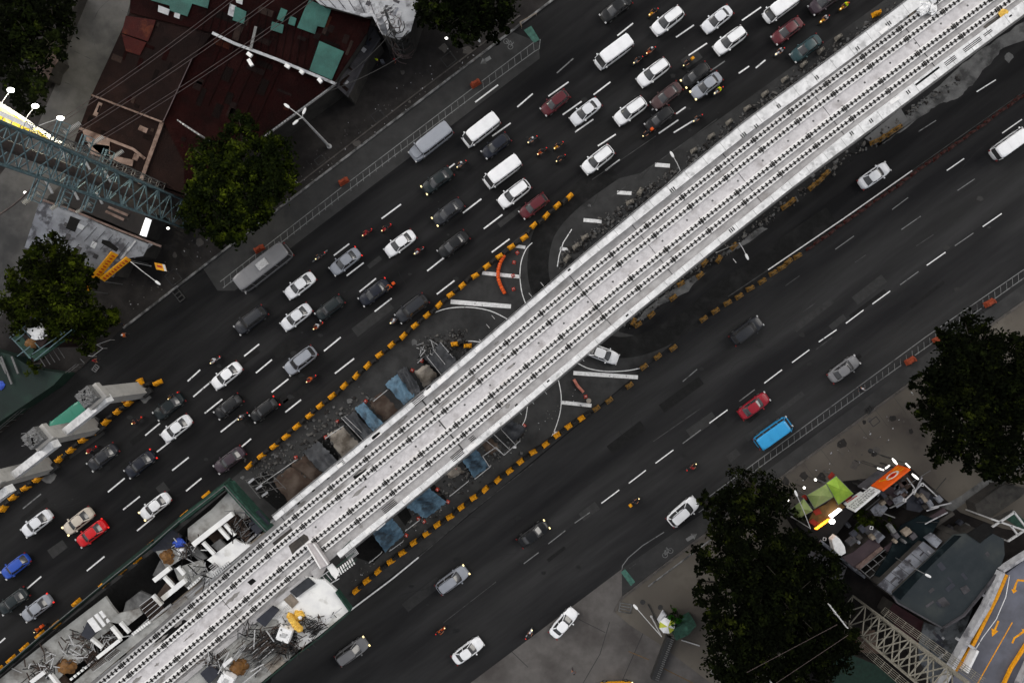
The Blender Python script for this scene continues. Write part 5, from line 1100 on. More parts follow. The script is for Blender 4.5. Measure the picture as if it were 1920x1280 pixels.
for (px, py, l) in ((1349, 1243, 'upper'), (1336, 1258, 'lower')):
    mb = MB(); c = W(px, py, 8); mb.tube([c, c + Vector((0, 0, .5))], .22, 12); mb.tube([c + Vector((0, 0, .5)), c + Vector((0, 0, .62))], .1, 10); mb.beam(c + Vector((0, 0, .25)), Vector((W(1392, 1208).x, W(1392, 1208).y, 8.25)), .05)
    single('pole_canister', mb, M['wall_pale'], c, 'pale grey canister fixed to the leaning pole, %s of two' % l, 'canister')
upole((1495, 1090), 12.0, 'pale utility pole with a double crossarm inside the big dark tree', [(11.8, -52, 3.6), (11.5, -52, 3.6)], 'steel_pale', .13)
# overhead lines (real height)
def wires(nm, label, pts, sep, z, m='wire', n=2, rad=.035):
    r = empty(nm, W(pts[0][0], pts[0][1], z), label, 'cable')
    A, B = W(*pts[0], z), W(*pts[1], z); d = (B - A).normalized(); nn = Vector((-d.y, d.x, 0))
    for k in range(n):
        o = nn * (k - (n - 1) / 2) * sep; MB().tube([A.lerp(B, t / 10) + o - Vector((0, 0, 4 * (t / 10) * (1 - t / 10) * 1.0)) for t in range(11)], rad, 6).obj('wire', M[m], r)
    return r
wires('power_line', 'upper pair of power wires crossing the maroon roofs', ((60, 262), (560, -104)), .38, 20); wires('power_line', 'middle pair of power wires crossing the maroon roofs', ((40, 310), (600, -68)), .38, 20); wires('power_line', 'lower pair of power wires crossing the maroon roofs', ((100, 312), (640, -42)), .38, 20)
wires('power_line', 'single cable running down to the left edge below the tower', ((-40, 424), (78, 327)), .3, 20, 'rust_pole', 1, .12)
for (a, b, l) in (((752, 106), (620, 170), 'black cable from the tangled pole towards the gutter'), ((735, 60), (640, 150), 'black cable over the grey shed roof'), ((745, 80), (790, 20), 'black cable from the tangled pole to the top tree')):
    r = empty('service_cable', W(*a, 9), l, 'cable'); A, B = W(*a, 9), W(*b, 6); MB().tube([A.lerp(B, t / 8) - Vector((0, 0, 4 * (t / 8) * (1 - t / 8) * .6)) for t in range(9)], .05, 6).obj('wire', M['wire_dark'], r)
for (a, b, l) in (((1570, 1170), (1400, 1260), 'upper thin wire across the big dark tree'), ((1590, 1190), (1440, 1290), 'lower thin wire across the big dark tree')):
    r = empty('service_cable', W(*a, 13), l, 'cable'); A, B = W(*a, 13), W(*b, 13); MB().tube([A, B], .03, 6).obj('wire', M['wire'], r)

# ---------------------------------------------------------------- lattice towers
def lattice(mb, base, hw, z0, z1, bays, ang, taper=1.0, w=.11, w2=.06):
    c, s_ = math.cos(ang), math.sin(ang); pv = None
    for i in range(bays + 1):
        t = i / bays; z = z0 + (z1 - z0) * t; k = hw * (1 + (taper - 1) * t)
        ring = [Vector((base.x + x * k * c - y * k * s_, base.y + x * k * s_ + y * k * c, z)) for x, y in ((-1, -1), (1, -1), (1, 1), (-1, 1))]
        if pv:
            for j in range(4):
                mb.beam(pv[j], ring[j], w); mb.beam(pv[j], ring[(j + 1) % 4], w2); mb.beam(pv[(j + 1) % 4], ring[j], w2)
        for j in range(4): mb.beam(ring[j], ring[(j + 1) % 4], w2)
        pv = ring
tb = W(330, 396, .13)
tw = empty('transmission_tower', tb, 'tall teal steel lattice tower with crossarms leaning out at the left', 'tower')
mb = MB(); lattice(mb, tb, 1.75, .13, 42, 14, R(-21), 1.0, .2, .09); mb.obj('lattice_body', M['teal_steel'], tw)
MB().tube([tb, tb + Vector((0, 0, 43))], [.6, .5], 16).obj('mast', M['rust_pole'], tw, smooth=True)
aa = R(69)   # crossarms run across the lean
ad = Vector((math.cos(aa), math.sin(aa), 0))
for i, z in enumerate((17.5, 21.5, 25.5)):
    mb = MB(); L = (3.6, 4.0, 4.2)[i]
    for zz in (0, .9):
        for o_ in (-.5, .5):
            n = Vector((-ad.y, ad.x, 0)) * o_; mb.beam(tb + Vector((0, 0, z + zz)) - ad * L + n * (.4 if zz else 1), tb + Vector((0, 0, z + zz)) + ad * L + n * (.4 if zz else 1), .09)
    for k in range(-7, 8):
        n = Vector((-ad.y, ad.x, 0)); q = tb + ad * (L * k / 7) + Vector((0, 0, z)); q2 = tb + ad * (L * (k + .5) / 7 if k < 7 else L) + Vector((0, 0, z + .9)); mb.beam(q - n * .5, q2, .05); mb.beam(q + n * .5, q2, .05); mb.beam(q - n * .5, q + n * .5, .05)
    arm = mb.obj('crossarm', M['teal_steel'], tw)
    for sg in (-1, 1):
        mb = MB(); q = tb + ad * sg * (L - 1.1) + Vector((0, 0, z - .15)); dd = Vector((math.cos(R(38)), math.sin(R(38)), -.15)) * (1 if sg > 0 else -1)
        for k in range(12): c = q + dd * (.25 + k * .15); mb.tube([c, c + dd * .06], [.24, .12], 12)
        mb.obj('insulator_string', M['porcelain'], arm)
        q = tb + ad * sg * (L - 2.3) + Vector((0, 0, z - .3)); mb = MB(); d2 = Vector((math.cos(R(-62)), math.sin(R(-62)), 0)); mb.tube([q, q + d2 * 1.4], .13, 10); mb.obj('bushing', M['porcelain'], arm)
for i in range(7):
    z = 3 + i * 3.4; n = Vector((math.cos(R(-70)), math.sin(R(-70)), 0)); mb = MB(); q = tb + n * 1.5 + Vector((0, 0, z)); mb.beam(q, q + n * .7, .06); mb.beam(q + Vector((0, 0, .9)), q + n * .7, .05); mb.obj('step_bracket', M['teal_steel'], tw)
mb = MB(); q0 = tb + Vector((math.cos(R(69)), math.sin(R(69)), 0)) * 2.4; lattice(mb, q0, .4, .13, 30, 16, R(-21), 1, .07, .04); mb.obj('ladder_cage', M['steel'], tw)
# billboard with flood lamps on booms
zb = 15.0; A, B = W(-30, 216, zb), W(113, 279, zb)
bl = empty('billboard', W(113, 279, zb), 'brightly lit yellow billboard edge at the far left', 'billboard')
d = (B - A).normalized(); n = Vector((-d.y, d.x, 0))
q = [W(-30, 221, 15), W(112, 277, 15), W(112, 272, 18.5), W(-30, 178, 18.5)]; bk = [p + n * .35 + Vector((0, 0, -.25)) for p in q]
fcs = [(0, 1, 2, 3), (7, 6, 5, 4), (0, 4, 5, 1), (1, 5, 6, 2), (2, 6, 7, 3), (3, 7, 4, 0)]
MB().add([p + n * .03 + Vector((0, 0, -.03)) for p in q] + bk, fcs).obj('panel_box', M['steel'], bl); MB().add(q + [p + n * .02 + Vector((0, 0, -.02)) for p in q], fcs).obj('lit_face', M['glow_yellow'], bl)
MB().beam(A + n * 1.0 + Vector((0, 0, 5.0)), B + n * .9 + Vector((0, 0, 5.0)), .5, .08).obj('catwalk', M['steel_pale'], bl)
mb = MB()
for i in range(9): c = A.lerp(B, (i + .5) / 9) + Vector((0, 0, 4.6)); mb.beam(c, c + n * .9, .08)
for zz in (0, 2.5): mb.beam(A + n * .8 + Vector((0, 0, zz)), B + n * .8 + Vector((0, 0, zz)), .1)
mb.obj('rear_frame', M['steel'], bl)
for (px, py) in ((20, 169), (66, 199), (113, 222)):
    T = W(px, py, 19.5); root_ = min((A.lerp(B, i / 40) + Vector((0, 0, 5.0)) + n * .9 for i in range(41)), key=lambda p: (p.xy - (T.xy - n.xy * 2.4)).length)
    o = MB().tube([root_, root_.lerp(T, .5) + Vector((0, 0, .1)), T], .04, 6).obj('lamp_boom', M['steel_pale'], bl)
    MB().blob(T, .27, 12, 8, 0, 0, (1.5, 1.0, .5)).obj('flood_lamp', mat('blazing flood lamp', (1, .98, .93), (1, .98, .93), .5, emit=10), bl, smooth=True)
    ld = bpy.data.lights.new('flood_light', 'POINT'); ld.energy = 2600; ld.shadow_soft_size = .4; ld.color = (1, .93, .7); lo = bpy.data.objects.new('flood_light', ld); col.objects.link(lo); lo.location = T + Vector((0, 0, -.6)) 
mb = MB(); 
for t in (.1, .9): c = A.lerp(B, t) + n * .4; mb.tube([Vector((c.x, c.y, .13)), c], .35, 14)
mb.obj('support_column', M['steel'], bl)
# small lit lamps of the shops
for (px, py, z, l) in ((315, 428, 4.2, 'small lit lamp at the foot of the tower'), (47, 361, 9, 'small lit lamp hanging below the thick cable'), (837, 72, 5, 'pair of small lit bulbs below the top tree')):
    r = empty('wall_lamp', W(px, py, z), l, 'lamp'); c = W(px, py, z); MB().blob(c, .16, 10, 6, 0, 0, (1.3, 1, .6)).obj('bulb', M['glow_white'], r); MB().tube([Vector((c.x, c.y, .13)), c + Vector((0, 0, -.15))], .04, 6).obj('stem', M['steel_dark'], r)

# ================================================================ BARE COLUMNS, LOWER LEFT
cols = [((275, 727), 41, 11.0), ((185, 800), 40, 11.0), ((100, 876), 40, 11.0)]
CL = ['precast concrete column with a rough head at the upper end of its row', 'middle precast concrete column, next to the green jeepney', 'precast concrete column cut by the left edge, its head out of view']
CC = [W(266, 731), W(178, 799), W(92, 872)]
for k, p in enumerate(CC):
    r = empty('concrete_column', p, CL[k], 'column', 'bare concrete columns at the lower left'); a = R(40)
    MB().box((p.x, p.y, 5.1), (1.35, 1.9, 10.2), a).obj('shaft', M['column'], r)
    MB().box((p.x, p.y, 10.6), (2.6, 2.2, .8), a, 0, 1).obj('head', M['column'], r); 
    q = p + Vector((math.cos(a + math.pi * .75), math.sin(a + math.pi * .75), 0)) * .3
    mb = MB(); mb.box((q.x, q.y, 11.45), (2.0, 1.9, .9), a)
    for i in range(14): mb.box((q.x + rr.uniform(-.8, .8), q.y + rr.uniform(-.8, .8), 12.0), (rr.uniform(.2, .5), rr.uniform(.2, .5), .2), rr.uniform(0, 3))
    hd = mb.obj('rough_top', M['rough_top'], r)
    mb = MB()
    for i in range(16): x, y = rr.uniform(-.85, .85), rr.uniform(-.85, .85); mb.tube([Vector((q.x + x, q.y + y, 11.9)), Vector((q.x + x + rr.uniform(-.1, .1), q.y + y, 12.6))], .025, 5)
    mb.obj('starter_bars', M['steel_pale'], hd)
    dwn = Vector((math.cos(R(219)), math.sin(R(219)), 0)); st = W((204, 123 - 20 + 2, 20)[k], (746, 831, 915)[k], 10.4); en = W((122, 18, -70)[k], (811, 898, 985)[k], 7.0)
    MB().beam(st, en, .95, .95).obj('brace_beam', M['parapet'], r); MB().beam(en, en + (en - st).normalized() * .12, 1.15, .5).obj('end_plate', M['steel_dark'], r)
    MB().box((p.x + 1.0, p.y - .3, .5), (1.4, .8, .5), a).obj('foot_frame', M['steel_dark'], r)
mb = MB()
for (px, py, w_) in ((272, 745, .8), (175, 790, 1.0), (90, 890, 1.1)): splash(px, py, w_, 10, .020)
struct('footing_stains', mb, M['concrete_grey'], 'grey cement stains at the column feet')
# fence and frame barrier on the far left
fr_ = empty('site_fence', W(0, 812, .13), 'double railed steel fence along the lower left kerb', 'fence'); P = WW([(-60, 865), (0, 812), (100, 728), (158, 682)], .13)
for zz, off in ((1.1, 0), (1.8, 0)):
    mb = MB()
    for i in range(3): mb.beam(P[i] + Vector((0, 0, zz)), P[i + 1] + Vector((0, 0, zz)), .06)
    mb.obj('fence_rail', M['steel'], fr_)
for i in range(24):
    t = i / 23 * 2.999; k = int(t); q = P[k].lerp(P[k + 1], t - k); MB().beam(q, q + Vector((0, 0, 1.8)), .05).obj('fence_post', M['steel'], fr_)
r = empty('frame_barrier', W(180, 655, .13), 'white zigzag frame barrier below the lower tree', 'barrier'); mb = MB(); pp = [(186, 632), (208, 640), (191, 652), (206, 660), (186, 668), (162, 666), (158, 680)]
pp = [(207, 637), (181, 646), (193, 653), (173, 668), (160, 665)]
for i in range(len(pp) - 1): mb.beam(W(*pp[i], 1.0), W(*pp[i + 1], 1.0), .06)
for q in pp: mb.beam(W(*q, 1.0), W(*q, 1.0).xy.to_3d() + Vector((0, 0, .02)), .05)
mb.obj('frame', M['steel_pale'], r); mb = MB(); mb.beam(W(150, 672, .6), W(158, 680, .6), .08); mb.obj('foot', M['steel'], r)
# small dark ladder-shaped grates
for (px, py, w_, h_, a, l, m_) in ((336, 553, 24, 12, -52, 'dark ladder shaped grate lying over the kerb line', 'steel_dark'), (181, 690, 12, 8, 55, 'small dark frame lying on the road by the fence', 'steel'), (1172, 1138, 16, 22, 80, 'pale three slab grate at the driveway corner', 'concrete_grey'), (1628, 767, 14, 9, 45, 'dark square frame at the right bike lane edge', 'steel_dark')):
    c = W(px, py); r = empty('drain_grate', c, l, 'grate'); mb = MB(); a = R(a); ca, sa = math.cos(a), math.sin(a); w2, h2 = w_ / S / 2, h_ / S / 2
    T = lambda x, y: Vector((c.x + x * ca - y * sa, c.y + x * sa + y * ca, .2))
    for i in range(4): x = -w2 + 2 * w2 * i / 3; mb.beam(T(x, -h2), T(x, h2), .12, .12)
    mb.obj('bars', M[m_], r); mb = MB(); mb.beam(T(-w2, -h2), T(w2, -h2), .12, .14); mb.beam(T(-w2, h2), T(w2, h2), .12, .14); mb.obj('side_rail', M[m_], r)

# ================================================================ TREES
def leafmat(nm, a, b, c):
    m = mat(nm, tuple(x * .72 for x in a), tuple(x * .62 for x in b), .95, .9, 4, spec=.02, third=c, tscale=.6, tcon=(.52, .66)); return m  # third colour paints paler patches into the leaves for lit crown tops
LF = {'a': leafmat('deep green leaves', lin((25, 33, 11)), lin((13, 19, 7)), lin((42, 50, 14))), 'b': leafmat('yellow green leaves', lin((46, 56, 11)), lin((27, 35, 8)), lin((70, 80, 18))),
      'd': leafmat('near black leaves', lin((13, 17, 7)), lin((8, 11, 5)), lin((22, 28, 9))), 'dd': leafmat('dark olive leaves', lin((24, 29, 9)), lin((14, 17, 7)), lin((44, 50, 14))), 'g': leafmat('fresh green leaves', lin((40, 92, 22)), lin((24, 60, 14)), lin((60, 110, 24)))}
def tree(name, base, lobes, zc, nl, label, mats=('a', 'b'), leaf=.42, zw=.13, flat=.55, group=None, shares=(.7, .3), sparse=0.0):
    """lobes: (px, py, radius_px) measured at crown height; leaf-sized faces spread through every lobe"""
    rn = random.Random(hash(label) % 1000 if False else len(label) * 7 + int(base[0])); B_ = W(*base, zw); r = empty(name, B_, label, 'tree', group)
    L = [(W(q[0], q[1], zc + rn.uniform(-.8, .8)), q[2] / (S * H / (H - zc))) for q in lobes]
    L += [(c + Vector((math.cos(t) * R_, math.sin(t) * R_, rn.uniform(-1.6, .2))), R_ * rn.uniform(.18, .36)) for c, R_ in list(L) for t in [rn.uniform(0, 6.28) for _ in range(3)]]
    tk = MB(); top = Vector((B_.x, B_.y, zc * .55)); tk.tube([B_, B_.lerp(top, .5) + Vector((rn.uniform(-.2, .2), rn.uniform(-.2, .2), 0)), top], [.34, .26, .2], 10); tk.obj('trunk', M['bark'], r, smooth=True)
    lb_ = MB()
    for c, R_ in L:
        mid = top.lerp(c, .55) + Vector((rn.uniform(-.4, .4), rn.uniform(-.4, .4), -.3)); lb_.tube([top - Vector((0, 0, .3)), mid, c], [.15, .10, .04], 6)
        for _ in range(4):
            u = Vector((rn.uniform(-1, 1), rn.uniform(-1, 1), rn.uniform(-.2, .6))); lb_.tube([mid.lerp(c, .5), c + u * R_ * .45, c + u * R_ * .8], [.06, .04, .015], 5)
    lb_.obj('limbs', M['bark'], r)
    tot = sum(R_ ** 2 for _, R_ in L); cr = MB(); mi_n = len(mats)
    for c, R_ in L:
        k = int(nl * R_ * R_ / tot); clumps = max(6, int(k / 38)); CLs = []
        for _ in range(clumps):
            while True:
                u = Vector((rn.uniform(-1, 1), rn.uniform(-1, 1), rn.uniform(-.7, 1)))
                if .25 < u.length < 1.0: break
            CLs.append((c + Vector((u.x * R_, u.y * R_, u.z * R_ * flat)), rn.uniform(.5, 1.05) * min(1.0, R_ * .38), 0 if rn.random() < shares[0] else 1))
        for _ in range(k):
            cc, cr_, mi = rn.choice(CLs)
            if sparse and rn.random() < sparse: continue
            v = Vector((rn.gauss(0, .5), rn.gauss(0, .5), rn.gauss(0, .35))) * cr_; p = cc + v
            s_ = leaf * rn.uniform(.55, 1.2); a = rn.uniform(0, 6.28); t = rn.uniform(-.9, .9); t2 = rn.uniform(-.9, .9)
            x = Vector((math.cos(a), math.sin(a), t)).normalized() * s_ * .62; y = Vector((-math.sin(a), math.cos(a), t2)).normalized() * s_ * .36
            cr.add([p - x, p - y * .9 + x * .1, p + x, p + y * .9 + x * .1], [(0, 1, 2, 3)], mi % mi_n)
    cr.obj('crown', [LF[m] for m in mats], r); return r
tree('broadleaf_tree', (60, 110), [(20, 20, 60), (75, 45, 55), (25, 110, 55), (60, 170, 42), (-20, 60, 70), (100, 90, 28), (95, 5, 40)], 8, 13000, 'big dark tree filling the upper left corner', ('d', 'a'), .5, shares=(.72, .28))
tree('broadleaf_tree', (462, 350), [(455, 255, 36), (510, 290, 36), (390, 300, 36), (440, 330, 48), (500, 345, 42), (380, 400, 40), (430, 425, 36), (470, 385, 45), (395, 355, 38), (530, 330, 24)], 9, 17000, 'bushy green tree between the tall tower and the left kerb', ('a', 'b'), .46, shares=(.66, .34))
tree('broadleaf_tree', (112, 560), [(95, 490, 44), (55, 530, 42), (120, 530, 50), (60, 590, 44), (136, 575, 36), (30, 570, 30), (110, 600, 40), (140, 500, 24)], 8, 15000, 'round olive green tree beside the yellow signboards', ('dd', 'b'), .44, shares=(.6, .4))
tree('broadleaf_tree', (172, 612), [(165, 605, 30), (190, 600, 26), (145, 595, 22), (160, 640, 20), (205, 590, 18)], 5, 5000, 'small yellow green tree just below the round olive tree', ('b', 'dd'), .36, shares=(.75, .25))
tree('broadleaf_tree', (875, 10), [(830, 10, 46), (880, 20, 48), (930, 10, 42), (800, 15, 26), (880, 50, 30), (920, 45, 26), (870, -40, 60)], 8, 12000, 'dark green tree at the middle of the top edge', ('d', 'a'), .44, shares=(.68, .32))
tree('broadleaf_tree', (1835, 730), [(1820, 650, 55), (1880, 680, 60), (1768, 720, 42), (1755, 780, 36), (1800, 790, 58), (1870, 790, 62), (1850, 850, 45), (1930, 740, 60), (1800, 700, 60), (1770, 840, 30), (1900, 860, 40), (1840, 720, 60)], 9, 36000, 'near black broad tree at the right edge', ('d', 'dd'), .46, shares=(.78, .22))
tree('broadleaf_tree', (1445, 1080), [(1370, 960, 46), (1430, 950, 44), (1350, 1040, 50), (1420, 1040, 60), (1490, 1040, 52), (1390, 1130, 66), (1470, 1130, 66), (1540, 1130, 52), (1380, 1220, 60), (1460, 1220, 70), (1540, 1220, 60), (1400, 1290, 60), (1500, 1290, 60), (1580, 1200, 32), (1330, 1120, 26), (1545, 1070, 34), (1440, 1090, 60), (1430, 1180, 60), (1510, 1180, 56)], 9, 56000, 'enormous near black tree at the lower right', ('d', 'dd'), .46, shares=(.8, .2))
tree('sparse_tree', (1400, 905), [(1385, 905, 30), (1425, 915, 34), (1450, 935, 28), (1360, 930, 24), (1470, 915, 22)], 6, 3600, 'sparse brownish tree at the kerb above the enormous one', ('d', 'dd'), .3, shares=(.9, .1), sparse=.25)
tree('shrub', (1268, 1160), [(1268, 1160, 14), (1262, 1150, 8), (1278, 1170, 8)], 2, 700, 'small fresh green shrub beside the white umbrella', ('g', 'a'), .26)
tree('shrub', (1628, 975), [(1625, 975, 20), (1640, 985, 14), (1612, 985, 10)], 2.5, 900, 'yellow green shrub behind the white lettered sign', ('b', 'a'), .34)
tree('shrub', (1668, 985), [(1668, 985, 12)], 2, 380, 'small yellow green shrub right of the larger one', ('b', 'a'), .3)
tree('shrub', (1500, 963), [(1500, 963, 12), (1492, 955, 8)], 4.2, 380, 'dark twiggy shrub over the left canopy', ('dd', 'b'), .26)
tree('shrub', (60, 690), [(60, 690, 14), (75, 660, 10)], 3, 420, 'little green shrub beside the green scaffold', ('b', 'a'), .3)

# ================================================================ WORKS BESIDE THE VIADUCT
# rubble verges: stones nobody could count
def rubble(pts, wid, n, lab_, z=.02, seed=1):
    rn = random.Random(seed); P = WW(pts); mb = MB(); seg = [(P[i + 1] - P[i]).length for i in range(len(P) - 1)]; T = sum(seg)
    for _ in range(n):
        u = rn.uniform(0, T); i = 0
        while u > seg[i] and i < len(seg) - 1: u -= seg[i]; i += 1
        d = (P[i + 1] - P[i]).normalized(); q = P[i] + d * u + Vector((-d.y, d.x, 0)) * rn.gauss(0, wid / 2.4); s_ = rn.uniform(.07, .26) * rn.choice((.5, .8, 1, 1.6))
        mb.box((q.x, q.y, z + s_ * .25), (s_ * rn.uniform(.8, 2.2), s_, s_ * .7), rn.uniform(0, 3.14), rn.choice((0, 0, 1, 2)), .7)
    o = mb.obj('rubble', [M['rubble'], M['concrete_grey'], M['ground']]); tag(o, lab_, 'rubble', None, 'stuff'); return o
rubble([(1045, 500), (1075, 465), (1110, 440), (1170, 405), (1235, 345), (1290, 300), (1400, 215), (1540, 110), (1680, 10)], 1.0, 620, 'loose grey rubble along the left verge of the viaduct', seed=2)
rubble([(1050, 495), (1085, 465), (1150, 405), (1230, 345)], 1.0, 260, 'denser broken rubble at the inner side of the U-turn', seed=3)
rubble([(1172, 612), (1215, 580), (1290, 520), (1370, 465), (1480, 378), (1600, 285), (1690, 222), (1800, 145)], .9, 520, 'loose grey rubble along the right verge of the viaduct', seed=4)
rubble([(700, 745), (640, 790), (560, 850), (480, 905)], 3.6, 500, 'grey spill of stones around the tarpaulins left of the viaduct', seed=5)
rubble([(985, 800), (930, 850), (850, 910), (770, 985)], 2.2, 300, 'grey spill of stones around the tarpaulins right of the viaduct', seed=6)
rubble([(790, 660), (880, 640)], 2.5, 260, 'heap of broken stones by the two yellow barriers', seed=7)
mb = MB()
for pts in ([(1188, 604), (1232, 562), (1300, 518), (1322, 512), (1290, 545), (1240, 572), (1200, 604)], [(1340, 488), (1392, 462), (1440, 430), (1425, 425), (1395, 450), (1348, 478)]): mb.sheet(WW(rough(pts, 1.6, 4)), .028)
struct('cement_verge', mb, M['concrete_grey'], 'cement covered strips of the right verge')
mb = MB(); mb.prism(WW([(1620, 260), (1688, 205), (1700, 226), (1640, 272)]), 0, .2); struct('hard_stand', mb, mat('plain grey slab', g(.15), g(.12), .9, 1, 6), 'smooth grey hard stand by the right parapet')
mb = MB(); mb.sheet(WW(rough([(1640, 275), (1700, 215), (1760, 160), (1830, 100), (1905, 50), (1990, 0), (1990, 45), (1880, 92), (1858, 120), (1830, 150), (1805, 180), (1760, 195), (1720, 225), (1660, 268)], 2.6, 6)), .028)
struct('dried_cement', mb, M['concrete_grey'], 'big dried cement spill right of the viaduct top')
# sloping tarpaulins, clay slabs and pits
def tarp(quad, m, label, z_out=.25, z_in=3.2, cat='tarpaulin', group='tarpaulins beside the viaduct'):
    """quad px: two outer corners then two inner corners (towards the viaduct)"""
    a, b = W(*quad[0], z_out), W(*quad[1], z_out); c, d = W(*quad[2], z_in), W(*quad[3], z_in); n = 12; rn = random.Random(int(quad[0][0])); g_ = []
    mb = MB()
    for i in range(n + 1):
        for j in range(n + 1):
            u, v = i / n, j / n; p = a.lerp(b, u).lerp(d.lerp(c, u), v); w = noise.noise(Vector((p.x * .9, p.y * .9, 3))) * .35 + .22 * math.sin(u * 9 + v * 3) * math.sin(v * 3.1)
            p.z += w; p.z = max(p.z, .06)
            if i in (0, n) or j in (0, n): p.x += rn.uniform(-.12, .12); p.y += rn.uniform(-.12, .12)
            mb.v.append(p)
    for i in range(n):
        for j in range(n): q = i * (n + 1) + j; mb.f.append([q, q + 1, q + n + 2, q + n + 1]); mb.m.append(0)
    k = len(mb.v); mb.v += [p - Vector((0, 0, .03)) for p in mb.v[:k]]; mb.f += [[k + x for x in reversed(f)] for f in mb.f[:]]; mb.m += mb.m[:]
    return single('tarpaulin', mb, M[m], a, label, cat, group, smooth=True)
tarp([(795, 671), (826, 640), (858, 678), (832, 702)], 'tarp_dark', 'dark grey tarpaulin nearest the two yellow barriers')
tarp([(722, 720), (746, 698), (778, 742), (757, 759)], 'tarp_blue', 'grey blue tarpaulin beside the pale clay slab, left half of the bay')
tarp([(744, 697), (761, 686), (789, 732), (776, 745)], 'tarp_dark', 'dark tarpaulin joining the grey blue one beside the pale clay slab')
tarp([(665, 765), (681, 754), (718, 794), (700, 809)], 'tarp_blue', 'blue tarpaulin beside the dark pit left of the viaduct')
tarp([(643, 786), (664, 770), (699, 812), (683, 824)], 'tarp_dark', 'narrow dark tarpaulin between the blue one and the black gap')
tarp([(567, 847), (598, 827), (634, 866), (607, 888)], 'tarp_dark', 'dark grey tarpaulin between beige slab and brown soil bay')
tarp([(888, 895), (917, 875), (893, 842), (862, 854)], 'tarp_blue', 'clear blue tarpaulin right of the viaduct, uppermost of the blue ones')
tarp([(800, 972), (838, 940), (803, 915), (758, 946)], 'tarp_blue', 'large creased blue tarpaulin right of the viaduct')
tarp([(722, 1035), (758, 1000), (734, 970), (698, 998)], 'tarp_blue', 'lowest blue tarpaulin hanging below the white bracket')
tarp([(966, 830), (988, 802), (960, 788), (938, 800)], 'tarp_dark', 'grey crumpled tarpaulin under the viaduct edge by the thin arc')
def bed(quad, m, label, z=.35, nm='spoil_bed', cat='spoil heap'):
    P = WW(quad); n = 10; mb = MB()
    for i in range(n + 1):
        for j in range(n + 1):
            u, v = i / n, j / n; p = P[0].lerp(P[1], u).lerp(P[3].lerp(P[2], u), v); e = min(u, v, 1 - u, 1 - v); p.z = .03 + min(1, e * 5) * z * (1 + .5 * noise.noise(Vector((p.x, p.y, 1))))
            if e < .01: p += Vector((random.uniform(-.15, .15), random.uniform(-.15, .15), 0))
            mb.v.append(p)
    for i in range(n):
        for j in range(n): q = i * (n + 1) + j; mb.f.append([q, q + 1, q + n + 2, q + n + 1]); mb.m.append(0)
    k = len(mb.v); mb.v += [Vector((p.x, p.y, .015)) for p in mb.v[:k]]; mb.f += [[k + x for x in reversed(f)] for f in mb.f[:]]; mb.m += mb.m[:]
    return single(nm, mb, M[m], P[0], label, cat, 'earth beds beside the viaduct', smooth=True)
bed([(776, 697), (801, 681), (822, 704), (795, 726)], 'soil_pale', 'pale clay slab with an eroded lower corner, left of the viaduct')
bed([(612, 814), (642, 800), (676, 834), (643, 862)], 'soil_pale', 'large beige slab between two dark tarpaulins', .25)
bed([(512, 900), (548, 872), (592, 905), (545, 948)], 'soil', 'broad brown soil bay at the lower end of the left works')
bed([(690, 752), (716, 735), (748, 770), (720, 790)], 'soil', 'dark brown excavation bay framed by rusty beams', .1)
bed([(545, 872), (570, 852), (604, 888), (588, 905)], 'soil', 'smaller brown bay beside the broad soil bay', .3)
bed([(827, 885), (850, 868), (874, 884), (846, 896)], 'soil_pale', 'pale clay patch with red cones, right of the viaduct')
bed([(897, 826), (915, 815), (940, 838), (922, 855)], 'soil', 'brown soil framed by white rails, right of the viaduct')
mb = MB()
for pts in ([(788, 665), (795, 672), (832, 706), (826, 712), (783, 672)], [(824, 640), (830, 646), (860, 682), (852, 690), (838, 664)], [(640, 787), (646, 784), (682, 823), (676, 829)], [(590, 829), (612, 812), (640, 864), (632, 868)], [(538, 868), (546, 866), (590, 905), (584, 910)], [(862, 856), (868, 852), (890, 890), (884, 896)],
            [(655, 1010), (690, 995), (725, 1030), (700, 1055), (670, 1045)], [(800, 915), (812, 905), (838, 935), (832, 942)], [(945, 795), (950, 790), (975, 815), (970, 832)], [(470, 905), (500, 880), (545, 940), (525, 960), (490, 930)], [(740, 958), (760, 945), (772, 968), (760, 985)]): mb.sheet(WW(pts), .045)
struct('pit_shadow_gaps', mb, M['hole'], 'black sheets painting the shade of trench gaps beside the viaduct')  # flat black sheets paint in the shade, no trench is dug
def bars(nm, label, segs, z=.9, w=.09, m='steel_pale', posts=True, cat='railing', zw=0):
    r = empty(nm, W(*segs[0][0], zw), label, cat)
    for a, b in segs:
        A_, B_ = W(*a, z), W(*b, z); MB().beam(A_, B_, w).obj('rail_tube', M[m], r)
        if posts:
            for p in (A_, B_): MB().beam(Vector((p.x, p.y, zw + .01)), p, w * .8).obj('post', M[m], r)
    return r
bars('guard_rail', 'thin white rail above the dark excavation bay', [((700, 752), (726, 731))]); bars('guard_rail', 'white rail at the outer edge of the beige slab', [((612, 820), (642, 799)), ((612, 820), (610, 822))])
bars('guard_rail', 'white rail running from the soil bay to the scaffold frame', [((500, 900), (555, 862)), ((488, 908), (500, 900))]); bars('guard_rail', 'white rail round the brown soil, right of the viaduct', [((905, 855), (930, 838)), ((930, 838), (945, 853)), ((945, 853), (975, 826)), ((918, 875), (905, 855))])
bars('guard_rail', 'white rail at the foot of the clear blue tarpaulin', [((890, 898), (920, 874))]); bars('guard_rail', 'short white rail below the pale clay patch', [((843, 930), (878, 902))]); bars('guard_rail', 'long white rail below the lowest blue tarpaulin', [((692, 1055), (714, 1037)), ((760, 995), (786, 975)), ((730, 1033), (755, 1015))])
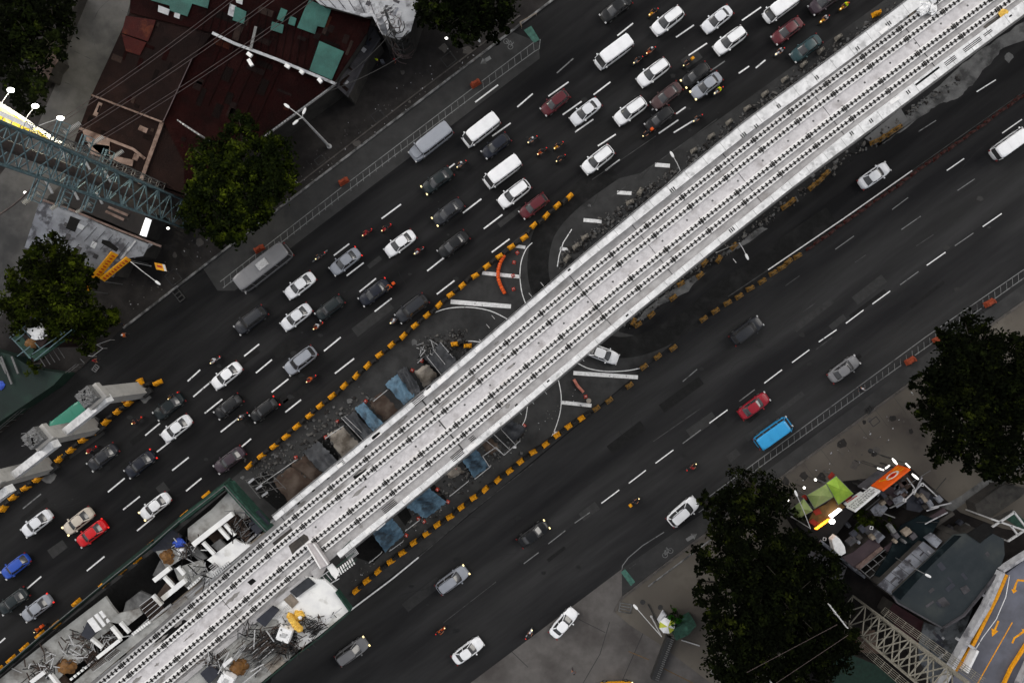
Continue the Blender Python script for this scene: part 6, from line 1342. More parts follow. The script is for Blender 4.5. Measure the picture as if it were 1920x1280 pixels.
bars('guard_rail', 'thin white rail beside the topmost dark tarpaulin', [((788, 668), (797, 657)), ((783, 680), (791, 672))]); bars('scaffold_poles', 'slender white poles over the topmost dark tarpaulin', [((800, 668), (827, 702)), ((812, 655), (842, 692)), ((826, 642), (856, 678))], 2.4, .06, cat='scaffold'); bars('scaffold_poles', 'slender white poles right of the viaduct by the brown soil', [((905, 820), (945, 853)), ((922, 810), (955, 842)), ((940, 805), (968, 835))], 2.4, .06, cat='scaffold'); bars('scaffold_poles', 'slender white poles over the dark gap left of the viaduct', [((640, 783), (680, 825)), ((646, 780), (690, 822))], 2.2, .06, cat='scaffold')
# scaffold frame between soil bay and station
r = empty('pipe_scaffold', W(480, 910), 'open scaffold frame with pale planks between station and soil bay', 'scaffold'); mb = MB()
for i in range(4):
    a, b = (462 + i * 16, 902 - i * 4), (488 + i * 16, 934 - i * 6); mb.beam(W(*a, 4), W(*b, 4), .07); mb.beam(W(*a, 4), W(*a, 0), .07); mb.beam(W(*b, 4), W(*b, 0), .07)
for i in range(3): mb.beam(W(460 + i * 10, 900 + i * 12, 4.05), W(512 + i * 10, 888 + i * 12, 4.05), .06)
mb.obj('tubes', M['steel'], r)
for (a, b) in (((466, 905), (476, 897)), ((480, 917), (491, 909)), ((491, 930), (502, 922))): MB().beam(W(*a, 4.2), W(*b, 4.2), .3, .06).obj('plank', M['whiteroof'], r)
# ---------------------------------------------------------------- station under construction, left platform
ZP = 12.0
st = empty('station_platform', W(240, 1110, ZP), 'unfinished station platform strip along the left side of the tracks', 'station')
def slab(pts, m, z=ZP, th=.35, nm='slab', par=None, lab=None):
    o = MB().prism(WW(pts, z), z - th, z).obj(nm, M[m], par or st)
    if lab: o['label'] = lab
    return o
slab([(0, 1268), (104, 1180), (197, 1106), (292, 1030), (352, 980), (434, 912), (476, 956), (505, 986), (420, 1066), (300, 1170), (150, 1300), (60, 1372), (-60, 1420), (-60, 1330)], 'hole', ZP - 1.9, .2, 'lower_floor', lab='lower floor coloured black as the shade under the slabs')  # black colour stands in for the shade seen through the platform gaps
slab([(435, 916), (477, 958), (470, 968), (459, 974), (440, 962), (365, 1021), (352, 1010), (352, 990), (396, 955)], 'concrete', lab='pale stained end slab')
slab([(292, 1033), (350, 1024), (349, 1042), (312, 1066)], 'concrete'); slab([(326, 1066), (378, 1049), (384, 1062), (372, 1090), (352, 1104), (334, 1086)], 'concrete')
slab([(388, 1049), (440, 1010), (451, 1017), (470, 1022), (435, 1052), (418, 1066), (404, 1060)], 'concrete_white', ZP + .05, lab='bright white slab beside the tracks'); slab([(404, 1063), (418, 1068), (392, 1088), (378, 1080)], 'concrete_white', ZP + .05)
slab([(197, 1118), (210, 1137), (221, 1150), (262, 1140), (268, 1150), (240, 1172), (205, 1165), (150, 1190), (128, 1215), (60, 1262), (0, 1312), (-60, 1340), (-60, 1325), (0, 1272), (100, 1192)], 'concrete')
slab([(150, 1190), (205, 1165), (212, 1176), (180, 1200), (160, 1235), (120, 1262), (60, 1320), (0, 1370), (-60, 1400), (-60, 1342), (0, 1314), (60, 1264)], 'concrete', ZP - .03, lab='greenish stained floor slab')
slab([(215, 1215), (262, 1180), (300, 1155), (345, 1118), (352, 1124), (300, 1170), (225, 1232), (150, 1296), (60, 1370), (40, 1360)], 'concrete', ZP - .06)
slab([(300, 1050), (326, 1066), (300, 1088), (286, 1078)], 'concrete_grey', ZP - .3); slab([(230, 1150), (262, 1140), (285, 1118), (262, 1108), (236, 1128)], 'concrete_grey', ZP - .5); slab([(396, 1022), (412, 1010), (424, 1022), (410, 1034)], 'concrete_grey', ZP - .2); slab([(350, 1030), (366, 1022), (388, 1046), (374, 1052)], 'concrete_grey', ZP - .1)
slab([(470, 964), (484, 956), (505, 982), (482, 1002), (466, 986)], 'slate', ZP + .3, .3, 'floor_sheet', lab='slate blue sheet at the corner'); slab([(283, 1030), (322, 992), (340, 1005), (330, 1022), (300, 1040)], 'slate', ZP - .02, .3, 'floor_sheet')
slab([(440, 962), (456, 976), (470, 1000), (462, 1016), (436, 992), (425, 978)], 'soil', ZP - .6, .3, 'lower_floor'); slab([(385, 1000), (425, 968), (440, 990), (405, 1022)], 'soil', ZP - 1.2, .3, 'lower_floor'); slab([(292, 1118), (318, 1082), (335, 1098), (308, 1126)], 'soil', ZP - 1.2, .3, 'lower_floor')
slab([(178, 1200), (208, 1176), (226, 1196), (196, 1220)], 'soil', ZP - 1.2, .3, 'lower_floor'); slab([(75, 1290), (115, 1262), (140, 1290), (120, 1320)], 'soil', ZP - 1.0, .3, 'lower_floor')
def bm(a, b, w, m='concrete_white', z=ZP + .45, h=.5, nm='beam'): return MB().beam(W(*a, z), W(*b, z), w, h).obj(nm, M[m], st)
for a, b, w in (((363, 1020), (437, 962), .62), ((290, 1087), (319, 1064), .55), ((306, 1121), (348, 1087), .62), ((184, 1231), (226, 1198), .42), ((60, 1277), (85, 1258), .5)): bm(a, b, w)
for a, b, w in (((287, 1115), (304, 1133), .38), ((308, 1080), (326, 1099), .38), ((210, 1174), (228, 1196), .38), ((172, 1196), (192, 1213), .3), ((411, 989), (430, 1010), .36), ((422, 982), (441, 1003), .36), ((381, 1016), (402, 1038), .36), ((94, 1262), (112, 1285), .36), ((226, 1166), (243, 1185), .3), ((334, 1062), (346, 1076), .4)): bm(a, b, w, h=.4, z=ZP + .3)
for pts in ([(163, 1163), (173, 1156), (190, 1179), (179, 1185)], [(176, 1153), (182, 1149), (198, 1171), (193, 1175)], [(185, 1147), (190, 1144), (199, 1155), (194, 1159)], [(198, 1161), (201, 1158), (206, 1164), (201, 1168)]): slab(pts, 'white_plastic', ZP + 1.1, .08, 'white_panel')
slab([(152, 1190), (163, 1166), (179, 1186), (166, 1199)], 'slate', ZP + .9, .9, 'dark_container', lab='dark slate container')
for i in range(8):
    t = i / 8; x, y = 246 + 34 * t, 1187 - 25 * t; slab([(x, y), (x + 3, y - 2.2), (x + 6.5, y + 2), (x + 3.5, y + 4.2)], 'concrete_white', ZP + .2, .2, 'stepping_block')
for i in range(7):
    t = i / 7; x, y = 350 + 30 * t, 1100 - 24 * t; slab([(x, y), (x + 3, y - 2.2), (x + 6.5, y + 2.5), (x + 3.5, y + 4.8)], 'concrete_white', ZP + .2, .2, 'stepping_block')
for i in range(9):
    t = i / 9; x, y = 130 + 60 * t, 1272 - 48 * t; slab([(x, y), (x + 3.4, y - 2.6), (x + 6.5, y + 1), (x + 3.1, y + 3.6)], 'concrete_white', ZP + .2, .2, 'stepping_block')
def rebar(quad, nx, ny, label, z=ZP + .35, m='rebar', w=.05):
    P = WW(quad, z); r = empty('rebar_mat', P[0], label, 'rebar mat', 'rebar mats of the station'); mb = MB()
    for i in range(nx + 1): t = i / nx; mb.beam(P[0].lerp(P[1], t), P[3].lerp(P[2], t), w)
    mb.obj('cross_bars', M[m], r); mb = MB()
    for j in range(ny + 1): t = j / ny; mb.beam(P[0].lerp(P[3], t) + Vector((0, 0, w)), P[1].lerp(P[2], t) + Vector((0, 0, w)), w * 1.3)
    mb.obj('long_bars', M['steel_pale'], r)
rebar([(262, 1135), (286, 1117), (308, 1140), (282, 1163)], 12, 4, 'larger square rebar mat in the middle of the left platform'); rebar([(155, 1233), (176, 1216), (200, 1240), (176, 1258)], 11, 2, 'rebar mat below the dark container on the left platform')
rebar([(190, 1224), (206, 1212), (226, 1220), (206, 1238)], 8, 2, 'small rebar mat next to the bright beam on the left platform'); rebar([(392, 1062), (402, 1054), (410, 1062), (400, 1070)], 6, 3, 'tiny rebar mat on the bright white slab')
rebar([(400, 1075), (428, 1052), (432, 1058), (404, 1082)], 8, 2, 'narrow rebar mat along the tracks at the bright white slab', m='steel_dark')
# planks, formwork and bars along the tracks
rn = random.Random(11)
mb = MB(); m2 = MB(); m3 = MB()
for i in range(70):
    s = rn.uniform(near(60, 1400)[0], near(500, 1010)[0]); d = -3.35 - rn.uniform(0, 1.3); L = rn.uniform(1.5, 6); tgt = rn.choice((mb, m2, m3)); tgt.beam(at(s, d, ZD + .2 + rn.uniform(0, .3)), at(s + L, d + rn.uniform(-.25, .25), ZD + .2 + rn.uniform(0, .3)), rn.uniform(.08, .28), .06)
for b_, m_, l in ((mb, 'steel_pale', 'pale loose planks laid along the left rail at the station'), (m2, 'hole', 'black loose bars laid along the left rail at the station'), (m3, 'wood', 'brown timber laid along the left rail at the station')): o = b_.obj('loose_bars', M[m_]); tag(o, l, 'building material', None, 'stuff')
def clutter(c, spread, n, label, mats=('steel_dark', 'rebar', 'steel_pale'), z=ZP + .1, ang=None, seed=1, smin=.3, smax=1.6):
    rr_ = random.Random(seed); ms = [MB() for _ in mats]
    for i in range(n):
        p = W(c[0] + rr_.gauss(0, spread[0]), c[1] + rr_.gauss(0, spread[1]), z + rr_.uniform(0, .4)); a = rr_.uniform(0, 3.14) if ang is None else R(ang + rr_.gauss(0, 12)); L = rr_.uniform(smin, smax)
        ms[i % len(mats)].beam(p - Vector((math.cos(a), math.sin(a), 0)) * L / 2, p + Vector((math.cos(a), math.sin(a), rr_.uniform(-.1, .1))) * L / 2, rr_.uniform(.03, .10), rr_.uniform(.03, .14))
    r = MB(); r.v = []; k = 0; mi = 0
    for b_ in ms:
        o = len(r.v); r.v += b_.v; r.f += [[x + o for x in f] for f in b_.f]; r.m += [mi] * len(b_.f); mi += 1
    ob_ = r.obj('site_debris', [M[m] for m in mats]); tag(ob_, label, 'debris', None, 'stuff')
clutter((150, 1212), (22, 16), 90, 'dark scattered bars on the lower left platform', seed=1); clutter((450, 985), (12, 14), 70, 'tangle of dark bars at the end of the left platform', ('hole', 'rebar', 'steel'), seed=2); clutter((350, 1030), (14, 10), 50, 'loose bars around the blue tarpaulin', seed=3)
clutter((75, 1250), (20, 14), 60, 'dark scaffold pieces at the bottom of the left platform', seed=4); clutter((205, 1196), (9, 8), 50, 'debris inside the open bay of the left platform', ('rebar', 'white_plastic', 'steel'), ZP - .9, seed=5); clutter((370, 1072), (14, 12), 40, 'props and pipes below the bright white slab', ('steel', 'steel_pale', 'hole'), seed=6)
clutter((505, 1190), (26, 10), 130, 'dark pile of bars and boards on the right platform', ('steel_dark', 'rebar', 'hole'), seed=7); clutter((490, 1220), (22, 12), 130, 'grey pile of pipes on the right platform, parallel to the tracks', ('steel', 'rebar', 'steel_dark'), ang=40, seed=8, smax=3); clutter((578, 1165), (20, 10), 90, 'thin scattered wires on the bright slab', ('steel_dark', 'rebar'), seed=9, smin=.1, smax=.9)
clutter((545, 1213), (14, 10), 90, 'black heap of boards below the spotted tank', ('hole', 'steel_dark', 'rebar'), seed=10); clutter((400, 1240), (12, 8), 50, 'bars beside the brown tarpaulin cover', seed=12); clutter((590, 1180), (7, 7), 40, 'short dark boards at the outer edge of the bright slab', ('hole', 'steel_dark'), ang=40, seed=13)
clutter((810, 655), (14, 8), 40, 'loose grey poles behind the topmost dark tarpaulin', ('steel', 'steel_pale', 'steel_dark'), .3, seed=14); clutter((180, 612), (10, 10), 30, 'pale scraps under the small tree', ('steel_pale', 'steel'), .2, seed=15)
def heap(px, py, r, m, label, z=ZP, sq=(1, 1, .5), nm='tarpaulin_cover', cat='tarpaulin', n=12):
    mb = MB(); c = W(px, py, z); rq = random.Random(int(px * 7 + py))
    mb.blob(c + Vector((0, 0, r * sq[2] * .4)), r * .72, n, 7, 0, .22, sq)
    for k in range(6): a_ = k * 1.05 + rq.uniform(-.3, .3); mb.blob(c + Vector((math.cos(a_) * r * .55 * sq[0], math.sin(a_) * r * .5 * sq[1], r * sq[2] * .25)), r * rq.uniform(.3, .52), 9, 6, 0, .28, (1, 1, sq[2]))
    return single(nm, mb, M[m], c, label, cat, smooth=True)
heap(315, 1042, 1.0, 'tarp_brown', 'brown tarpaulin cover at the upper left platform'); heap(337, 1018, .75, 'tarp_bright', 'bright blue tarpaulin on the left platform'); heap(340, 1030, .6, 'tarp_white', 'white tarpaulin next to the bright blue one'); heap(128, 1248, 1.25, 'tarp_brown', 'rusty brown tarpaulin at the bottom of the left platform', sq=(1.1, .8, .4))
# green mesh fence along the outer edge of the left platform
fe = empty('mesh_fence', W(440, 905, ZP), 'green mesh safety fence round the end of the left platform', 'fence'); pts = [(-60, 1318), (0, 1262), (105, 1172), (197, 1096), (292, 1020), (352, 968), (436, 903), (478, 950), (512, 986)]
for i in range(len(pts) - 1):
    a, b = W(*pts[i], ZP - 1.2), W(*pts[i + 1], ZP - 1.2); MB().beam(a + Vector((0, 0, 1.1)), b + Vector((0, 0, 1.1)), .55 if i > 4 else .16, 2.2).obj('mesh_panel', M['net' if i > 3 else 'net_dark'], fe); MB().beam(a + Vector((0, 0, 2.32)), b + Vector((0, 0, 2.32)), .08).obj('top_rail', M['steel'], fe)
mb = MB()
for i in range(3, len(pts) - 1): mb.beam(W(pts[i][0] - 5, pts[i][1] - 3, ZP - 2.5), W(pts[i + 1][0] - 3, pts[i + 1][1] - 5, ZP - 2.5), .5, .08)
mb.obj('catch_net', M['net_dark'], fe)
lowb = [(4, 1256), (28, 1236), (53, 1214), (82, 1190), (110, 1172), (150, 1130), (200, 1096), (233, 1071), (262, 1050), (288, 1022), (330, 988), (352, 966), (392, 930)]
for k, (px, py) in enumerate(lowb):
    p = W(px - 3, py - 3); dup(yb, (p.x, p.y, .02), R(40), None, 'yellow barriers at the foot of the station')['label'] = nth(k) + ' yellow barrier from the left showing below the station fence'
# ---------------------------------------------------------------- right platform
sr = empty('station_platform', W(560, 1160, ZP), 'unfinished station platform slab along the right side of the tracks', 'station')
slab([(572, 1082), (610, 1088), (632, 1108), (657, 1142), (600, 1190), (560, 1218), (540, 1200), (520, 1160), (484, 1160)], 'concrete_white', ZP, .5, par=sr, lab='bright clean slab half')
slab([(484, 1160), (520, 1160), (540, 1200), (560, 1218), (536, 1240), (440, 1320), (330, 1410), (250, 1400), (290, 1320), (360, 1259)], 'concrete', ZP - .03, .5, par=sr, lab='stained grey slab half')
slab([(524, 1224), (536, 1240), (510, 1262), (495, 1246)], 'soil_pale', ZP + .03, .05, 'stain_sheet', sr)
slab([(480, 1162), (510, 1136), (522, 1145), (497, 1175)], 'slate', ZP + .5, .5, 'dark_container', sr); slab([(375, 1262), (395, 1245), (412, 1262), (392, 1282)], 'slate', ZP + .5, .5, 'dark_container', sr)
slab([(543, 1108), (577, 1082), (591, 1094), (572, 1108), (556, 1120)], 'tarp_dark', ZP + .25, .2, 'dark_sheet', sr); slab([(530, 1122), (545, 1112), (560, 1128), (548, 1140)], 'wood', ZP + .1, .1, 'board_stack', sr)
slab([(494, 1176), (518, 1168), (526, 1205), (520, 1214), (510, 1195)], 'concrete', ZP + .06, .06, 'pale_sheet', sr); slab([(417, 1244), (433, 1232), (437, 1236), (420, 1252)], 'white_plastic', ZP + .9, .2, 'white_panel', sr)
for a, b in (((640, 1140), (604, 1168)), ((478, 1180), (476, 1215)), ((500, 1182), (514, 1202)), ((470, 1258), (494, 1244)), ((409, 1262), (430, 1222)), ((455, 1280), (490, 1252))): MB().beam(W(*a, ZP + .5), W(*b, ZP + .5), .12).obj('loose_pipe', M['steel_pale'], sr)
MB().beam(W(573, 1083, ZP + .02), W(300, 1312, ZP + .02), .55, .2).obj('edge_beam', M['deckside'], sr)
mb = MB(); pts = [(657, 1144), (600, 1192), (560, 1222), (500, 1272), (440, 1322), (380, 1372)]
fe2 = empty('mesh_fence', W(657, 1144, ZP), 'dark green mesh fence along the outer edge of the right platform', 'fence')
for i in range(len(pts) - 1): a, b = W(*pts[i], ZP - .4), W(*pts[i + 1], ZP - .4); MB().beam(a, b, .14, 1.7).obj('mesh_panel', M['net_dark'], fe2)
MB().beam(W(632, 1106, ZP - .2), W(658, 1142, ZP - .2), .2, 1.2).obj('mesh_panel', M['net'], fe2)
for a, b, m_ in (((540, 1181), 1.15, 0),): pass
r = empty('water_tank', W(539, 1181, ZP), 'white tank with a spotted top on the right platform', 'tank'); c = W(539, 1181, ZP); MB().box((c.x, c.y, ZP + .7), (1.7, 1.7, 1.3), R(-20), 0, .92).obj('tank_body', M['tarp_white'], r); MB().box((c.x, c.y, ZP + 1.4), (.5, .5, .12), R(-20)).obj('tank_lid', M['steel_pale'], r)
r = empty('tank_cover', W(557, 1168, ZP), 'yellow cream tarpaulin curled round the spotted tank', 'tarpaulin'); mb = MB()
for k in range(7): t = k / 6; mb.blob(W(544 + 18 * t, 1154 + 24 * t + 3 * math.sin(t * 3), ZP + .6), .42, 9, 6, 0, .15)
mb.obj('cloth', M['tarp_yellow'], r); heap(561, 1153, .75, 'tarp_yellow', 'cream heap above the curled yellow tarpaulin', sq=(1, 1, .6)); heap(563, 1157, .28, 'white_plastic', 'small bright white drum on the cream heap', ZP + .7, nm='drum', cat='drum')
heap(449, 1248, 1.15, 'tarp_brown', 'mustard brown tarpaulin cover on the right platform', sq=(1, 1.1, .5)); c = W(431, 1266, ZP); r = empty('water_tank', c, 'second white tank with a spotted top, lower on the right platform', 'tank'); MB().box((c.x, c.y, ZP + .6), (1.8, 1.5, 1.2), R(-30), 0, .9).obj('tank_body', M['tarp_white'], r); MB().box((c.x, c.y, ZP + 1.25), (.5, .5, .12), R(-30)).obj('tank_lid', M['steel_pale'], r)
rebar([(402, 1228), (420, 1214), (427, 1222), (410, 1236)], 7, 1, 'small rebar mat near the inner edge of the right platform'); rebar([(438, 1232), (458, 1206), (462, 1210), (442, 1238)], 12, 1, 'long ladder shaped rebar cage on the right platform', m='steel_pale'); rebar([(516, 1154), (538, 1134), (543, 1140), (521, 1160)], 9, 1, 'ladder shaped rebar cage above the spotted tank', m='steel_pale'); rebar([(467, 1215), (496, 1192), (514, 1215), (486, 1240)], 9, 3, 'wide rusty rebar mat in the middle of the right platform')
# beam and stairs crossing to the right platform
r = empty('crossing_beam', W(600, 1045, ZD), 'pale concrete trough crossing from the deck to the right platform', 'beam'); MB().prism(WW([(574, 1021), (590, 1019), (616, 1058), (600, 1066)], ZP), ZP - .7, ZP).obj('trough', mat('pinkish concrete', g(.52, (1.04, .97, .97)), g(.40, (1.04, .97, .97)), .85, 1, 6), r)
for a, b in (((575, 1021), (601, 1065)), ((588, 1019), (615, 1058))): MB().beam(W(*a, ZP + .1), W(*b, ZP + .1), .12, .2).obj('side_lip', M['plinth'], r)
MB().prism(WW([(582, 1072), (602, 1058), (616, 1056), (604, 1078), (592, 1086)], ZP - .2), ZP - .9, ZP - .2).obj('landing', M['deckside'], r)
r = empty('platform_stair', W(645, 1062, 9), 'white stepped stair and grating beside the crossing trough', 'stair')
for i in range(8): x, y = 630 + i * 4.1, 1070 - i * 3.1; MB().beam(W(x, y - 3, ZP - .5 - i * .05), W(x + 6, y + 9, ZP - .5 - i * .05), .16, .1).obj('tread', M['concrete_white'], r)
for i in range(10): x, y = 645 + i * 1.9, 1036 - i * 1.5; MB().beam(W(x, y, ZP - .8), W(x + 10, y + 15, ZP - .8), .07, .06).obj('grating_bar', M['steel_pale'], r)
for a, b in (((630, 1078), (668, 1048)), ((640, 1030), (658, 1012)), ((626, 1066), (664, 1036))): MB().beam(W(*a, ZP - .6), W(*b, ZP - .6), .09).obj('stringer', M['net'], r)
r = empty('access_platform', W(615, 1075, 9), 'bright white access platform with green mesh beside the stair', 'platform'); MB().prism(WW([(612, 1062), (622, 1056), (636, 1072), (630, 1086), (622, 1078)], ZP - .3), ZP - .5, ZP - .3).obj('deck_plate', M['concrete_white'], r)
for i in range(6): MB().beam(W(597 + i * 3.4, 1083 - i * 2.4, ZP - .4), W(609 + i * 3.4, 1097 - i * 2.4, ZP - .4), .07).obj('grating_bar', M['net'] if i % 2 else M['steel_pale'], r)
for a, b in (((596, 1084), (616, 1070)), ((608, 1100), (636, 1084)), ((588, 1080), (592, 1092))): MB().beam(W(*a, ZP - .3), W(*b, ZP - .3), .1).obj('frame_tube', M['steel_pale'], r)
r = empty('parapet_bracket', at(sR + 3, 4.9, ZD), 'white bracket with a black slot over the lowest blue tarpaulin', 'bracket'); MB().prism(WW([(698, 984), (720, 972), (722, 982), (708, 994), (700, 994)], ZD + .3), ZD - .1, ZD + .3).obj('bracket_body', M['parapet'], r); MB().beam(W(707, 988, ZD + .305), W(713, 983, ZD + .305), .18, .02).obj('slot', M['hole'], r)
# green scaffold tower at the left
r = empty('scaffold_tower', W(80, 625, .13), 'green netted scaffold round a brown and white covered column at the left', 'scaffold'); Z_ = 8
MB().prism(WW([(25, 632), (62, 612), (92, 590), (118, 620), (80, 652), (52, 672)], Z_), Z_ - 2.5, Z_ - 2.3).obj('net_floor', M['net_dark'], r)
for a, b in (((18, 633), (92, 577)), ((28, 640), (96, 585)), ((60, 664), (122, 622)), ((64, 676), (135, 618)), ((32, 668), (62, 645)), ((22, 634), (58, 672)), ((90, 590), (116, 625)), ((38, 610), (74, 652))): MB().beam(W(*a, Z_), W(*b, Z_), .09).obj('tube', M['teal_steel'], r)
for k in range(5): a = (72 + k * 9, 667 - k * 4); MB().beam(W(a[0], a[1], 5), W(a[0] + 13, a[1] + 20, 5), .06).obj('tube', M['steel'], r)
MB().prism(WW([(58, 668), (112, 626), (136, 620), (120, 640), (68, 676)], 6.5), 6.4, 6.5).obj('net_panel', M['net'], r); MB().prism(WW([(22, 634), (36, 625), (64, 656), (54, 672)], 6.5), 6.4, 6.5).obj('net_panel', M['net'], r)
c = W(75, 622, Z_); MB().box((c.x, c.y, 4), (2.6, 3.0, 8), R(-35)).obj('column_core', mat('dark brown formwork', lin((38, 24, 22)), lin((28, 17, 16)), .9, 1, 4), r)
heap(72, 621, 1.35, 'tarp_white', 'spotted white tarpaulin on the green scaffold tower', 8.1, (1, 1, .3)); heap(63, 641, 1.05, 'tarp_brown', 'ochre brown tarpaulin on the green scaffold tower', 7.6, (1, .9, .45))
r = empty('green_roof_shed', W(40, 730, .13), 'dark green netted shed at the left edge beside the steel fence', 'shed'); pts = [(-40, 650), (20, 665), (60, 690), (120, 700), (100, 722), (0, 790), (-60, 830)]
walls(r, pts, .13, 2.8, M['net_dark'], .3); roof_part(r, 'roof', pts, 3.0, mat('very dark green net roof', lin((22, 38, 34)), lin((16, 28, 25)), .8, .6, 6, third=lin((30, 52, 44)), tscale=.3), .08)
for a, b in (((-10, 655), (12, 700)), ((2, 668), (22, 720)), ((22, 668), (34, 700))): MB().beam(W(*a, 3.3), W(*b, 3.3), .25, .1).obj('roof_batten', M['steel'], r)
heap(3, 722, .5, 'tarp_bright', 'bright blue sheet at the left edge on the green shed', 3.0, (1.2, 1.6, .3)); heap(58, 753, .5, 'tarp_bright', 'dim blue sheet behind the steel fence', .2, (1.2, .9, .4))

# ================================================================ LOWER RIGHT: RESTAURANT, ROOFS, RAMP
mb = MB(); mb.sheet(WW([(1470, 965), (1550, 905), (1640, 895), (1700, 870), (1760, 925), (1800, 960), (1880, 990), (1990, 1010), (1990, 1500), (1480, 1500), (1500, 1200), (1560, 1100)], .13), .145)
struct('service_yard', mb, mat('dark yard ground', g(.010, (1.1, 1, 1)), g(.018, (1.15, 1, .95)), .95, .6, 6, spec=.1), 'near black yard between the restaurant and the roofs')
def canopy(quad, peak, m, label, z=3.6, zp=4.6):
    P = [W(p[0], p[1], z) for p in quad]; a = sum(P[i].x * P[(i + 1) % 4].y - P[(i + 1) % 4].x * P[i].y for i in range(4))
    if a < 0: P.reverse()
    c = W(*peak, zp); n = 4; r = empty('canopy', Vector((P[0].x, P[0].y, .13)), label, 'canopy', 'green canopies of the restaurant'); mb = MB()
    mb.add(P + [c] + [p - Vector((0, 0, .06)) for p in P] + [c - Vector((0, 0, .08))], [(i, (i + 1) % 4, 4) for i in range(4)] + [(5 + (i + 1) % 4, 5 + i, 9) for i in range(4)] + [(5 + i, 5 + (i + 1) % 4, (i + 1) % 4, i) for i in range(4)]); mb.obj('fabric', M[m], r)
    for i in range(4): MB().beam(P[i].lerp(P[(i + 1) % 4], .03), P[i].lerp(P[(i + 1) % 4], .97), .06).obj('edge_tube', M['steel'], r)
    for p in P: MB().beam(Vector((p.x, p.y, .13)), p - Vector((0, 0, .05)), .09).obj('post', M['steel'], r)
canopy([(1549, 905), (1568, 892), (1600, 925), (1572, 946)], (1574, 916), 'canopy', 'lime green pitched canopy, brightest and uppermost of three')
canopy([(1513, 928), (1549, 907), (1563, 931), (1527, 953)], (1537, 929), 'canopy2', 'pale green canopy in the middle of three'); canopy([(1479, 957), (1507, 934), (1524, 957), (1499, 971)], (1502, 954), 'canopy2', 'small pale green canopy, lowest of three')
rs = empty('restaurant', W(1560, 985, .13), 'low brown roofed restaurant with lit lettering beside the canopies', 'building')
pts = [(1527, 954), (1548, 945), (1562, 930), (1585, 950), (1560, 968), (1534, 984), (1516, 976)]
walls(rs, pts, .13, 2.8, M['wall'], .2); roof_part(rs, 'roof', pts, 3.0, mat('ochre brown roof', lin((104, 74, 26)), lin((72, 50, 22)), .7, 1, 5), .12)
pts = [(1516, 976), (1534, 984), (1560, 968), (1585, 950), (1600, 962), (1570, 1000), (1535, 1020), (1505, 990)]
walls(rs, pts, .13, 2.5, M['wall'], .2); roof_part(rs, 'roof', pts, 2.7, mat('black flat roof', lin((14, 13, 16)), lin((9, 8, 10)), .8, 1, 5), .12)
for pts in ([(1503, 930), (1511, 926), (1514, 936), (1506, 938)], [(1524, 958), (1536, 952), (1541, 962), (1530, 966)], [(1552, 893), (1560, 884), (1566, 890), (1556, 900)], [(1584, 935), (1594, 928), (1600, 934), (1588, 942)], [(1516, 978), (1524, 972), (1536, 980), (1528, 986)]): roof_part(rs, 'red_awning', pts, 3.2, mat('red awning', lin((150, 40, 20)), lin((110, 26, 14)), .7, 1, 4), .06)
r = empty('lit_letters', W(1529, 992, 3), 'row of glowing orange letters on the restaurant edge', 'lit sign'); rn = random.Random(4)
for i in range(9):
    a = W(1530 + i * 2.9, 990.5 - i * 2.1, 3.2); mb = MB(); mb.beam(a - Vector((0, 0, .2)), a + Vector((0, 0, .25)), .11, .3)
    if i % 2: mb.beam(a + Vector((-.12, -.1, .2)), a + Vector((.16, .12, .2)), .1)
    else: mb.beam(a + Vector((-.1, .1, .0)), a + Vector((.14, -.1, .0)), .1)
    mb.obj('letter', M['glow_orange'], r)
MB().beam(W(1527, 992, 2.9), W(1556, 971, 2.9), .25, .1).obj('letter_tray', M['sign_red'], r)
single('light_box', MB().prism([W(*p, 3.6) for p in ((1556, 967), (1575, 953), (1579, 955), (1560, 971))], 3.2, 3.6), M['glow_white'], W(1566, 962, 3.2), 'long blazing white light box on the restaurant edge', 'lit sign')
mb = MB(); mb.blob(W(1560, 977, 3.2), .42, 12, 7, 0, 0, (1, .9, .6)); single('globe_lamp', mb, M['glow_white'], W(1560, 977, 3), 'round blazing lamp at the end of the orange letters', 'lamp', smooth=True)
for k, (px, py, l) in enumerate(((1529, 899, 'upper small round lamp above the middle canopy'), (1508, 914, 'middle small round lamp left of the canopies'), (1477, 937, 'lowest small round lamp in the dark trees'))):
    r = empty('garden_lamp', W(px, py + 2, .13), l, 'lamp'); c = W(px, py, 2.6); MB().blob(c, .17, 10, 6).obj('globe', M['glow_white'], r); MB().tube([Vector((c.x, c.y, .13)), c - Vector((0, 0, .15))], .035, 6).obj('stem', M['steel_dark'], r)
# big signs, vertical boards facing the road
def board(a, b, z0, h, m, nm, label, cat='sign', th=.25):
    A_, B_ = W(*a, z0), W(*b, z0); d = (B_ - A_).normalized(); n = Vector((-d.y, d.x, 0))
    if n.dot(-A_) < 0: n = -n
    r = empty(nm, Vector((A_.x, A_.y, z0)), label, cat); MB().beam(A_ + Vector((0, 0, h / 2)), B_ + Vector((0, 0, h / 2)), th, h).obj('panel', M[m], r)
    for t in (.08, .92): c = A_.lerp(B_, t) - n * (th / 2 + .08); MB().beam(Vector((c.x, c.y, .13)), Vector((c.x, c.y, z0 + h * .8)), .12).obj('post', M['steel_dark'], r)
    F = lambda u, v, o=.01: A_ + d * u + Vector((0, 0, v)) + n * (th / 2 + o); return r, F, (B_ - A_).length, d, n
r, F, L, d, n = board((1634, 911), (1684, 872), 4.2, 2.7, 'sign_orange', 'orange_signboard', 'orange signboard with a white ring emblem')
def fbar(F, u0, v0, u1, v1, w, m, nm, r, o=.02):
    a, b = F(u0, v0, o), F(u1, v1, o); MB().beam(a, b, .05, w, 0, Vector((0, 0, 1)) if abs(u1 - u0) > abs(v1 - v0) else d).obj(nm, m, r)
mb = MB()
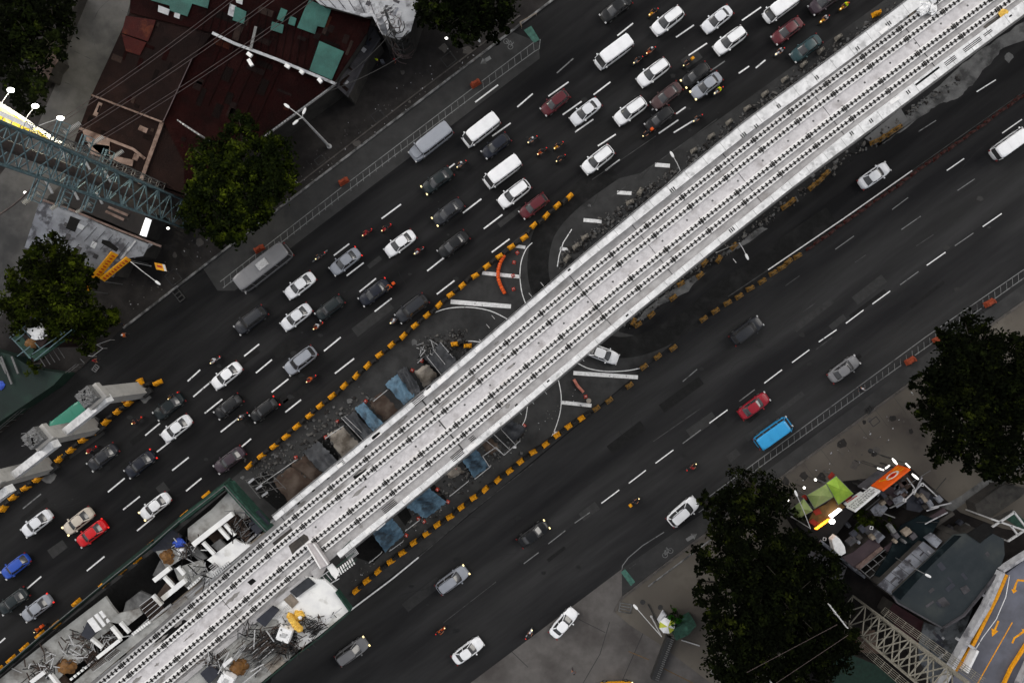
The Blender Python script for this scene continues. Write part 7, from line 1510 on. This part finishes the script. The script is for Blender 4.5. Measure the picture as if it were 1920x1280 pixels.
for k in range(20):
    t0, t1 = k / 20 * 6.283, (k + 1) / 20 * 6.283; mb.add([F(L * .58 + ra * math.cos(t), 1.45 + rb * math.sin(t), .02) for t, ra, rb in ((t0, .95, .72), (t1, .95, .72), (t1, .66, .48), (t0, .66, .48))], [(0, 1, 2, 3)])
mb.obj('emblem_ring', M['sign_white'], r); mb = MB()
for k in range(12):
    t0, t1 = k / 12 * 6.283, (k + 1) / 12 * 6.283; mb.add([F(L * .58 + .4 * math.cos(t), 1.45 + .34 * math.sin(t), .024) for t in (t0, t1)] + [F(L * .58, 1.45, .024)], [(0, 1, 2)])
mb.obj('emblem_disc', M['sign_red'], r)
mb = MB()
for k in range(8): t = k / 8; mb.add([F(.9 + t * 1.1, .5 + t * 1.2, .02), F(1.15 + t * 1.1, .45 + t * 1.2, .02), F(1.3 + t * 1.1, .75 + t * 1.2, .02), F(1.0 + t * 1.1, .8 + t * 1.2, .02)], [(0, 1, 2, 3)])
for k in range(3): mb.add([F(L - 1.2 - k * .1, .4 + k * .6, .02), F(L - .3, .5 + k * .6, .02), F(L - .2, .75 + k * .6, .02), F(L - 1.1, .6 + k * .6, .02)], [(0, 1, 2, 3)])
mb.obj('yellow_swirl', M['sign_yellow'], r)
r, F, L, d, n = board((1587, 951), (1633.5, 912.5), 4.2, 2.2, 'sign_white', 'white_signboard', 'white signboard with rows of black lettering left of the orange one'); rn = random.Random(8)
for row, (h_, m_) in enumerate(((.5, 'sign_black'), (.42, 'sign_black'), (.28, 'sign_black'))):
    u = .25; mb = MB()
    while u < L - .45:
        w_ = rn.uniform(.16, .3); v = 1.75 - row * .62; mb.add([F(u, v - h_ / 2, .02), F(u + .07, v - h_ / 2, .02), F(u + .07, v + h_ / 2, .02), F(u, v + h_ / 2, .02)], [(0, 1, 2, 3)])
        k = rn.random(); vv = v + (h_ / 2 - .06 if k < .4 else 0 if k < .7 else -h_ / 2 + .06); mb.add([F(u, vv - .045, .024), F(u + w_, vv - .045, .024), F(u + w_, vv + .045, .024), F(u, vv + .045, .024)], [(0, 1, 2, 3)])
        if rn.random() < .6: mb.add([F(u + w_ - .06, v - h_ / 2, .021), F(u + w_, v - h_ / 2, .021), F(u + w_, v + h_ / 2, .021), F(u + w_ - .06, v + h_ / 2, .021)], [(0, 1, 2, 3)])
        u += w_ + rn.uniform(.08, .2)
    mb.obj('lettering', M[m_], r)
r, F, L, d, n = board((1582, 944), (1614, 922), 3.0, 1.2, 'sign_white', 'small_white_board', 'narrow white board with a red strip beside the lettered sign'); mb = MB(); mb.add([F(.3, .4, .02), F(L * .7, .4, .02), F(L * .7, .65, .02), F(.3, .65, .02)], [(0, 1, 2, 3)]); mb.obj('lettering', M['sign_red'], r)
r, F, L, d, n = board((1608, 912), (1658, 874), 2.4, 1.6, 'greyroof', 'grey_fascia', 'dull grey fascia in front of the orange signboard', 'fascia')
for (a, b, l) in (((1645, 877), (1657, 881), 'upper white tube lamp before the orange signboard'), ((1660, 878), (1668, 872), 'lower white tube lamp before the orange signboard'), ((1673, 859), (1682, 870), 'oval white lamp above the orange signboard'), ((1698, 868), (1706, 876), 'cross shaped glowing lamp at the end of the orange signboard'), ((1710, 888), (1722, 898), 'curved bright lamp right of the orange signboard')):
    r = empty('tube_lamp', W(*a, 5), l, 'lamp'); A_, B_ = W(*a, 6), W(*b, 6); MB().tube([A_, A_.lerp(B_, .5), B_], [.09, .17 if 'oval' in l or 'curved' in l else .1, .09], 10).obj('tube', mat('soft lit tube', (1, .99, .92), (1, .99, .92), .5, emit=1.6), r); MB().beam(Vector((A_.x, A_.y, .13)), A_, .07).obj('bracket', M['steel_dark'], r)
for k in range(5): pass
# yard roofs behind the sign
yd = empty('kitchen_block', W(1660, 945, .13), 'cluttered brown and grey kitchen block behind the signboards', 'building')
for (pts, z, m) in (([(1644, 925), (1668, 908), (1690, 930), (1668, 948)], 3.2, 'plumroof'), ([(1668, 905), (1700, 885), (1715, 905), (1690, 928)], 2.6, 'soil'), ([(1632, 955), (1650, 938), (1665, 952), (1652, 968), (1640, 966)], 3.4, 'dimwhite'), ([(1672, 935), (1690, 928), (1700, 940), (1682, 952)], 3.6, 'dimwhite'), ([(1700, 930), (1725, 912), (1755, 932), (1725, 960), (1700, 955)], 2.8, 'slate'), ([(1726, 916), (1745, 925), (1738, 940), (1720, 935)], 3.3, 'greyroof')):
    walls(yd, pts, .13, z - .15, M['wall'], .15); roof_part(yd, 'roof', pts, z, M[m], .12)
rn = random.Random(9)
for i in range(12): c = W(1665 + rn.uniform(0, 34), 900 + rn.uniform(0, 30), 2.9); MB().box((c.x, c.y, c.z), (rn.uniform(.4, 1.1), rn.uniform(.3, .7), .5), R(38 + rn.uniform(-10, 10))).obj('roof_unit', M[rn.choice(('dimwhite', 'beigeroof', 'steel'))], yd)
for a, b in (((1696, 938), (1730, 905)), ((1730, 905), (1757, 930)), ((1645, 930), (1660, 905)), ((1700, 895), (1715, 915)), ((1668, 952), (1700, 938)), ((1652, 960), (1678, 970))): MB().beam(W(*a, 4.5), W(*b, 4.5), .14).obj('pergola_beam', M['steel_pale' if a[0] > 1690 else 'steel'], yd)
for (px, py) in ((1729, 908), (1714, 920), (1696, 937), (1546, 1010), (1634, 989), (1782, 1060), (1772, 1071)):
    c = W(px, py, 4.7); mb = MB()
    for k in range(4): a = k * math.pi / 2 + .6; mb.beam(c + Vector((math.cos(a), math.sin(a), 0)) * .26, c + Vector((math.cos(a + math.pi / 2), math.sin(a + math.pi / 2), 0)) * .26, .05)
    mb.obj('square_lamp_frame', M['white_plastic'], yd)
# brown roof with white tank, pale roof strip, big teal roof
b2 = empty('annex_building', W(1620, 1020, .13), 'small plum roofed annex with an open steel grid', 'building')
pts = [(1578, 1044), (1600, 1035), (1630, 1010), (1645, 1004), (1652, 1026), (1612, 1062), (1604, 1066)]; walls(b2, pts, .13, 3.6, M['wall'], .2); roof_part(b2, 'roof', pts, 3.8, M['plumroof'], .12)
roof_part(b2, 'roof_edge', [(1604, 1062), (1652, 1024), (1657, 1028), (1611, 1068)], 4.0, M['beigeroof'], .12); roof_part(b2, 'skylight_box', [(1638, 1005), (1648, 995), (1660, 1006), (1648, 1018)], 4.3, M['dimwhite'], .5); roof_part(b2, 'grey_deck', [(1615, 992), (1632, 984), (1650, 998), (1636, 1010)], 3.4, M['greyroof'], .2)
for i in range(5): MB().beam(W(1612 + i * 12, 1066 - i * 9.5, 3.9), W(1630 + i * 12, 1082 - i * 9.5, 3.9), .09).obj('grid_bar', M['steel'], b2)
for i in range(3): MB().beam(W(1612 + i * 9, 1067 + i * 8, 3.95), W(1660 + i * 9, 1029 + i * 8, 3.95), .09).obj('grid_bar', M['steel'], b2)
single('roof_tank', MB().prism([W(*p, 4.2) for p in ((1560, 1012), (1568, 1004), (1575, 1010), (1584, 1024), (1586, 1036), (1576, 1042), (1564, 1030))], 3.2, 4.2), M['white_plastic'], W(1572, 1024, 3.2), 'white moulded roof tank beside the plum roof', 'tank')
ps = empty('pale_roof_block', W(1700, 1060, .13), 'long narrow block with a pale panelled roof', 'building'); pts = [(1732, 1015), (1755, 1033), (1671, 1115), (1646, 1097)]; walls(ps, pts, .13, 5.4, M['wall'], .2); roof_part(ps, 'roof', pts, 5.6, M['dimwhite'], .15)
roof_part(ps, 'stair_box', [(1738, 1010), (1752, 1001), (1767, 1014), (1756, 1027)], 6.4, M['dimwhite'], .8)
for i in range(7): MB().beam(W(1646 + 12.4 * i, 1095.5 - 11.8 * i, 5.64), W(1671 + 12 * i, 1113.5 - 11.7 * i, 5.64), .06, .04).obj('panel_seam', M['greyroof'], ps)
tr = empty('teal_roof_building', W(1760, 1090, .13), 'large building with a dark teal flat roof', 'building')
pts = [(1674, 1114), (1757, 1034), (1790, 1002), (1813, 1000), (1840, 1015), (1862, 1000), (1882, 1010), (1884, 1040), (1874, 1068), (1834, 1118), (1806, 1152), (1768, 1176), (1682, 1128)]
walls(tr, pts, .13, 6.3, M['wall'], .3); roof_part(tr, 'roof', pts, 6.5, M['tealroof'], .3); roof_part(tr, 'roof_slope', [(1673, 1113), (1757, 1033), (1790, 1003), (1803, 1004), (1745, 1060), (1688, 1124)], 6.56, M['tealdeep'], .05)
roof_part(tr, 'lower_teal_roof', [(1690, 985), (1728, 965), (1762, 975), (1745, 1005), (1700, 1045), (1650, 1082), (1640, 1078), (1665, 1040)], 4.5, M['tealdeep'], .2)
roof_part(tr, 'dark_well', [(1812, 1000), (1848, 978), (1866, 992), (1838, 1018)], 6.6, M['hole'], .05)
rail3(tr, 'parapet', [(1674, 1117), (1682, 1129), (1768, 1177), (1807, 1153), (1836, 1118), (1875, 1068)], 6.7, .2, .3, M['greyroof'])
for pts in ([(1757, 1125), (1770, 1118), (1782, 1132), (1768, 1138)], [(1735, 1135), (1750, 1125), (1752, 1128), (1738, 1139)], [(1800, 1102), (1812, 1096), (1820, 1106), (1808, 1114)]): roof_part(tr, 'roof_patch', pts, 6.56, M['greyroof'], .04)
rl_ = empty('dark_alley_wall', W(1700, 1010, .13), 'long maroon topped boundary wall between the restaurant and the teal roofs', 'wall'); MB().beam(W(1660, 1030, 2), W(1772, 955, 2), .5, 3.7).obj('wall_body', M['wall'], rl_); MB().beam(W(1660, 1030, 3.95), W(1772, 955, 3.95), .7, .2).obj('coping', M['plumroof'], rl_)
gy = empty('grey_yard_roof', W(1775, 1210, .13), 'pale grey roof with hanging plant stains below the teal roof', 'building'); pts = [(1734, 1166), (1768, 1178), (1806, 1154), (1824, 1140), (1806, 1190), (1780, 1240), (1752, 1290), (1725, 1240), (1722, 1212)]; walls(gy, pts, .13, 3.6, M['wall'], .3); roof_part(gy, 'roof', pts, 3.8, mat('stained grey roof', lin((96, 100, 104)), lin((76, 80, 84)), .85, .6, 7, third=lin((46, 48, 50)), tscale=.8, tcon=(.48, .62)), .15)
mr = empty('maroon_shed', W(1700, 1180, .13), 'small maroon roofed shed between the lattice mast and the grey roof', 'shed'); pts = [(1676, 1130), (1734, 1166), (1722, 1205), (1690, 1190), (1664, 1150)]; walls(mr, pts, .13, 2.9, M['wall'], .2); roof_part(mr, 'roof', pts, 3.1, mat('deep maroon roof', lin((50, 22, 26)), lin((34, 14, 18)), .7, .6, 5), .1)
for k, (pts, m, l) in enumerate((([(1560, 1240), (1600, 1228), (1640, 1245), (1700, 1290), (1560, 1300)], 'net_dark', 'dull green roof at the bottom edge under the lattice mast'), ([(1600, 1185), (1640, 1180), (1650, 1225), (1608, 1222)], 'soil', 'brown rusty roof under the left side of the lattice mast'), ([(1505, 1025), (1535, 1030), (1588, 1062), (1580, 1085), (1562, 1088), (1540, 1060), (1508, 1045)], 'greyroof', 'grey broken roof beside the enormous dark tree'))):
    r = empty('low_roof', W(*pts[0], .13), l, 'shed'); walls(r, pts, .13, 2.4, M['wall'], .2); roof_part(r, 'roof', pts, 2.6, M[m], .1)
single('white_wall', MB().beam(W(1530, 1008, 1.6), W(1612, 1075, 1.6), .35, 3.0), M['dimwhite'], W(1530, 1008, .13), 'pale peeling wall running down from the restaurant', 'wall')
# gate with pickets, steel frame
r = empty('picket_gate', W(1830, 945, .13), 'dark picket gate before the pale tiled roof at the right', 'gate')
for i in range(20): t = i / 19; p = W(1826 + 57 * t, 945 - 42 * t, .13); MB().beam(p, p + Vector((0, 0, 1.9)), .12).obj('picket', M['steel_dark'], r)
MB().beam(W(1826, 945, 1.9), W(1884, 902, 1.9), .1).obj('gate_rail', M['steel_dark'], r)
r = empty('tiled_roof_shed', W(1870, 950, .13), 'shed with a weathered grey tiled roof at the right edge', 'shed'); pts = [(1829, 946), (1882, 908), (1925, 915), (1918, 928), (1858, 970), (1834, 966)]; walls(r, pts, .13, 2.3, M['wall'], .2); roof_part(r, 'roof', pts, 2.5, mat('weathered tiles', lin((74, 72, 68)), lin((56, 54, 52)), .85, 1, 6, third=lin((40, 40, 38)), tscale=.7, wave=(R(38), 8)), .12); roof_part(r, 'green_roof_bay', [(1885, 972), (1902, 958), (1925, 978), (1925, 1000)], 3.4, M['net'], .08); roof_part(r, 'brown_roof_bay', [(1858, 972), (1898, 955), (1904, 960), (1870, 985)], 2.8, M['wall'], .08)
r = empty('steel_frame', W(1860, 975, .13), 'pale steel roof frame beside the green roof bay', 'frame')
for a, b in (((1858, 972), (1925, 995)), ((1890, 1014), (1922, 993)), ((1856, 990), (1902, 960)), ((1895, 985), (1908, 1002)), ((1900, 958), (1925, 990))): MB().beam(W(*a, 5), W(*b, 5), .22).obj('frame_tube', M['steel_pale'], r)
for p in ((1858, 972), (1890, 1014)): q = W(*p, 5); MB().beam(Vector((q.x, q.y, .13)), q, .15).obj('leg', M['steel_pale'], r)
# parking ramp
zr_ = 6.5; rp = empty('parking_ramp', W(1850, 1180, .13), 'elevated grey parking ramp with yellow kerbs and arrows', 'ramp')
pts = [(1883, 1078), (1960, 1020), (2100, 1020), (2100, 1450), (1700, 1450), (1780, 1290), (1790, 1262), (1826, 1204), (1858, 1150)]
MB().prism(WW(pts, zr_), zr_ - .5, zr_).obj('ramp_slab', M['ramp'], rp)
for poly, z, w, h, m, nm in (([(1876, 1068), (1920, 1040), (1990, 996)], 6.9, .35, 1.1, 'wall_pale', 'parapet'), ([(1876, 1070), (1848, 1135), (1812, 1196), (1776, 1262), (1740, 1330)], 6.9, .5, 1.1, 'wall_pale', 'parapet'), ([(1886, 1076), (1868, 1118), (1824, 1206), (1786, 1262)], 6.7, .42, .35, 'paint_yellow', 'yellow_kerb'),
                             ([(1925, 1205), (1895, 1252), (1880, 1285)], 6.7, .3, .35, 'paint_yellow', 'yellow_kerb'), ([(1930, 1235), (1905, 1290)], 6.9, .4, 1.0, 'wall_pale', 'parapet')): rail3(rp, nm, poly, z, w, h, M[m])
mb = MB(); poly_line(mb, WW([(1893, 1078), (1886, 1118), (1868, 1160), (1842, 1195), (1815, 1240)], zr_), .1, zr_ + .006); mb.obj('white_line', M['paint'], rp)
mb = MB(); poly_line(mb, WW([(1898, 1166), (1870, 1215), (1832, 1282)], zr_), .14, zr_ + .008); mb.obj('yellow_line', M['paint_yellow'], rp)
mb = MB(); poly_line(mb, WW([(1922, 1088), (1908, 1087), (1904, 1096)], zr_), .26, zr_ + .007); c = W(1902, 1105, zr_); arrow_mark(mb, 1902, 1104, R(-105), 1.1, .3, .8, 0, zr_ + .012, zr_); mb.obj('yellow_arrow', M['paint_yellow'], rp)
mb = MB(); arrow_mark(mb, 1866, 1178, R(-112), 2.2, .25, .95, 0, zr_ + .012, zr_); mb.obj('yellow_arrow', M['paint_yellow'], rp)
mb = MB(); poly_line(mb, WW([(1898, 1205), (1902, 1195), (1916, 1186)], zr_), .26, zr_ + .007); arrow_mark(mb, 1918, 1184, R(35), 1.1, .3, .9, 0, zr_ + .012, zr_); mb.obj('yellow_arrow', M['paint_yellow'], rp)
MB().beam(W(1806, 1255, 7.2), W(1826, 1214, 7.2), .3, 1.6).obj('inner_wall', M['white_plastic'], rp); MB().beam(W(1826, 1214, 7.6), W(1812, 1206, 7.6), .3, .8).obj('inner_wall', M['wall_pale'], rp)
for a, b in (((1834, 1110), (1856, 1122)), ((1794, 1196), (1812, 1208))): MB().beam(W(*a, 6.2), W(*b, 6.2), .35, .5).obj('tie_beam', M['wall_pale'], rp)
for (px, py) in ((1880, 1110), (1830, 1230), (1940, 1180)): c = W(px, py, zr_); MB().box((c.x, c.y, 3.0), (.6, .6, 5.8), R(30)).obj('column', M['wall'], rp)
# lattice mast with maintenance walks
mbse = W(1602, 1150, .13); lm = empty('lattice_mast', mbse, 'tall taupe steel lattice mast with railed walkways at the bottom right', 'mast'); mb = MB(); lattice(mb, mbse, 1.75, .13, 24, 7, R(-40), 1.0, .22, .11); mb.obj('lattice_body', M['taupe_steel'], lm)
for sg, z in ((1, 9.0), (-1, 9.0)):
    ax = Vector((math.cos(R(-40)), math.sin(R(-40)), 0)); nn = Vector((-ax.y, ax.x, 0)) * sg; c = mbse + nn * 2.7 + Vector((0, 0, 0)); mb = MB()
    for k in range(5):
        a = c + nn * (k * .22 - .4); mb.beam(a + Vector((0, 0, 4)), a + Vector((0, 0, 23)), .05)
    for k in range(12): zz = 4 + k * 1.6; mb.beam(c + nn * -.4 + Vector((0, 0, zz)), c + nn * .5 + Vector((0, 0, zz)), .05)
    mb.obj('ladder_cage', M['taupe_steel'], lm)
    MB().beam(c - nn * 1.4 + Vector((0, 0, 5)), c + nn * .4 + Vector((0, 0, 5)), .08).obj('bracket', M['taupe_steel'], lm)
# ---------------------------------------------------------------- driveway corner: umbrella, booth, fence shadow strip, canopies
c = W(1251, 1172, 2.3); r = empty('parasol', W(1251, 1172), 'white parasol with yellow green panels on the driveway', 'umbrella')
mb = MB(); n_ = 8
for k in range(n_):
    t0, t1 = 2 * math.pi * k / n_ + .3, 2 * math.pi * (k + 1) / n_ + .3; rad = 1.12; mb.add([c + Vector((0, 0, .45)), c + Vector((math.cos(t0), math.sin(t0), 0)) * rad, c + Vector((math.cos(t1), math.sin(t1), 0)) * rad], [(0, 1, 2), (2, 1, 0)][:1], 1 if k in (0, 3, 6) else 0)
mb.obj('cloth', [M['umb_white'], M['umb_yellow']], r); MB().tube([Vector((c.x, c.y, 0)), c + Vector((0, 0, .4))], .03, 6).obj('stick', M['steel'], r)
single('leaning_board', MB().prism([W(*p, 1.6) for p in ((1247, 1150), (1250, 1152), (1240, 1172), (1236, 1168))], .1, 1.6), M['whiteroof'], W(1243, 1160), 'narrow pale board leaning beside the parasol', 'board')
single('guard_booth_roof', MB().prism([W(*p, 2.6) for p in ((1264, 1180), (1300, 1160), (1306, 1172), (1290, 1190), (1268, 1200))], .1, 2.6), M['net'], W(1285, 1180), 'green roofed booth beside the shrub', 'booth')
r = empty('fence_shadow_strip', W(1255, 1195), 'dark fence shadow strip with slats running down to the bottom edge', 'fence'); MB().beam(W(1256, 1193, .6), W(1226, 1272, .6), .9, 1.0).obj('fence_shadow', M['steel_dark'], r)  # solid dark body stands in for the shadow cast by a fence
for i in range(22): t = i / 21; p = W(1262 - 30 * t, 1195 + 79 * t, 1.15); MB().box((p.x, p.y, 1.15), (.42, .1, .06), R(-20)).obj('slat', M['concrete_grey'], r)
for (a, b, l) in (((1278, 1199), (1312, 1210), 'pale short rail right of the dark fence shadow strip'), ((1215, 1132), (1232, 1165), 'dark fallen pole shape left of the parasol')): single('loose_pole', MB().beam(W(*a, .3), W(*b, .3), .14), M['steel_pale' if 'pale' in l else 'steel_dark'], W(*a, .3), l, 'pole')
for (px, py, l) in ((1205, 1128, 'round dark manhole by the long lamp arm'), (1238, 1138, 'oval dark stain plate left of the parasol'), (1632, 845, 'round dark tree pit on the right sidewalk')): c = W(px, py, .13); single('manhole_cover', MB().tube([c, c + Vector((0, 0, .03))], .35, 14), M['joint'], c, l, 'manhole cover')
single('crate', MB().prism([W(*p, .7) for p in ((712, 112), (718, 111), (721, 117), (715, 119))], .13, .7), M['dimwhite'], W(716, 114, .13), 'pale crate at the feet of the yellow vest person', 'crate')
bars('rusty_frame', 'rusty red frame at the top edge left of the bike lane end', [((975, 42), (1006, 25)), ((975, 42), (978, 50))], .8, .12, 'wood', True, 'frame', .13)
# ---------------------------------------------------------------- wear and small things on roofs and pavements
rn = random.Random(31)
def inside(p, poly):
    c = False; n = len(poly)
    for i in range(n):
        a, b = poly[i], poly[(i + 1) % n]
        if (a[1] > p[1]) != (b[1] > p[1]) and p[0] < (b[0] - a[0]) * (p[1] - a[1]) / (b[1] - a[1]) + a[0]: c = not c
    return c
def patches(par, poly, z, n, ang, mats, lo=.5, hi=2.6, nm='roof_patch'):
    xs = [p[0] for p in poly]; ys = [p[1] for p in poly]; k = 0; t = 0
    while k < n and t < 600:
        t += 1; x, y = rn.uniform(min(xs), max(xs)), rn.uniform(min(ys), max(ys)); L, w_ = rn.uniform(lo, hi), rn.uniform(lo * .6, hi * .45); a = R(ang + rn.choice((0, 90)) + rn.uniform(-2, 2)); ca, sa = math.cos(a), math.sin(a); p = W(x, y, z)
        q = [(p.x + u * ca - v * sa, p.y + u * sa + v * ca) for u, v in ((-L / 2, -w_ / 2), (L / 2, -w_ / 2), (L / 2, w_ / 2), (-L / 2, w_ / 2))]
        kk = H / (H - z) * S
        if not all(inside((960 + c_[0] * kk, 640 - c_[1] * kk), poly) for c_ in q): continue
        zz = z + .012 + .004 * (k % 9); mb = MB(); mb.prism(q, zz - .01, zz); mb.obj(nm, M[rn.choice(mats)], par); k += 1
M['rust1'] = mat('rusty patch sheet', lin((62, 30, 20)), lin((44, 20, 14)), .8, 1.2, 6, spec=.05, wave=(R(25), 9)); M['rust2'] = mat('dark patch sheet', lin((14, 8, 8)), lin((20, 11, 10)), .8, 1.2, 6, spec=.05, wave=(R(25), 9)); M['rust3'] = mat('grey brown patch sheet', lin((58, 46, 42)), lin((40, 32, 30)), .8, 1.2, 6, spec=.05, wave=(R(25), 9))
patches(wh, [(250, 0), (560, 0), (690, 62), (626, 150), (400, 62), (246, 22)], 6.3, 20, -22, ('rust1', 'rust2', 'rust3', 'maroon2'))
patches(wh, [(243, 30), (392, 64), (356, 112), (303, 222), (176, 176), (214, 96)], 6.1, 14, -22, ('rust2', 'rust2', 'rust3', 'maroon'), .4, 2.2)
patches(wh, [(402, 66), (620, 156), (490, 252), (348, 340), (348, 305), (310, 230), (364, 114)], 5.9, 18, -22, ('rust2', 'rust2', 'maroon2', 'rust1')); patches(wh, [(174, 184), (300, 232), (260, 338), (146, 262)], 5.7, 12, -22, ('rust2', 'rust3', 'beigeroof'), .4, 2)
for k in range(26):
    x = 250 + k * 14; MB().beam(W(x, 10 + k * .6, 6.34), W(x - 18, 52 + k * 3.1 if k < 12 else 60 + k * 3.0, 6.34), .04, .03).obj('sheet_seam', M['rust2'], wh) if 62 + (x - 398) * .41 > 56 and x < 600 else None
for k in range(9): x = 420 + k * 22; MB().beam(W(x, 76 + k * 8.6, 5.94), W(x - 52, 190 + k * 9, 5.94), .04, .03).obj('sheet_seam', M['rust2'], wh) if k < 6 else None
patches(lb, [(78, 378), (130, 396), (220, 436), (205, 505), (170, 496), (56, 462)], 4.0, 12, -25, ('whiteroof', 'greyroof', 'dimwhite'), .5, 2.2); patches(wb, [(600, -10), (760, -10), (765, 50), (720, 60), (690, 26), (610, 5)], 7.2, 12, -25, ('dimwhite', 'wall_pale', 'greyroof'), .4, 2.2)
patches(tr, [(1690, 1120), (1800, 1015), (1870, 1030), (1868, 1066), (1830, 1114), (1768, 1168)], 6.5, 7, 40, ('greyroof', 'slate'), .3, 1.6); patches(gy, [(1745, 1180), (1800, 1165), (1780, 1225), (1755, 1260), (1735, 1215)], 3.8, 10, 40, ('wall_pale', 'greyroof', 'slate'), .3, 1.5); patches(ps, [(1733, 1020), (1750, 1033), (1671, 1110), (1652, 1097)], 5.6, 6, 44, ('greyroof', 'whiteroof'), .3, 1.0)
patches(sh, [(692, 40), (708, 72), (680, 118), (650, 176), (628, 152), (660, 98)], 4.1, 9, 50, ('wall_pale', 'rust3', 'slate'), .3, 1.6)
for k in range(34):     # ducts, condensers and crates cluttered round the kitchen and the teal roofs
    x, y, z = rn.choice(((1600, 975, .2), (1650, 935, 3.5), (1700, 925, 3.0), (1615, 1000, 3.6), (1690, 1000, 4.6), (1740, 935, 3.0), (1800, 985, .2))); c = W(x + rn.uniform(-24, 24), y + rn.uniform(-14, 14), z); h_ = rn.uniform(.3, .9)
    MB().box((c.x, c.y, z + h_ / 2), (rn.uniform(.3, 1.3), rn.uniform(.3, .9), h_), R(rn.choice((38, 128)) + rn.uniform(-8, 8)), 0, rn.uniform(.85, 1)).obj('roof_unit', M[rn.choice(('dimwhite', 'steel', 'wall', 'greyroof', 'wood', 'slate'))], yd)
for k in range(10): x, y = rn.uniform(1590, 1760), rn.uniform(900, 1010); MB().beam(W(x, y, 4.6), W(x + rn.uniform(15, 45), y - rn.uniform(-10, 34), 4.6), rn.uniform(.05, .14)).obj('duct', M[rn.choice(('steel', 'steel_dark', 'wall_pale'))], yd)
mb = MB(); md = MB()
def blotch(tgt, x, y, r_, z): p = W(x, y, .13); tgt.sheet([(p.x + r_ * rn.uniform(.6, 1.25) * math.cos(k * .63), p.y + r_ * rn.uniform(.6, 1.25) * math.sin(k * .63)) for k in range(10)], z)
for k in range(46):
    t = rn.random(); x, y = (300 + 700 * t, 520 - 500 * t + rn.uniform(-60, 20)) if rn.random() < .45 else (1420 + 380 * t, 960 - 250 * t + rn.uniform(-40, 40))
    blotch(rn.choice((mb, md)), x, y, rn.uniform(.15, .75), .1335 + .0006 * (k % 5) + .002)
struct('pavement_stains', mb, mat('dark pavement stain', g(.013, (1.1, 1, .95)), g(.02, (1.1, 1, .95)), .8, 2, 5), 'dark stains on the sidewalks'); struct('pale_pavement_patches', md, mat('pale pavement patch', g(.075, (1.1, 1, .92)), g(.055, (1.1, 1, .92)), .9, 2, 5), 'pale cement patches on the sidewalks')
mb = MB()
for k in range(15): x = 330 + k * 45; y = 540 - k * 34.2; line_sheet(mb, W(x, y, .13), W(x - 26, y - 34, .13), .035, .143)
for k in range(10): x = 1470 + k * 34; y = 889 - k * 24.5; line_sheet(mb, W(x, y, .13), W(x + 24, y + 32, .13), .035, .143)
struct('pavement_joints', mb, M['joint'], 'thin joints across the sidewalks')
mb = MB(); ml = MB()
for k in range(420):
    u = rn.random(); t = rn.random()
    x, y, z = (240 + 740 * t, 590 - 560 * t + rn.uniform(-50, 12), .15) if u < .4 else (1330 + 520 * t, 1010 - 370 * t + rn.uniform(-6, 60), .15) if u < .7 else (660 + 420 * t, 1090 - 350 * t + rn.uniform(-16, 8), .03)
    c = W(x, y, z); s_ = rn.uniform(.04, .13); (mb if k % 3 else ml).box((c.x, c.y, z + s_ * .3), (s_ * rn.uniform(1, 2.4), s_, s_ * .5), rn.uniform(0, 3))
for b_, m_, l in ((mb, 'rubble', 'small stones and litter along the kerbs'), (ml, 'wall_pale', 'pale paper scraps and litter along the kerbs')): o = b_.obj('litter', M[m_]); tag(o, l, 'litter', None, 'stuff')
# clean up the prototypes kept at the origin and the helper properties
for nm_ in [n_ for n_ in KIDS if bpy.data.objects[n_].parent is None]:
    dead = [bpy.data.objects[nm_]]
    for c in KIDS[nm_]: dead += [c] + list(KIDS.get(c.name, []))
    for c in dead: bpy.data.objects.remove(c)
for o in bpy.data.objects:
    if '_o' in o.keys(): del o['_o']
